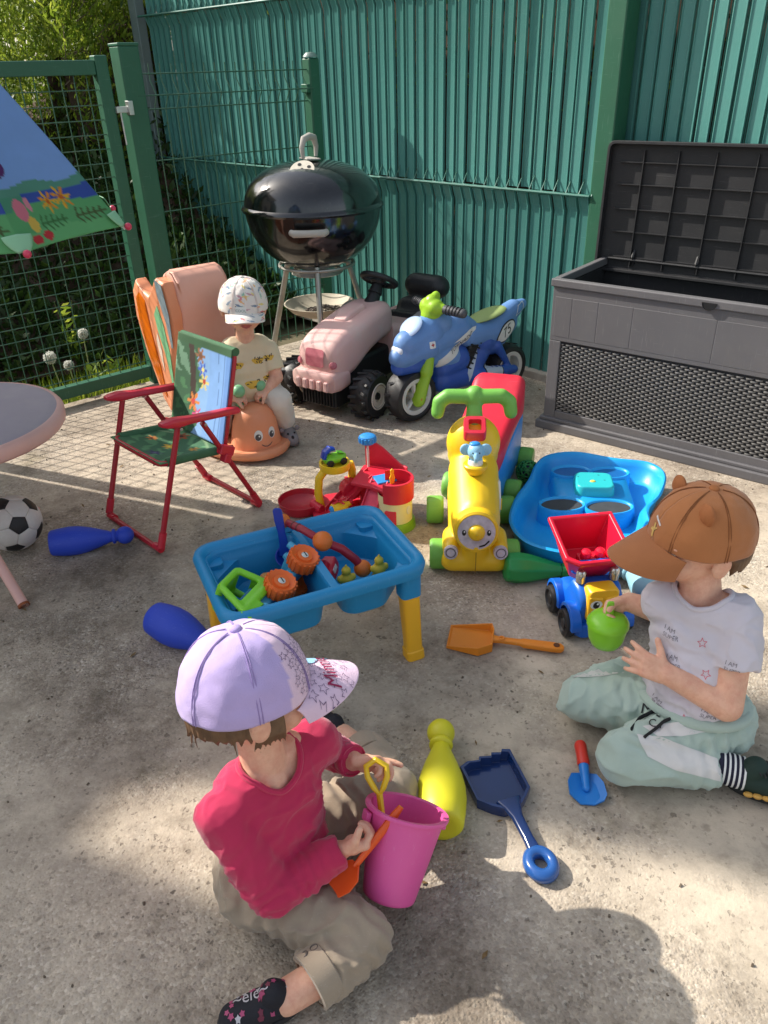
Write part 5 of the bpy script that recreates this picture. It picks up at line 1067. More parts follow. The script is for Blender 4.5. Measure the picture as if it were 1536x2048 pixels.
def chunky(x, y): 
    w_ = .036; r = .034; s_ = 1 if x > 0 else -1
    o = obj('wheel', MB().at((x,y,-.012),(0,PI/2,0)).lathe([(.001,-w_*.42),(r*.5,-w_*.42),(r*.55,-w_*.3),(r*.72,-w_*.34),(r*.9,-w_*.5),(r,-w_*.3),(r,w_*.3),(r*.9,w_*.5),(r*.72,w_*.34),(r*.55,w_*.3),(r*.5,w_*.42),(.001,w_*.42)], 36), ORG, tt)
    for k in range(18): a = 2*PI*k/18; obj('tread_lug', MB().at((x,y-math.sin(a)*r,-.012+math.cos(a)*r),(a,0,0)).cb((0,0,0),(w_*.8,.006,.004)), ORG, o, bev=.001)
    obj('hub_bolt', MB().at((x+s_*w_*.44,y,-.012),(0,s_*PI/2,0)).lathe([(.001,.003),(.006,.0025),(.0085,0)],16), mat('bolt_pale', (196,206,200), .35, .1, 50), o); obj('bolt_slot', MB().at((x+s_*(w_*.44+.0032),y,-.012),(R(30),0,0)).cb((0,0,0),(.001,.0022,.013)), INK, o)
for x in (-.044,.044):
    for y in (-.062,.045): chunky(x, y)
sc = thing('toy_scoop', 'blue plastic scoop leaning upright in the back of the play table', 'scoop', onT(-.028,.085,.195), (R(-10),R(4),R(10)))
s2 = MB(); s2.at((0,0,.03),(R(62),0,0)); s2.lathe([(.001,-.012),(.014,-.011),(.022,-.004),(.027,.006),(.024,.006),(.016,-.004),(.001,-.008)], 28); obj('bowl', s2, DBL, sc)
obj('handle', MB().loft([[(-w_/2+dx,0,z),(w_/2+dx,0,z),(w_/2+dx,.006,z),(-w_/2+dx,.006,z)] for z,w_,dx in ((.03,.034,0),(.06,.022,-.004),(.09,.018,-.009),(.12,.022,-.014),(.145,.022,-.017),(.152,.014,-.018))]), DBL, sc, bev=.003)
rt = thing('rattle', 'dark red bendy rattle with three orange balls lying across the play table', 'rattle', (0,0,0))
rp_ = [onT(-.012,.132,.297), onT(.016,.078,.296), onT(.046,.022,.285), onT(.085,.006,.262), onT(.115,-.004,.228), onT(.128,-.012,.205)]
RRD = mat('rattle_red', (150,24,44), .35, .1, 30, .05)
rt.location = rp_[2]; o0 = Vector(rp_[2]); rp2 = [tuple(Vector(p)-o0) for p in rp_]
obj('bar', MB().tube(rp2, [.0095,.0095,.0095,.0105,.0105,.0105], 12), RRD, rt)
for k, r in ((0,.0175),(2,.0235),(5,.021)): obj('ball', MB().sph(rp2[k], r, 22, 14), mat('rattle_orange', (214,110,34), .4, .1, 20, .05, dirt=.15), rt)
for f_ in (.35,.6): p = Vector(rp2[0]).lerp(Vector(rp2[1]), f_+.2); q_ = (Vector(rp2[1])-Vector(rp2[0])).normalized(); obj('band', MB().tube([p, p+q_*.003], .0103, 12), mat('band_dark', (90,30,30), .5), rt)
def duck(lab, x, y, z, hh=1):
    t = thing('toy_duck', lab, 'toy duck', onT(x,y,z), R(200), 'yellow toy ducks in the play table'); b = MB()
    b.sph((0,0,.018),(.020,.019,.018)); b.sph((0,0,.043),(.0165,.016,.0155)); b.sph((0,0,.064),(.0115,.0115,.0115)); b.rc((0,0,.070),(0,.002,.083),.006,.002,10); b.sph((0,-.013,.063),(.004,.006,.003)); b.sph((.017,0,.045),(.006,.008,.009)); b.sph((-.017,0,.045),(.006,.008,.009)); b.sph((0,-.014,.046),(.003,.004,.007))
    fuse('body', b, mat('duck_yellow', (206,180,52), .45, .08, 20, .05, dirt=.15), t, .0024, 3)
duck('yellow stacked toy duck nearest the divider of the play table', .078, -.035, .163); duck('yellow stacked toy duck in the right corner of the play table', .163, -.03, .163)
fs = thing('toy_boat', 'small red toy boat with a green front beside the play table divider', 'toy boat', onT(.05,.012,.185), (R(20),R(-10),R(-20)))
obj('hull', MB().loft([[(x,y,z) for x,z in rrect(w_,h_,.006,3,0,h_/2)] for y,w_,h_ in ((.045,.03,.03),(.02,.044,.036),(-.02,.042,.034),(-.04,.026,.028))]), TRD, fs, bev=.003)
obj('fin', MB().prism([(-.018,.03),(.02,.032),(.012,.058),(.0,.046)], -.012, .012), TRD, fs, rot=(R(90),0,R(90)), bev=.003); obj('front', MB().rc((0,-.04,.015),(.004,-.065,.005),.015,.012,14), LIME, fs); obj('eye_sticker', MB().cb((.0225,.012,.024),(.002,.02,.012)), PWH, fs)
oc = thing('toy_cup', 'small orange and yellow toy cup behind the green truck cab', 'toy cup', onT(-.085,.075,.185), (R(70),0,R(40)))
obj('cup', MB().lathe([(.018,0),(.022,.035),(.020,.035),(.016,.002)], 24, (1,0)), mat('cup_orange', (226,160,80), .45, .1), oc, smooth=50)

# ---- blue water tray
TRY = mat('tray_blue', (28,158,228), .3, .05, 6, .03, 90, dirt=.06); TRQ = mat('turquoise', (44,184,190), .35, .05, 8, .03)
P_ = [(.361,1.899),(.397,2.03),(.462,2.157),(.507,2.27),(.565,2.335),(.66,2.345),(.768,2.29),(.872,2.25),(.894,2.163),(.838,2.034),(.774,1.95),(.748,1.85),(.69,1.775),(.63,1.728),(.55,1.718),(.46,1.738),(.385,1.795)]
tc_ = (.625,2.03); ty_ = thing('water_tray', 'curvy bright blue water play tray with four cup rings and a turquoise box', 'water tray', (tc_[0],tc_[1],0))
def spline(P, n=6):
    o = []; m = len(P)
    for i in range(m):
        p0,p1,p2,p3 = [np.array(P[(i+k) % m]) for k in (-1,0,1,2)]
        for j in range(n):
            t = j/n; o.append(tuple(.5*((2*p1)+(-p0+p2)*t+(2*p0-5*p1+4*p2-p3)*t*t+(-p0+3*p1-3*p2+p3)*t**3)))
    return o
S = [(x-tc_[0], y-tc_[1]) for x, y in spline(P_)]
def off(k, z): return [(x*(1-k/max(math.hypot(x,y),.01)), y*(1-k/max(math.hypot(x,y),.01)), z) for x,y in S]
tm = MB(); tm.loft([off(.030,.0), off(.024,.012), off(.012,.055), off(.002,.078), off(-.003,.086), off(.004,.090), off(.012,.086), off(.020,.070), off(.036,.034), off(.055,.026), off(.12,.024)], (1,1)); obj('basin', tm, TRY, ty_, smooth=60)
obj('island', MB().loft([[(x*1.0,y,z) for x,y in rrect(.24*k,.27*k,.06,5,.015,.09)] for z,k in ((.02,1.05),(.06,.98),(.072,.93))]), TRY, ty_, smooth=60, rot=(0,0,R(-8)))
for x, y, a, b_ in ((-.015,.195,.058,.036),(.105,.175,.058,.036),(-.09,-.02,.064,.040),(.045,-.045,.066,.040)):
    cg = MB(); n = 40; cg.loft([[(x+(a+d)*math.cos(2*PI*k/n), y+(b_+d)*math.sin(2*PI*k/n), z) for k in range(n)] for d,z in ((.010,.022),(.008,.074),(.005,.080),(.0,.079),(-.003,.072),(-.004,.026))], (0,0)); o = obj('cup_ring', cg, TRY, ty_, smooth=60)
    obj('cup_floor', MB().prism([(x+a*.97*math.cos(2*PI*k/n), y+b_*.97*math.sin(2*PI*k/n)) for k in range(n)], .0735, .0745) if False else MB().prism([(x+(a+.001)*math.cos(2*PI*k/n), y+(b_+.001)*math.sin(2*PI*k/n)) for k in range(n)], .0725, .0735), mat('ring_dark', (58,62,66), .8, .2, 30, .2) if y < .1 else mat('ring_blue', (18,100,170), .4), o)
obj('control_box', MB().loft([[(x,y,z) for x,y in rrect(.115*k,.105*k,.022,5,.018,.085)] for z,k in ((.06,1.05),(.098,1.0),(.104,.94))]), TRQ, ty_, smooth=50, bev=.003, rot=(0,0,R(-8)))
obj('button', MB().sph((.022,.07,.104),(.009,.007,.003),16,8), mat('button_yellow',(226,206,90),.4), ty_); 
for x, y in ((-.015,.105),(.05,.11),(.06,.075)): obj('screw_mark', MB().sph((x,y,.1035),(.004,.004,.001),10,6), mat('turq_dark',(28,130,140),.4), ty_)
obj('spout', MB().loft([[(.03+x,-.30-d,z) for x,z in rrect(.15-d*.6,.02,.006,3,0,.018)] for d in (-.02,.0,.012)]), mat('spout_blue', (40,158,214), .3), ty_, bev=.003)

# ---- openwork ball
gb = thing('openwork_ball', 'small green openwork rubber ball with a purple core behind the train wheel', 'ball', (.487,2.300,.041))
GRB = mat('ball_green', (50,132,60), .45, .06, 20, .05); bm = bmesh.new(); bmesh.ops.create_icosphere(bm, subdivisions=2, radius=.038); mb = MB()
for e in bm.edges:
    a, b_ = e.verts[0].co, e.verts[1].co; mb.tube([tuple(a), tuple(((a+b_)/2).normalized()*.0385), tuple(b_)], .0034, 6)
bm.free(); stuff(fuse('lattice', mb, GRB, gb, .0018, 3)); obj('core', MB().sph((0,0,0),.030,20,14), mat('core_purple',(58,40,80),.5), gb)
obj('window_frame', MB().tube([tuple(Vector(p).normalized()*.039) for p in ((-.55,-.7,.75),(.25,-.75,.72),(-.1,-.95,.1))], .0055, 8, closed=True), GRB, gb); obj('window_patch', MB().add([tuple(Vector(p).normalized()*.0375) for p in ((-.5,-.72,.7),(.2,-.77,.67),(-.1,-.95,.16))], [(0,1,2)]), mat('patch_purple',(66,44,88),.4), gb)

# ---- spades and trowel on the concrete
sp = thing('toy_spade', 'orange plastic sand spade lying between the play table and the child in white', 'toy spade', (.205,1.475,0), math.atan2(-.035,.155))
SOR = mat('spade_orange', (222,132,30), .38, .06, 8, .04, 100, dirt=.06)
bl = MB(); out = [(-.058,.048),(.045,.052),(.052,.03),(.052,-.03),(.02,-.052),(-.058,-.036)]
bl.loft([[(x,y,.002) for x,y in out],[(x,y,.026 if x > -.05 else .010) for x,y in out],[(x*.94,y*.92,.026 if x > -.05 else .010) for x,y in out],[(x*.9,y*.86,.006) for x,y in out]], (1,1)); obj('blade', bl, SOR, sp, bev=.002)
obj('handle', MB().loft([[(x,y,z) for y,z in rrect(w_,h_,.004,3,0,zc)] for x,w_,h_,zc in ((.05,.022,.012,.018),(.07,.016,.012,.017),(.115,.017,.012,.016),(.125,.023,.015,.015),(.19,.026,.015,.013),(.212,.024,.014,.012),(.22,.012,.010,.012))]), SOR, sp, bev=.002)
obj('hang_hole', MB().lathe([(.001,.0),(.0075,.0),(.0075,.001)], 16, (0,1)), mat('hole_brown', (90,50,20), .7), sp, loc=(.202,0,.0203)); obj('hang_hole', MB().torus((.072,0,.0235),.006,.0022,16,6), SOR, sp)
nv = thing('toy_shovel', 'glossy navy blue castle edged sand shovel with a ring handle', 'toy shovel', (.205,1.03,0), math.atan2(-.19,.055))
NVY = mat('navy_gloss', (20,46,96), .22, .06, 8, .03, 60, coat=.4)
co_ = [(-.066,.056),(-.072,.040),(-.064,.036),(-.070,.016),(-.062,.012),(-.068,-.012),(-.060,-.016),(-.064,-.040),(-.056,-.058),(.03,-.058),(.052,-.036),(.066,-.016),(.066,.016),(.052,.034),(.034,.052)]
nb_ = MB(); nb_.loft([[(x*.96,y*.96,0) for x,y in co_],[(x,y,.020) for x,y in co_],[(x*.98,y*.98,.026) for x,y in co_],[(x*.90,y*.88,.026) for x,y in co_],[(x*.86,y*.82,.006) for x,y in co_]], (1,1)); obj('scoop', nb_, NVY, nv, bev=.0025)
obj('neck', MB().loft([[(x,y,z) for y,z in rrect(w_,h_,.006,4,0,zc)] for x,w_,h_,zc in ((.045,.05,.012,.022),(.065,.034,.014,.022),(.085,.022,.014,.020),(.13,.020,.015,.017),(.155,.024,.015,.016))]), NVY, nv, bev=.003)
rg = MB(); rg.lathe([(.012,.008),(.015,.0),(.024,.0),(.031,.007),(.031,.016),(.025,.024),(.016,.024),(.011,.018),(.012,.008)], 32); rn = obj('ring_handle', rg, mat('navy_lit', (36,84,150), .25, .06, 8, .03, 60, coat=.3), nv, smooth=60, loc=(.180,0,.0)); rn.scale = (1.15,1,1)
tw_ = thing('trowel', 'small blue plastic trowel with a red handle beside the kneeling child', 'trowel', (.375,1.03,0), math.atan2(.105,.012))
ob = [(-.040,-.030),(-.030,-.036),(.0,-.034),(.024,-.024),(.030,-.008),(.030,.008),(.024,.024),(.0,.034),(-.030,.034),(-.046,.014),(-.046,-.012)]
tb_ = MB(); tb_.loft([[(x,y,.001+.010*(y/.034)**2) for x,y in ob],[(x,y,.004+.012*(y/.034)**2) for x,y in ob],[(x*.9,y*.9,.004+.010*(y/.034)**2) for x,y in ob],[(x*.5,y*.4,.004) for x,y in ob]], (1,1)); TRB = mat('trowel_blue', (36,124,206), .38, .06, 8, .04); obj('blade', tb_, TRB, tw_, smooth=50)
obj('tang', MB().rc((-.012,0,.009),(.042,0,.020),.007,.0105,14), TRB, tw_); obj('handle', MB().tube([(.036,0,.019),(.042,0,.020),(.062,0,.020),(.088,0,.018),(.094,0,.018),(.097,0,.018)], [.011,.0125,.0115,.0125,.0105,.004], 16), mat('handle_red', (206,50,36), .42, .08, 12, .05), tw_)

# ---- tipper truck with a smiling face
tk = thing('tipper_truck', 'blue and yellow toy tipper truck with a tipped red bed and black wheels', 'toy truck', (.507,1.545,0), R(187))
TKB = mat('truck_blue', (18,96,196), .32, .06, 7, .03, 90); TKR = mat('truck_red', (214,24,54), .3, .05, 7, .03, 90); TKY = mat('truck_yellow', (240,182,38), .36, .06, 7, .03)
# local y forward, x to the picture's left
cbm = MB(); cbm.loft([[(x,y,z) for x,z in rrect(w_,h_,.018,5,0,zc)] for y,w_,h_,zc in ((-.075,.12,.06,.06),(-.02,.12,.075,.065),(.0,.118,.115,.08),(.03,.115,.115,.08),(.055,.11,.10,.07),(.062,.10,.085,.065))]); obj('body', cbm, TKB, tk, smooth=50, bev=.005)
obj('bumper', MB().loft([[(x,y,z) for x,z in rrect(w_,.038,.014,4,0,.03)] for y,w_ in ((.03,.135),(.065,.13),(.078,.11))]), TKB, tk, smooth=50, bev=.004)
for sx in (-1,1):
    for y in (-.06,.04):
        obj('fender', MB().at((sx*.066,y,.045),(0,PI/2,0)).lathe([(.036,-.014),(.044,-.014),(.045,.010),(.036,.012)], 28, (0,0), R(80), R(280)), TKB, tk, smooth=50, bev=.002)
        o = obj('wheel', MB().at((sx*.074,y,.036),(0,PI/2,0)).lathe([(.001,-.010),(.012,-.010),(.014,-.006),(.022,-.006),(.026,-.012),(.034,-.010),(.036,-.004),(.036,.004),(.034,.010),(.026,.012),(.022,.006),(.014,.006),(.012,.010),(.001,.010)], 34), BLK, tk)
ts = MB(); ts.loft([[(x,y,z) for x,y in rrect(w_,.006,.002,2,0,yy)] for z,w_,yy in ((.03,.06,.082),(.05,.07,.074),(.10,.074,.064),(.134,.068,.055),(.142,.055,.048))]); fp_ = obj('face_panel', MB().loft([[(x*1.0,y,z) for x,z in rrect(w_,.092,.014,4,0,.098)] for y,w_ in ((.03,.076),(.066,.078),(.072,.07))]), TKY, tk, smooth=50, bev=.003); fpt = bvh(fp_)
dk = Decal(fpt)
for sx in (-1,1): dk.put(poly2d(ell2d(.015,.012)), (sx*.018,.09,.105), (-1,0,0), (0,1,0), 0, .0006); dk.put(poly2d(ell2d(.008,.0095)), (sx*.018,.09,.104), (-1,0,0), (0,1,0), 1, .0012); dk.put(poly2d(ell2d(.003,.003)), (sx*.018-.003,.09,.108), (-1,0,0), (0,1,0), 0, .0018)
dk.done('eye_print', [PWH, INK], tk)
for sx in (-1,1): obj('brow', MB().rc((sx*.008,.072,.120),(sx*.032,.070,.124),.005,.004,10), TKY, tk); obj('roof_lamp', MB().lathe([(.001,.172),(.008,.171),(.0115,.166),(.012,.152),(.012,.14),(.001,.14)], 20).at(), mat('chrome', (196,194,190), .2, .05, 20, 0, metal=.8), tk, loc=(sx*.042,.02,0))
obj('roof', MB().loft([[(x,y,z) for x,z in rrect(w_,.02,.008,4,0,.155)] for y,w_ in ((-.035,.10),(-.012,.112),(-.004,.108))]), TKB, tk, bev=.003)
bd = MB(); 
o4 = [(-.078,-.075),(.078,-.075),(.078,.06),(.052,.082),(-.052,.082),(-.078,.06)]
def bl_(k, z, dy=0): return [(x*k, y*k+dy, z) for x, y in o4]
bd.loft([bl_(.62,0,.0), bl_(.97,.085), bl_(1.06,.085), bl_(1.08,.094), bl_(1.04,.100), bl_(.93,.097), bl_(.60,.008,.0)], (1,1)); bo_ = obj('tipper_bed', bd, TKR, tk, loc=(0,-.070,.128), rot=(R(-14),0,0), bev=.003)
br = obj('brick', MB().box(-.034,.034,-.018,.018,.008,.030), TKR, bo_, bev=.002, loc=(-.012,.012,.006))
for x in (-.018,.018): obj('stud', MB().lathe([(.0135,.03),(.0135,.046),(.011,.052),(.005,.055),(.001,.0555)], 22), TKR, bo_, loc=(-.012+x,.012,.006))
# ================================================================ the three children
SKIN = mat('skin', (228,178,150), .5, .10, 34, .05, 160, sss=.12, spec=.4, blush=1)
EYEW = mat('eye_white', (226,222,216), .2, .02, 10, 0); IRIS = mat('iris_brown', (66,44,32), .2, .1, 60, 0); LIP = mat('lip', (190,104,98), .45, .08, 40, .03); HAIR = mat('hair_brown', (104,76,52), .6, .3, 60, .4, 260); STITCH = mat('stitch', (120,100,90), .8)
def frame_of(c, fwd, up=(0,0,1), roll=0):      # columns: right, forward, up
    f = Vector(fwd).normalized(); u = Vector(up); u = (u-f*u.dot(f)).normalized(); r = f.cross(u)
    m = Matrix((r, f, u)).transposed().to_4x4() @ Matrix.Rotation(roll, 4, 'Y'); m.translation = Vector(c); return m
def head_geo(mb, m, s=1.0):
    mb.M = m @ Matrix.Scale(s, 4)
    mb.sph((0,-.008,.018),(.071,.084,.076),24,16); mb.sph((0,.016,-.026),(.059,.060,.056),22,14); mb.sph((0,.046,-.066),(.022,.018,.017),14,10)
    for x in (-1,1):
        mb.sph((x*.032,.045,-.028),(.027,.027,.027),16,10); mb.sph((x*.073,-.004,-.012),(.008,.017,.024),14,10); mb.sph((x*.078,-.010,-.004),(.006,.010,.014),10,8); mb.sph((x*.030,.070,.018),(.024,.010,.008),14,8)
    mb.sph((0,.084,-.020),(.011,.011,.009),14,10); mb.rc((0,.072,.004),(0,.082,-.014),.008,.008,10); mb.sph((0,.066,-.046),(.020,.012,.010),14,8)
    mb.M = Matrix()
def face_parts(t, m, s=1.0):
    def put(name, mb, mt): mb2 = mb; return obj(name, mb2, mt, t)
    for x in (-1,1):
        e = MB(); e.M = m @ Matrix.Scale(s,4); e.sph((x*.029,.0675,.001),(.0115,.0095,.0085),18,12); eo = put('eye', e, EYEW)
        i = MB(); i.M = m @ Matrix.Scale(s,4); i.sph((x*.029,.0735,.000),(.0058,.0042,.0058),14,10); obj('iris', i, IRIS, eo)
        b = MB(); b.M = m @ Matrix.Scale(s,4); b.tube([(x*.016,.0805,.021),(x*.030,.0795,.0245),(x*.045,.071,.021)], [.002,.0028,.0014], 8); put('eyebrow', b, HAIR)
    l = MB(); l.M = m @ Matrix.Scale(s,4); l.tube([(-.019,.0735,-.046),(-.008,.0785,-.0445),(0,.0775,-.0455),(.008,.0785,-.0445),(.019,.0735,-.046)], [.0012,.003,.0026,.003,.0012], 8); l.tube([(-.015,.074,-.0495),(0,.0775,-.0525),(.015,.074,-.0495)], [.0012,.0036,.0012], 8); put('mouth', l, LIP)
def hand(mb, wr, d, n, side, curl=(35,45,30), spread=6, s=1.0, thumb=(40,25), special=None):
    """palm and five fingers; d finger direction, n direction the palm faces, side +1 if the thumb lies towards d x n"""
    wr = Vector(wr); d = Vector(d).normalized(); n = Vector(n); n = (n-d*n.dot(d)).normalized(); t = d.cross(n)*side
    L_ = .040*s
    for k, o in enumerate((-.0165,-.006,.005,.0155)):
        mb.rc(wr+t*o*.72*s+d*.004, wr+d*L_*(1.02-.05*abs(k-2))+t*o*s, .0118*s, .0092*s, 10)
    mb.sph(tuple(wr+d*.02*s+n*.004*s), .0165*s, 14, 10)
    for k, (o, ln, r) in enumerate(((-.0175,.034,.0056),(-.0062,.042,.0062),(.0055,.045,.0064),(.0168,.041,.0063))):
        c = curl if not (special and k in special) else special[k]
        p = wr+d*L_*(1.0-.04*abs(k-2))+t*o*s; a = R((k-1.5)*spread); dd = (d*math.cos(a)+t*math.sin(a)).normalized(); nn = n
        for q, f_ in enumerate((.44,.31,.25)):
            g = R(c[q]); d2 = dd*math.cos(g)+nn*math.sin(g); nn = nn*math.cos(g)-dd*math.sin(g); dd = d2
            e = p+dd*ln*f_*s; mb.rc(p, e, r*s*(1.06-.07*q), r*s*(1.0-.08*q), 10); p = e
    p = wr+d*.012*s+t*.015*s; a = R(thumb[0]); dd = (d*math.cos(a)+t*math.sin(a)+n*.35).normalized(); e = p+dd*.024*s; mb.rc(p, e, .0105*s, .0078*s, 10)
    a2 = R(thumb[1]); d2 = (dd*math.cos(a2)+n*math.sin(a2)*.8+d*.15).normalized(); mb.rc(e, e+d2*.020*s, .0076*s, .0062*s, 10)
def wrinkle(o, amp, sc, off=0, amp2=0, sc2=60):
    displace(o, lambda co, no: amp*nz(co, sc, off)+(amp2*nz(co, sc2, off+5) if amp2 else 0))
def crease(o, amp, sc, off=0, pw=4):        # sharp-edged creases from ridged noise
    displace(o, lambda co, no: amp*(((1-np.abs(nz(co, sc, off)))**pw)*np.clip(.5+1.6*nz(co, 9, off+20), 0, 1)-.12))
def open_neck(o, c, s, f, a, b_, zmin):     # cut the neck opening and return points round its edge
    t = bvh(o); P = []
    for k in range(48):
        q = 2*PI*k/48; p = Vector(c)+s*a*math.cos(q)+f*b_*math.sin(q)
        h = t.ray_cast(p+Vector((0,0,.7)), Vector((0,0,-1)), .9)
        if h[0]: P.append(h[0]+Vector((0,0,.0005)))
    bm = bmesh.new(); bm.from_mesh(o.data)
    kill = [v for v in bm.verts if v.co.z > zmin and ((v.co-Vector(c)).dot(s)/a)**2+((v.co-Vector(c)).dot(f)/b_)**2 < 1 and v.normal.z > -.3]
    bmesh.ops.delete(bm, geom=kill, context='VERTS'); bm.to_mesh(o.data); bm.free()
    Q = [(P[i-1]+P[i]*2+P[(i+1) % len(P)])/4 for i in range(len(P))]; return Q
def folds(o, lines):         # soft creases across a sleeve or trouser leg: (point, axis, count, spacing, depth, reach)
    def fn(co, no):
        r = np.zeros(len(co))
        for p, ax, sp, dp, rc_ in lines:
            v = co-np.array(p); s_ = v @ np.array(Vector(ax).normalized()); d2 = (v*v).sum(1); w = np.exp(-d2/(rc_*rc_)); ph = nz(co, 22, 3)*1.6
            r += dp*np.sin(s_/sp*2*PI+ph*2)*w
        return r
    displace(o, fn)
def torso(mb, pel, neck, side, fwd, w, d, s=1.0):
    pel, neck, side, fwd = Vector(pel), Vector(neck), Vector(side).normalized(), Vector(fwd).normalized()
    for f_, ww, dd, bulge in ((.0,w*.92,d*1.02,.006),(.22,w*.96,d*1.12,.012),(.45,w*.94,d*1.05,.008),(.68,w*.98,d*.95,.0),(.84,w*1.0,d*.78,-.004)):
        c = pel.lerp(neck, f_)+fwd*bulge; r = d*.5*dd/d; h = max(ww/2-r, .005)
        mb.rc(c-side*h, c+side*h, r, r, 18)
    return mb
CAPS = {}
def cap(t, m, rx, ry, rz, colfn, mname, brim=(.078, 50), drop=.012, res=(72,26), low=0.0, seams=6, button=None, brimcol=None, stm=None):
    """baseball cap in head frame m (y forward); dome, brim, seams and button as parts"""
    mt = mat(mname, (128,128,128), .85, .05, 30, .35, 700, attr='col', sheen=.2)
    def dome(i, j):
        a = 2*PI*i; ph = low+(PI/2-low)*j; cz = math.cos(ph)**.82; k = 1+.010*math.cos(a*seams)*cz-.0
        return (rx*cz*math.sin(a)*k, ry*cz*math.cos(a)*k, rz*math.sin(ph))
    nu, nv = res; d = MB(); d.M = m.copy(); d.grid(dome, nu*2, nv*2); dm = obj('crown', d, mt, t, smooth=0); dm.data.shade_smooth()
    cols = [colfn(i/(nu*2), j/(nv*2)) for i in range(nu*2+1) for j in range(nv*2+1)]
    ca = dm.data.color_attributes.new('col','FLOAT_COLOR','POINT'); b_ = []
    for c in cols: b_ += list(lin(c))
    ca.data.foreach_set('color', b_)
    displace(dm, lambda co, no: .0022*nz(co, 28, 2)+.0012*nz(co, 70, 4))
    q = dm.modifiers.new('s','SOLIDIFY'); q.thickness = .002; q.offset = 0
    half = R(brim[1])
    def br(i, j):
        a = (i*2-1)*half; cz = math.cos(low)**.82; x0, y0 = rx*cz*math.sin(a), ry*cz*math.cos(a); ext = brim[0]*(math.cos(a/half*PI/2*.97)**.55); y = y0+ext*j; x = x0*(1+.10*j*math.cos(a/half*PI/2))
        return (x, y-.002, rz*math.sin(low)+.002-drop*j*1.2-.030*(x/rx)**2*(.5+.5*j)+.004*math.sin(PI*j))
    bb = MB(); bb.M = m.copy(); bb.grid(br, 60, 26); bo = obj('brim', bb, mt, t, smooth=0); bo.data.shade_smooth()
    bc = brimcol or colfn; ca = bo.data.color_attributes.new('col','FLOAT_COLOR','POINT'); b_ = []
    for i in range(61):
        for j in range(27): b_ += list(lin(bc(.0+(i/60-.5)*.2, -j/26) if not brimcol else brimcol(i/60, j/26)))
    ca.data.foreach_set('color', b_); q = bo.modifiers.new('s','SOLIDIFY'); q.thickness = .0045; q.offset = 0; q2 = bo.modifiers.new('b','BEVEL'); q2.width = .0015; q2.segments = 2
    sm_ = stm or STITCH
    for k in range(seams):
        a = (k+.5)/seams
        for da in ((-.004,.004) if stm else (0,)): sb = MB(); sb.M = m.copy(); sb.tube([tuple(Vector(dome(a+da, j/16))*1.016) for j in range(16)], .0008, 5); obj('seam', sb, sm_, dm)
    bt_ = MB(); bt_.M = m.copy(); bt_.sph((0,0,rz+.001),(.0095,.0095,.0055),18,10); bo2 = obj('button', bt_, button, dm)
    return dm, bo

# ---------------- girl in the lilac cap
gl_ = thing('person', 'child in lilac cap and raspberry shirt sitting with a pink bucket in the foreground', 'person', (-.205,.835,0))
def rel(t):                    # geometry is given in world metres; parts hang from the empty at the child's base
    for o in t.children: o.matrix_parent_inverse = Matrix.Translation(-t.location)
gS = Vector((.72,.69,0)).normalized(); gF = Vector((.69,-.72,0)).normalized()        # her left, her front
HM = frame_of((-.213,.868,.418), (.91,.41,-.02), (-.02,.14,1)); HS = 1.03
RS, LS = Vector((-.258,.787,.247)), Vector((-.125,.917,.262)); RE, LE = Vector((-.188,.738,.128)), Vector((-.118,.990,.168)); RW, LW = Vector((-.088,.792,.150)), Vector((-.066,.934,.196))
b = MB(); head_geo(b, HM, HS); b.rc((-.206,.858,.37),(-.198,.852,.275),.033,.037,16); b.rc((-.215,.835,.276),(-.165,.885,.280),.032,.032,14)
b.rc((-.2,.845,.26),(-.205,.84,.1),.045,.045)
torso(b, (-.205,.838,.085), (-.193,.85,.285), gS, gF, .168, .110); b.chain([RE.lerp(RW,.5), RW], [.021,.0175]); b.chain([LE.lerp(LW,.4), LW], [.021,.0175])
hand(b, RW+(RW-RE).normalized()*.004, (.95,.10,.12), (-.15,.75,.55), 1, (48,62,40), 3, 1.0, (48,50))
hand(b, LW+(LW-LE).normalized()*.004, (.98,-.08,.10), (.05,-.75,-.65), 1, (40,60,45), 7, 1.0, (55,45), {3:(5,10,8),2:(22,50,40)})
for A, Bp in (((-.12,.656,.044),(-.165,.632,.040)),((-.06,1.09,.05),(-.10,1.14,.042))): b.rc(A, Bp, .027, .026, 14)
bd_ = fuse('body', b, SKIN, gl_, .0028, 5, .5)
face_parts(gl_, HM, HS)
hr = MB(); hr.M = HM.copy(); hr.sph((0,-.022,.010),(.075,.076,.070),22,14)
for k in range(20):
    a = R(95+170*k/19); x, y = .072*math.sin(a), .078*math.cos(a)-.012; ln = .002+.010*random.random(); hr.tube([(x,y,.0),(x*1.02,y*1.01,-.022),(x*.96+random.gauss(0,.003),y*.95+random.gauss(0,.003),-.028-ln)], [.008,.006,.0010], 7)
for k in range(7): hr.tube([(.070,.030-.005*k,.0),(.073,.030-.006*k,-.030),(.068+random.gauss(0,.002),.032-.008*k,-.050-.006*random.random())], [.005,.005,.001], 6)
for k in range(14):
    a = R(80+200*random.random()); x, y = .074*math.sin(a), .080*math.cos(a)-.012; hr.tube([(x,y,-.01),(x*1.03,y*1.02,-.035),(x*.98+random.gauss(0,.004),y*.97+random.gauss(0,.004),-.042-.012*random.random())], [.0022,.0020,.0012], 5)
fuse('hair', hr, HAIR, gl_, .0022, 1, .4)
RAS = mat('raspberry_jersey', (188,34,80), .9, .07, 12, .25, 900, sheen=.3)
s_ = MB(); torso(s_, (-.205,.838,.085), (-.193,.85,.29), gS, gF, .185, .128)
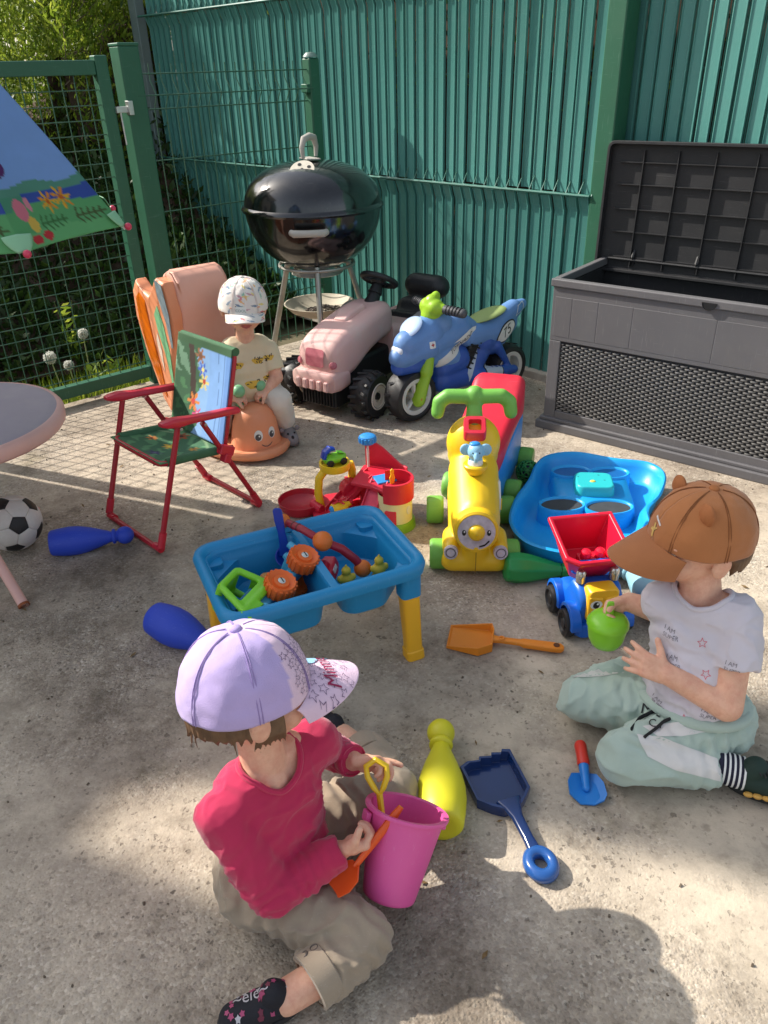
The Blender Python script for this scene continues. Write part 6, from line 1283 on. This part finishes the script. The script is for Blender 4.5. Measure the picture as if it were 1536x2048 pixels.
s_.chain([RS, RE, RW], [.041,.036,.0275], 16, (1,0)); s_.chain([LS, LE, LW], [.041,.034,.0275], 16, (1,0)); s_.rc(RS, LS.lerp(RS,.55), .042, .046); s_.rc(LS, LS.lerp(RS,.45), .042, .046)
s_.rc((-.205,.838,.05),(-.205,.838,.09),.080,.080)
sh = fuse('shirt', s_, RAS, gl_, .0038, 7, .5)
folds(sh, [(tuple(RE), tuple(RE-RS), .020, .0028, .05), (tuple(RE.lerp(RW,.5)), tuple(RW-RE), .018, .0024, .045), (tuple(LE.lerp(LW,.5)), tuple(LW-LE), .017, .002, .04), ((-.17,.79,.10), (.2,.1,1), .030, .0032, .07), ((-.225,.80,.2), (.6,.3,-.7), .035, .0022, .07)]); wrinkle(sh, .0028, (18,18,26), 1, .0008, 70)
crease(sh, .0062, (16,16,34), 2, 6); crease(sh, .004, (36,36,20), 9, 6)
nq = open_neck(sh, Vector((-.193,.852,0))+gF*.006, gS, gF, .050, .043, .22)
obj('neck_band', MB().tube([tuple(p) for p in nq], .0050, 8, closed=True), RAS, gl_)
for W_, E_ in ((RW,RE),(LW,LE)): d = (W_-E_).normalized(); obj('cuff', MB().tube([W_-d*.016, W_-d*.004, W_+d*.001], [.0272,.0272,.0258], 20, (0,0)), RAS, gl_, solid=.003)
KH = mat('khaki_cotton', (158,142,122), .92, .10, 16, .3, 700, sheen=.2, dirt=.12, dcol=(120,106,90))
p_ = MB(); RH, LH = Vector((-.228,.788,.075)), Vector((-.168,.893,.075)); RK, LK = Vector((-.048,.712,.052)), Vector((.008,.985,.055)); RA, LA = Vector((-.128,.652,.044)), Vector((-.062,1.095,.050))
p_.rc((-.228,.805,.072),(-.182,.878,.072),.070,.070,18); p_.chain([RH, RK, RA], [.062,.045,.038], 18, (1,0)); p_.chain([LH, LK, LA], [.062,.046,.038], 18, (1,0)); p_.sph((-.255,.845,.065),(.05,.06,.055))
pt_ = fuse('trousers', p_, KH, gl_, .004, 7, .5)
folds(pt_, [(tuple(RH.lerp(RK,.25)), tuple(RK-RH), .032, .0045, .07), (tuple(RK), (.4,.5,.2), .026, .0035, .06), (tuple(RK.lerp(RA,.6)), tuple(RA-RK), .030, .0026, .06), (tuple(LH.lerp(LK,.4)), tuple(LK-LH), .030, .0045, .08)]); wrinkle(pt_, .0045, (16,20,22), 8, .0012, 60)
crease(pt_, .0095, (14,14,24), 5, 6); crease(pt_, .005, (32,28,28), 12, 6)
for A_, K_ in ((RA,RK),(LA,LK)):
    d = (A_-K_).normalized(); obj('turn_up', MB().tube([A_-d*.030, A_-d*.028, A_+d*.004, A_+d*.005], [.0375,.0405,.0425,.038], 24, (0,0)), KH, gl_, solid=.003)
ptv = bvh(pt_)
for k in range(3):
    p = RK.lerp(RA, .62+.16*k)+Vector((-.012,.004,0)); h = ptv.ray_cast(p+Vector((-.04,.0,.2)), Vector((.15,.0,-1)).normalized(), .4)
    if h[0]: bn = obj('button', MB().aim(tuple(h[0]+h[1]*.001), tuple(h[0]+h[1])).lathe([(.001,.0015),(.004,.0015),(.0055,.003),(.0065,.0025),(.0068,0)], 18), mat('button_brown', (92,80,72), .5, .1, 60, .1), gl_)
obj('waistband', MB().tube([tuple(Vector((-.205,.840,.085))+gS*.084*math.cos(q)+gF*.066*math.sin(q)-gF*.006+Vector((0,0,.016*math.sin(q)))) for q in [2*PI*k/40 for k in range(40)]], .013, 10, closed=True, flat=1.0), KH, gl_)
SHO = mat('shoe_navy', (26,26,34), .8, .15, 30, .3, 500); SOLE = mat('sole_dark', (40,38,40), .8)
def shoe(t, heel, toe, w_, h_, mt, up=(0,0,1), sole=SOLE, sname='shoe'):
    m = frame_of(Vector(heel), Vector(toe)-Vector(heel), up); L_ = (Vector(toe)-Vector(heel)).length; s = MB(); s.M = m.copy()
    s.rc((0,.01,h_*.5),(0,L_*.45,h_*.42),w_*.44,w_*.50,16); s.rc((0,L_*.45,h_*.40),(0,L_*.82,h_*.30),w_*.50,w_*.42,16); s.rc((0,.012,h_*.55),(0,.03,h_*.95),w_*.40,w_*.38,16)
    o = fuse(sname, s, mt, t, .003, 4); so = MB(); so.M = m.copy(); k = 26
    so.loft([[((w_*.53*math.sin(q))*(1+.10*math.cos(q)), L_*.46+(L_*.58)*math.cos(q), z) for q in [2*PI*i/k for i in range(k)]] for z in (-w_*.28+h_*.28,-w_*.28+h_*.28+.012)]); obj('sole', so, sole, o, bev=.003); return o, m
g1, m1 = shoe(gl_, (-.155,.636,.012), (-.262,.606,.012), .052, .05, SHO); shoe(gl_, (-.10,1.135,.012), (-.155,1.225,.012), .052, .05, SHO)
dk = Decal(bvh(g1))
for k in range(26):
    p = m1 @ Vector((random.uniform(-.026,.026), random.uniform(0,.1), .08)); dk.put(poly2d(star2d(random.uniform(.003,.006),.6,5,random.random()*6)), tuple(p), (1,0,0), (0,0,1), random.choice((0,1,0,2)), .0008, cut=.01)
v_, f_ = text_mesh('~ele~', .024); dk.put((v_, f_), (-.215,.615,.09), (.95,.25,0), (0,-.35,1), 2, .0014, cut=.01)
dk.done('shoe_print', [mat('print_pink',(170,70,110),.6), mat('print_rose',(110,40,60),.6), mat('print_pale',(190,186,190),.6)], g1)
LIL = (186,166,214)
def girl_col(u, v):
    a = (u if u < .5 else u-1)*360
    return (226,196,216) if abs(a) < 62-18*v else LIL
crown, brim_ = cap(gl_, HM @ Matrix.Translation((0,-.002,.003)), .0880, .0985, .108, girl_col, 'girl_cap_cloth', (.082,54), .016, (60,24), 0, 6, mat('lilac_button', (176,156,206), .85, .05, 30, .3, 600), lambda i, j: (226,196,216), mat('lilac_stitch', (150,130,180), .85))
dk = Decal(bvh(crown)); cm = HM.copy(); rr_ = random.Random(5); SL = mat('star_line', (96,74,110), .8)
for k in range(60):
    a = R(-52+104*((k*.618) % 1)); z = .010+.082*(k/60); d = cm.to_3x3() @ Vector((math.sin(a), math.cos(a), .35)); p = cm @ Vector((.09*math.sin(a), .1*math.cos(a), z))
    dk.put(outline2d(star2d(rr_.uniform(.0065,.0095),.48,5,rr_.random()*6), .0014), tuple(p), tuple(cm.to_3x3() @ Vector((math.cos(a),-math.sin(a),0))), tuple(d), 0, .0022, .06, .02)
dk.done('star_print', [SL], crown)
dk = Decal(bvh(brim_)); up_ = cm.to_3x3() @ Vector((0,.1,1)); rt_ = cm.to_3x3() @ Vector((1,0,0))
for k in range(34): 
    p = cm @ Vector((-.075+.15*((k*.618) % 1), .080+.085*k/34, .03))
    dk.put(outline2d(star2d(rr_.uniform(.0065,.0095),.48,5,rr_.random()*6), .0014), tuple(p), tuple(rt_), tuple(up_), 0, .0036, .06, .02)
v_, f_ = text_mesh('Minnie', .030, .2); dk.put((v_, f_), tuple(cm @ Vector((.006,.128,.03))), tuple(-rt_), tuple(up_), 1, .0044, .06, .01)
dk.put(poly2d(ell2d(.020,.014)), tuple(cm @ Vector((-.036,.112,.03))), tuple(rt_), tuple(up_), 2, .0038, .06, .01); dk.put(poly2d(ell2d(.015,.010)), tuple(cm @ Vector((-.045,.138,.03))), tuple(rt_), tuple(up_), 2, .0038, .06, .01)
dk.done('brim_print', [SL, mat('print_cherry', (150,24,74), .8), mat('print_sky', (150,196,222), .8)], brim_)
rel(gl_)

# bucket, its spade, and the orange rake in her right hand
PNK = mat('bucket_pink', (228,92,160), .35, .05, 6, .03, 80, dirt=.05)
B0, B1 = Vector((-.012,.786,.042)), Vector((.022,.858,.156))
bk = thing('bucket', 'tapered pink plastic bucket held tilted between the knees of the child in raspberry', 'bucket', B0); Lb = (B1-B0).length
z = (B1-B0).normalized(); x = Vector((1,0,0)); x = (x-z*x.dot(z)).normalized(); y = z.cross(x); bk.rotation_euler = Matrix((x,y,z)).transposed().to_euler()
obj('body', MB().lathe([(.001,.004),(.036,.004),(.040,.0),(.0435,.002),(.0445,.006),(.063,Lb-.004),(.0635,Lb),(.0700,Lb+.001),(.0710,Lb+.004),(.0700,Lb+.007),(.061,Lb+.006),(.0605,Lb-.002),(.043,.009),(.001,.009)], 56), PNK, bk, smooth=50)
for a in (R(20), R(200)): obj('handle_lug', MB().at((.068*math.cos(a),.068*math.sin(a),Lb-.012),(0,0,a)).cb((0,0,0),(.010,.022,.018)), PNK, bk, bev=.003)
obj('base_ring', MB().torus((0,0,.002),.034,.0022,40,8), PNK, bk)
ys = thing('toy_spade', 'yellow toy spade with a loop grip standing in the pink bucket', 'toy spade', (-.014,.832,.10))
YP = mat('spade_yellow', (244,204,36), .36, .05, 8, .03)
yd = (Vector((-.026,.905,.212))-Vector((-.014,.832,.10))).normalized()
def YPt(l, sx=0): q = yd*l; r_ = Vector((1,0,0)); return tuple(q+r_*sx)
obj('shaft', MB().tube([YPt(-.04),YPt(.0),YPt(.09)], [.007,.007,.0075], 10, flat=.75), YP, ys); obj('loop_grip', MB().tube([YPt(.088),YPt(.10,.008),YPt(.118,.0165),YPt(.135,.017),YPt(.146,.0),YPt(.135,-.017),YPt(.118,-.0165),YPt(.10,-.008)], .0052, 10, closed=True), YP, ys)
obj('blade', MB().loft([[tuple(Vector(YPt(l))+Vector((sx,0,0))+yd.cross(Vector((1,0,0)))*o) for sx, o in ((-w_,.004),(0,-.003),(w_,.004),(w_,.007),(0,.0),(-w_,.007))] for l, w_ in ((-.075,.016),(-.06,.02),(-.03,.018))]), YP, ys)
ok = thing('toy_rake', 'orange toy rake gripped in the hand beside the pink bucket', 'toy rake', (-.03,.800,.163))
od = (Vector((.020,.842,.212))-Vector((-.078,.772,.122))).normalized(); OP = mat('rake_orange', (232,92,34), .38, .06, 9, .03)
obj('handle', MB().tube([tuple(od*-.05),tuple(od*.0),tuple(od*.05),tuple(od*.066)], [.006,.0085,.0085,.006], 10, flat=.7), OP, ok)
sd = od.cross(Vector((0,0,1))).normalized(); un = sd.cross(od)
obj('head', MB().loft([[tuple(od*l+sd*(sx*w_)+un*(o+h_)) for sx, o in ((-1,.002),(-.5,-.003),(0,-.004),(.5,-.003),(1,.002),(1,.006),(.5,.001),(0,.0),(-.5,.001),(-1,.006))] for l, w_, h_ in ((-.045,.008,0),(-.06,.022,0),(-.08,.024,.004),(-.095,.020,.012))]), OP, ok, smooth=50)

# ---------------- boy in the brown cap
by = thing('person', 'child in brown bear eared cap and white printed shirt kneeling with a lime pot', 'person', (.60,1.13,0))
bS = Vector((.87,-.49,0)).normalized(); bF = Vector((-.49,-.87,0)).normalized()
BM = frame_of((.590,1.220,.442), (-.96,-.14,.02), (.10,-.05,1)); BSC = 1.04
RS, LS = Vector((.538,1.200,.312)), Vector((.652,1.136,.318)); LE, LW = Vector((.628,1.058,.175)), Vector((.522,1.098,.222)); RE, RW = Vector((.583,1.262,.232)), Vector((.502,1.284,.252))
b = MB(); head_geo(b, BM, BSC); b.rc((.592,1.205,.405),(.598,1.18,.32),.036,.040,16); b.rc((.56,1.185,.318),(.64,1.16,.320),.034,.034,14); b.rc((.6,1.16,.28),(.6,1.13,.12),.045,.045)
torso(b, (.602,1.135,.10), (.595,1.175,.33), bS, bF, .168, .114); b.chain([LS, LS.lerp(LE,.5), LE, LW], [.034,.0325,.030,.0205], 16); b.chain([RS, RE, RW], [.034,.029,.0205], 16)
hand(b, LW+(LW-LE).normalized()*.003, (-.86,.34,.26), (.10,.80,-.35), -1, (16,14,10), 10, 1.0, (62,8))
hand(b, RW+(RW-RE).normalized()*.003, (-.90,.02,-.30), (.1,-.85,-.45), 1, (50,55,35), 3, 1.0, (35,40))
b.rc((.62,1.035,.045),(.66,1.02,.04),.028,.026)
bb_ = fuse('body', b, SKIN, by, .0028, 5, .5); face_parts(by, BM, BSC)
hr = MB(); hr.M = BM @ Matrix.Scale(BSC,4); hr.sph((0,-.022,.012),(.0745,.074,.070),22,14)
for k in range(22):
    a = R(105+150*k/21); x, y = .073*math.sin(a), .078*math.cos(a)-.012; hr.tube([(x,y,.0),(x*1.01,y*.99,-.018),(x*.96+random.gauss(0,.002),y*.95,-.028-.012*random.random())], [.008,.007,.0012], 7)
fuse('hair', hr, HAIR, by, .003, 2, .4)
TEE = mat('white_jersey', (206,200,208), .9, .05, 12, .25, 900, sheen=.25)
s_ = MB(); torso(s_, (.602,1.135,.10), (.595,1.175,.335), bS, bF, .185, .132); s_.rc(RS, LS.lerp(RS,.55), .043, .048); s_.rc(LS, LS.lerp(RS,.45), .043, .048)
s_.chain([LS, LS.lerp(LE,.56)+Vector((.004,0,0))], [.045,.048], 18, (1,0)); s_.chain([RS, RS.lerp(RE,.6)], [.045,.044], 18, (1,0)); s_.rc((.604,1.135,.085),(.602,1.135,.12),.082,.082)
ts_ = fuse('shirt', s_, TEE, by, .0038, 7, .5); folds(ts_, [((.57,1.09,.15),(.3,0,1),.032,.0034,.07),((.62,1.1,.24),(.8,0,.6),.036,.0022,.07),((.53,1.16,.25),(.5,.3,.8),.028,.0024,.06)]); wrinkle(ts_, .0028, (16,16,24), 4, .0008, 70)
tv = bvh(ts_); crease(ts_, .0058, (15,15,28), 3, 6); crease(ts_, .0036, (32,32,18), 8, 6); nq = open_neck(ts_, Vector((.597,1.178,0))+bF*.004, bS, bF, .051, .044, .24); obj('neck_band', MB().tube([tuple(p) for p in nq], .0050, 8, closed=True), TEE, by)
tv = bvh(ts_); dk = Decal(tv); rr_ = random.Random(11); IR = bF.cross(Vector((0,0,1)))*-1
v1, f1_ = text_mesh('I AM', .0105); v2, f2_ = text_mesh('SUPER', .0105)
for k, (dx, dz) in enumerate(((-.06,.292),(.0,.285),(.055,.27),(-.045,.245),(.018,.235),(-.07,.20),(.07,.205),(-.02,.19),(.035,.165),(-.055,.15),(.0,.135),(.06,.12),(-.03,.105),(.02,.095))):
    o = Vector((.6,1.14,0))+bS*dx+Vector((0,0,dz)); a = rr_.uniform(-.35,.35); rt = bS*math.cos(a)+Vector((0,0,math.sin(a))); 
    if k % 3 == 1: dk.put(outline2d(star2d(.0095,.48,5,rr_.random()*6), .0022), tuple(o+bF*.1), tuple(rt), tuple(bF), 1, .0008, .12, .012)
    else: dk.put((v1,f1_), tuple(o+bF*.1), tuple(rt), tuple(bF), 0, .0008, .12, .010); dk.put((v2,f2_), tuple(o+bF*.1-Vector((0,0,.011))+bS*.004), tuple(rt), tuple(bF), 0, .0008, .12, .010)
for o, nn, i in ((Vector((.69,1.115,.275)),Vector((.55,-.8,.2)),0),(Vector((.69,1.11,.25)),Vector((.6,-.8,0)),0),(Vector((.70,1.13,.29)),Vector((.7,-.6,.3)),1),(Vector((.672,1.10,.245)),Vector((.3,-.95,.1)),0)):
    if i: dk.put(outline2d(star2d(.0095,.48), .0022), tuple(o+nn*.05), (.8,.5,.1), tuple(nn), 1, .0008, .12, .012)
    else: dk.put((v2,f2_), tuple(o+nn*.05), (.8,.55,.35), tuple(nn), 0, .0008, .12, .010)
dk.done('shirt_print', [mat('print_charcoal', (128,122,128), .8), mat('print_star_red', (206,84,100), .8)], by)
JOG = mat('mint_jogger', (172,190,178), .92, .06, 14, .3, 700, sheen=.25, dirt=.08, dcol=(146,158,150)); JW = mat('white_panel', (214,212,208), .92, .05, 14, .3, 700, sheen=.2)
p_ = MB(); LH, RH = Vector((.658,1.108,.082)), Vector((.555,1.152,.082)); LK, RK = Vector((.448,1.050,.058)), Vector((.408,1.205,.060)); LA, RA = Vector((.622,1.030,.046)), Vector((.53,1.285,.05))
p_.rc((.635,1.13,.08),(.57,1.155,.08),.076,.076,18); p_.chain([LH, LK, LA], [.066,.052,.041], 20, (1,0)); p_.chain([RH, RK, RA], [.066,.052,.042], 20, (1,0)); p_.sph((.62,1.165,.075),(.075,.06,.06))
jg = fuse('trousers', p_, JOG, by, .004, 7, .5); folds(jg, [(tuple(LH.lerp(LK,.3)), tuple(LK-LH), .034, .0042, .08), (tuple(LA), tuple(LA-LK), .024, .004, .06), (tuple(RH.lerp(RK,.35)), tuple(RK-RH), .034, .0045, .08), ((.50,1.06,.10), (.5,.6,.6), .03, .003, .06)]); wrinkle(jg, .0042, (14,18,20), 6, .001, 60)
crease(jg, .0095, (13,15,22), 7, 6); crease(jg, .005, (30,28,28), 15, 6); jv = bvh(jg); dk = Decal(jv)
vd = Vector((-.40,-.74,.78)).normalized(); vr = Vector((.9,-.35,0))
def patch(pts, at, nrm=vd, rt=vr, m_=0): dk.put(poly2d(pts), tuple(Vector(at)+nrm*.10), tuple(rt), tuple(nrm), m_, .0014, .12, .008)
patch([(-.075,.028),(-.03,.033),(.075,.016),(.080,-.022),(.0,-.020),(-.05,-.008)], (.545,1.035,.065))
patch([(-.06,-.016),(.0,.006),(.055,.026),(.06,.004),(.01,-.018),(-.03,-.028)], (.555,1.08,.105))
patch([(-.045,-.014),(-.02,.014),(.045,.030),(.055,.018),(.01,.0)], (.435,1.225,.105))
dk.done('side_panel', [JW], by)
dk = Decal(jv); v_, f_ = text_mesh('M   k', .030, .0); dk.put((v_,f_), tuple(Vector((.520,1.098,.125))+vd*.1), tuple(vr), tuple(vd), 0, .002, .14, .010); v_, f_ = text_mesh('C l', .022); dk.put((v_,f_), tuple(Vector((.512,1.080,.110))+vd*.1), tuple(vr), tuple(vd), 0, .002, .14, .010); v_, f_ = text_mesh('c', .026); dk.put((v_,f_), tuple(Vector((.521,1.096,.123))+vd*.1), tuple(vr), tuple(vd), 0, .002, .14, .010)
dk.done('trouser_print', [INK], by)
BKC = mat('black_cord', (24,24,26), .8, .1, 40, .3)
for pts in ([(.548,1.078,.166),(.51,1.085,.150),(.482,1.082,.128),(.462,1.072,.098)], [(.556,1.064,.160),(.52,1.058,.146),(.498,1.05,.125),(.478,1.045,.112)]):
    P = []; 
    for q in pts:
        h = jv.ray_cast(Vector(q)+Vector((-.02,-.12,.2)), Vector((.02,.12,-.2)).normalized(), .5); P.append(h[0]+h[1]*.003 if h[0] else Vector(q))
    obj('drawstring', MB().tube(P, .0048, 8, flat=.5), BKC, by)
obj('waistband', MB().tube([tuple(Vector((.603,1.135,.125))+bS*.101*math.cos(q)+bF*.078*math.sin(q)+Vector((0,0,.004*math.sin(q)))) for q in [2*PI*k/40 for k in range(40)]], .012, 10, closed=True), JOG, by)
obj('sock', MB().tube([(.606,1.034,.05),(.632,1.026,.048),(.665,1.014,.044)], [.031,.030,.030], 18), mat('sock_navy',(36,36,56),.9,.2,60,.3,500), by)
for k in range(5): p = Vector((.630,1.026,.048)).lerp(Vector((.664,1.014,.044)), k/4); obj('sock_stripe', MB().tube([p, p+Vector((.0035,-.0012,0))], .0318, 18, (0,0)), PWH, by)
SHG = mat('shoe_green', (24,48,40), .75, .12, 30, .25, 500); sg1, sm1 = shoe(by, (.655,1.014,.012), (.775,.972,.012), .060, .058, SHG, sole=mat('sole_black',(26,30,30),.8)); shoe(by, (.55,1.29,.012), (.65,1.34,.012), .058, .05, SHG)
for k in range(9):
    y0 = .03+.009*k; lc = MB(); lc.M = sm1.copy(); lc.tube([(-.018,y0,.066-.0028*k),(-.004,y0+.010,.073-.003*k),(.012,y0-.004,.071-.003*k),(.022,y0+.006,.060-.0028*k)], .0018, 6); obj('lace', lc, BLK, sg1)
for k in range(3): c_ = MB(); c_.M = sm1.copy(); c_.sph((.030,.022+.016*k,.014),(.006,.009,.005),12,8); obj('sole_mark', c_, mat('ochre_mark',(196,150,70),.6), sg1)
CAPC = (176,112,64)
bc, bbm = cap(by, BM @ Matrix.Translation((0,-.002,.008)), 0.0868, .0985, .102, lambda u, v: CAPC, 'brown_cap_cloth', (.080,50), .028, (60,24), 0, 6, mat('brown_button', (170,106,60), .85, .05, 30, .3, 600), lambda i, j: (166,104,60), mat('brown_stitch', (134,82,44), .85))
for sx in (-1,1):
    e = MB(); e.M = BM @ Matrix.Translation((sx*.046,.034,.079)) @ Matrix.Rotation(R(sx*24), 4, 'Y'); e.sph((0,0,.012),(.021,.009,.021),18,12); e.sph((0,.007,.012),(.014,.005,.014),14,8); fuse('ear', e, mat('brown_felt', (168,104,60), .9, .08, 30, .3, 600), bc, .0025, 3)
dk = Decal(bvh(bc)); fd = BM.to_3x3() @ Vector((-.25,1,.15)); rt = BM.to_3x3() @ Vector((1,.25,0)); o_ = BM @ Vector((-.014,.15,.044)); EM = [mat('thread_gold',(206,172,100),.7,.2,200,.2), mat('thread_white',(214,206,204),.7,.2,200,.2)]
dk.put(poly2d([(-.008,-.004),(-.002,.004),(-.004,.016),(.001,.018),(.003,.007),(.010,.008),(.009,.003),(.004,.001),(.006,-.008),(.001,-.008),(-.001,-.002)]), tuple(o_), tuple(rt), tuple(fd), 0, .0026, .12, .01); v_, f_ = text_mesh('bear', .012, .3); dk.put((v_,f_), tuple(o_-(BM.to_3x3() @ Vector((0,0,.017)))), tuple(-rt), tuple(fd), 1, .001, .12, .01) if False else dk.put(poly2d([(-.012,-.012),(.008,-.022),(.010,-.018),(-.010,-.009)]), tuple(o_), tuple(rt), tuple(fd), 1, .0026, .12, .01)
dk.done('cap_emblem', EM, bc)
rel(by)
pt2 = thing('toy_pot', 'lime green toy pot held by its handle by the kneeling child', 'toy pot', (.455,1.258,.165)); POT = mat('pot_lime', (136,206,44), .3, .05, 7, .03, 80)
obj('body', MB().lathe([(.001,.002),(.022,.0),(.030,.004),(.036,.018),(.039,.036),(.0395,.050),(.043,.052),(.043,.057),(.038,.066),(.028,.0735),(.012,.077),(.001,.0775)], 44), POT, pt2, smooth=55)
obj('strap_handle', MB().loft([[(x,y,z) for x,y in rrect(w_,.007,.003,3)] for z,w_ in ((.070,.020),(.082,.016),(.100,.015),(.108,.013))]), POT, pt2, bev=.0015)

# ---------------- toddler riding the snail
td = thing('person', 'toddler in a leaf printed white cap sitting on the orange snail toy', 'person', (-.488,2.70,.16))
tF = Vector((.28,-.96,0)).normalized(); tS = Vector((.96,.28,0)).normalized()
TM = frame_of((-.470,2.700,.520), (.22,-.95,-.06), (.05,-.02,1)); TSC = 1.0
b = MB(); head_geo(b, TM, TSC); b.rc((-.474,2.706,.46),(-.478,2.708,.385),.031,.035,14); b.rc((-.48,2.71,.37),(-.485,2.715,.22),.04,.04)
LSh, RSh = Vector((-.405,2.720,.352)), Vector((-.560,2.690,.350)); LEl, REl = Vector((-.378,2.685,.262)), Vector((-.585,2.650,.262)); LWr, RWr = Vector((-.412,2.650,.226)), Vector((-.528,2.604,.222))
b.chain([LSh, LEl, LWr], [.031,.026,.019]); b.chain([RSh, REl, RWr], [.031,.026,.019])
hand(b, LWr, (-.55,-.3,-.1), (-.3,.1,-.9), 1, (45,55,40), 5, .9, (45,40)); hand(b, RWr, (.65,.1,-.1), (.1,.3,-.9), -1, (45,55,40), 5, .9, (45,40))
fuse('body', b, SKIN, td, .003, 5, .5); face_parts(td, TM, TSC)
hr = MB(); hr.M = TM.copy(); hr.sph((0,-.018,.010),(.0745,.076,.068),20,12); fuse('hair', hr, mat('hair_light', (150,116,80), .6, .3, 60, .4, 260), td, .0035, 2)
CRT = mat('cream_jersey', (222,204,170), .9, .06, 14, .2, 800, sheen=.2)
s_ = MB(); torso(s_, (-.486,2.712,.20), (-.480,2.708,.39), tS, tF, .195, .135); s_.chain([LSh, LSh.lerp(LEl,.75)], [.040,.040], 16, (1,0)); s_.chain([RSh, RSh.lerp(REl,.75)], [.040,.040], 16, (1,0)); s_.rc(LSh, RSh, .040, .040)
tsh = fuse('shirt', s_, CRT, td, .004, 6, .5); wrinkle(tsh, .003, (18,18,26), 3, .0008, 70); dk = Decal(bvh(tsh)); rr_ = random.Random(3)
for dx, dz, s0 in ((-.045,.325,1),(.03,.335,.9),(.005,.255,1.3),(-.06,.25,.8),(.06,.27,.8),(.035,.22,.9),(.07,.34,.8)):
    o = Vector((-.48,2.71,0))+tS*dx+Vector((0,0,dz))+tF*.1; dk.put(poly2d([(.022*s0*math.cos(q)*(1+.25*math.sin(3*q)), .014*s0*math.sin(q)*(1+.25*math.cos(2*q))) for q in [2*PI*k/16 for k in range(16)]]), tuple(o), tuple(tS), tuple(tF), 0, .0008, .15, .012)
    for k in range(9):
        q = o+tS*rr_.uniform(-.018,.018)*s0+Vector((0,0,rr_.uniform(-.012,.012)*s0)); a = rr_.uniform(0,3); dk.put(poly2d([(-.005,-.0014),(.005,-.0014),(.004,.0016),(-.004,.0012)]), tuple(q), tuple(tS*math.cos(a)+Vector((0,0,math.sin(a)))), tuple(tF), 1, .0016, .15, .02)
dk.done('shirt_print', [mat('print_mustard',(216,176,70),.8), INK], td)
WTR = mat('cream_trousers', (216,208,196), .92, .06, 14, .25, 700, sheen=.2); p_ = MB()
p_.rc((-.435,2.725,.205),(-.535,2.70,.205),.066,.066,16); p_.chain([(-.438,2.715,.195),(-.372,2.655,.185),(-.362,2.712,.065)], [.056,.048,.038], 16, (1,0)); p_.chain([(-.535,2.70,.195),(-.58,2.62,.185),(-.60,2.665,.065)], [.056,.048,.038], 16, (1,0))
tp = fuse('trousers', p_, WTR, td, .004, 6, .5); wrinkle(tp, .004, (18,18,24), 9, .001, 60)
GSH = mat('shoe_grey', (136,130,132), .8, .08, 24, .2, 400); k1, km = shoe(td, (-.376,2.735,.012), (-.330,2.632,.012), .066, .058, GSH, sole=mat('sole_grey',(104,98,98),.8)); shoe(td, (-.60,2.68,.012), (-.61,2.57,.012), .064, .056, GSH, sole=mat('sole_grey',(104,98,98),.8))
for x in (-.012,.014): q = MB(); q.M = km.copy(); q.sph((x,.098,.044),(.004,.004,.004),10,8); obj('eye', q, INK, k1)
q = MB(); q.M = km.copy(); q.sph((.001,.112,.032),(.006,.006,.008),12,8); obj('nose', q, INK, k1)
for sx in (-1,1): q = MB(); q.M = km.copy(); q.sph((sx*.030,.075,.052),(.010,.006,.010),12,8); obj('ear', q, GSH, k1)
LP = []; rr_ = random.Random(21)
for k in range(95): LP.append((rr_.random(), rr_.random()**1.2*.92, rr_.uniform(-1.5,1.5), rr_.choice(((214,120,130),(232,180,120),(150,190,170),(120,140,160),(226,206,130),(196,150,160))), rr_.uniform(.026,.048)))
def leafcap(u, v):
    for cu, cv, a, c, ln in LP:
        du = (u-cu+.5) % 1-.5; du *= 1.9*(1-v*.75); dv = (v-cv)*.55
        x = du*math.cos(a)+dv*math.sin(a); y = -du*math.sin(a)+dv*math.cos(a)
        if abs(x) < ln and abs(y) < .0125*(1-abs(x)/ln)**.6: return c
    return (230,222,214)
tc2, tb2 = cap(td, TM @ Matrix.Translation((0,-.003,-.002)), .086, .094, .100, leafcap, 'leaf_cap_cloth', (.045,50), .014, (72,30), 0, 6, mat('white_button', (224,214,206), .85), lambda i, j: leafcap(i*.3, j*.5), mat('white_stitch', (204,190,186), .85))
dk = Decal(bvh(tc2)); fd = TM.to_3x3() @ Vector((.25,1,.2)); rt = TM.to_3x3() @ Vector((-1,.25,0)); o_ = TM @ Vector((.028,.14,.022)); dk.put(poly2d(rrect(.036,.026,.003)), tuple(o_), tuple(rt), tuple(fd), 0, .0022, .14, .012); v_, f_ = text_mesh('COOL', .0125); dk.put((v_,f_), tuple(o_), tuple(rt), tuple(fd), 1, .0030, .14, .01); dk.done('cap_badge', [PWH, mat('print_sage',(110,140,130),.8)], tc2)
rel(td)
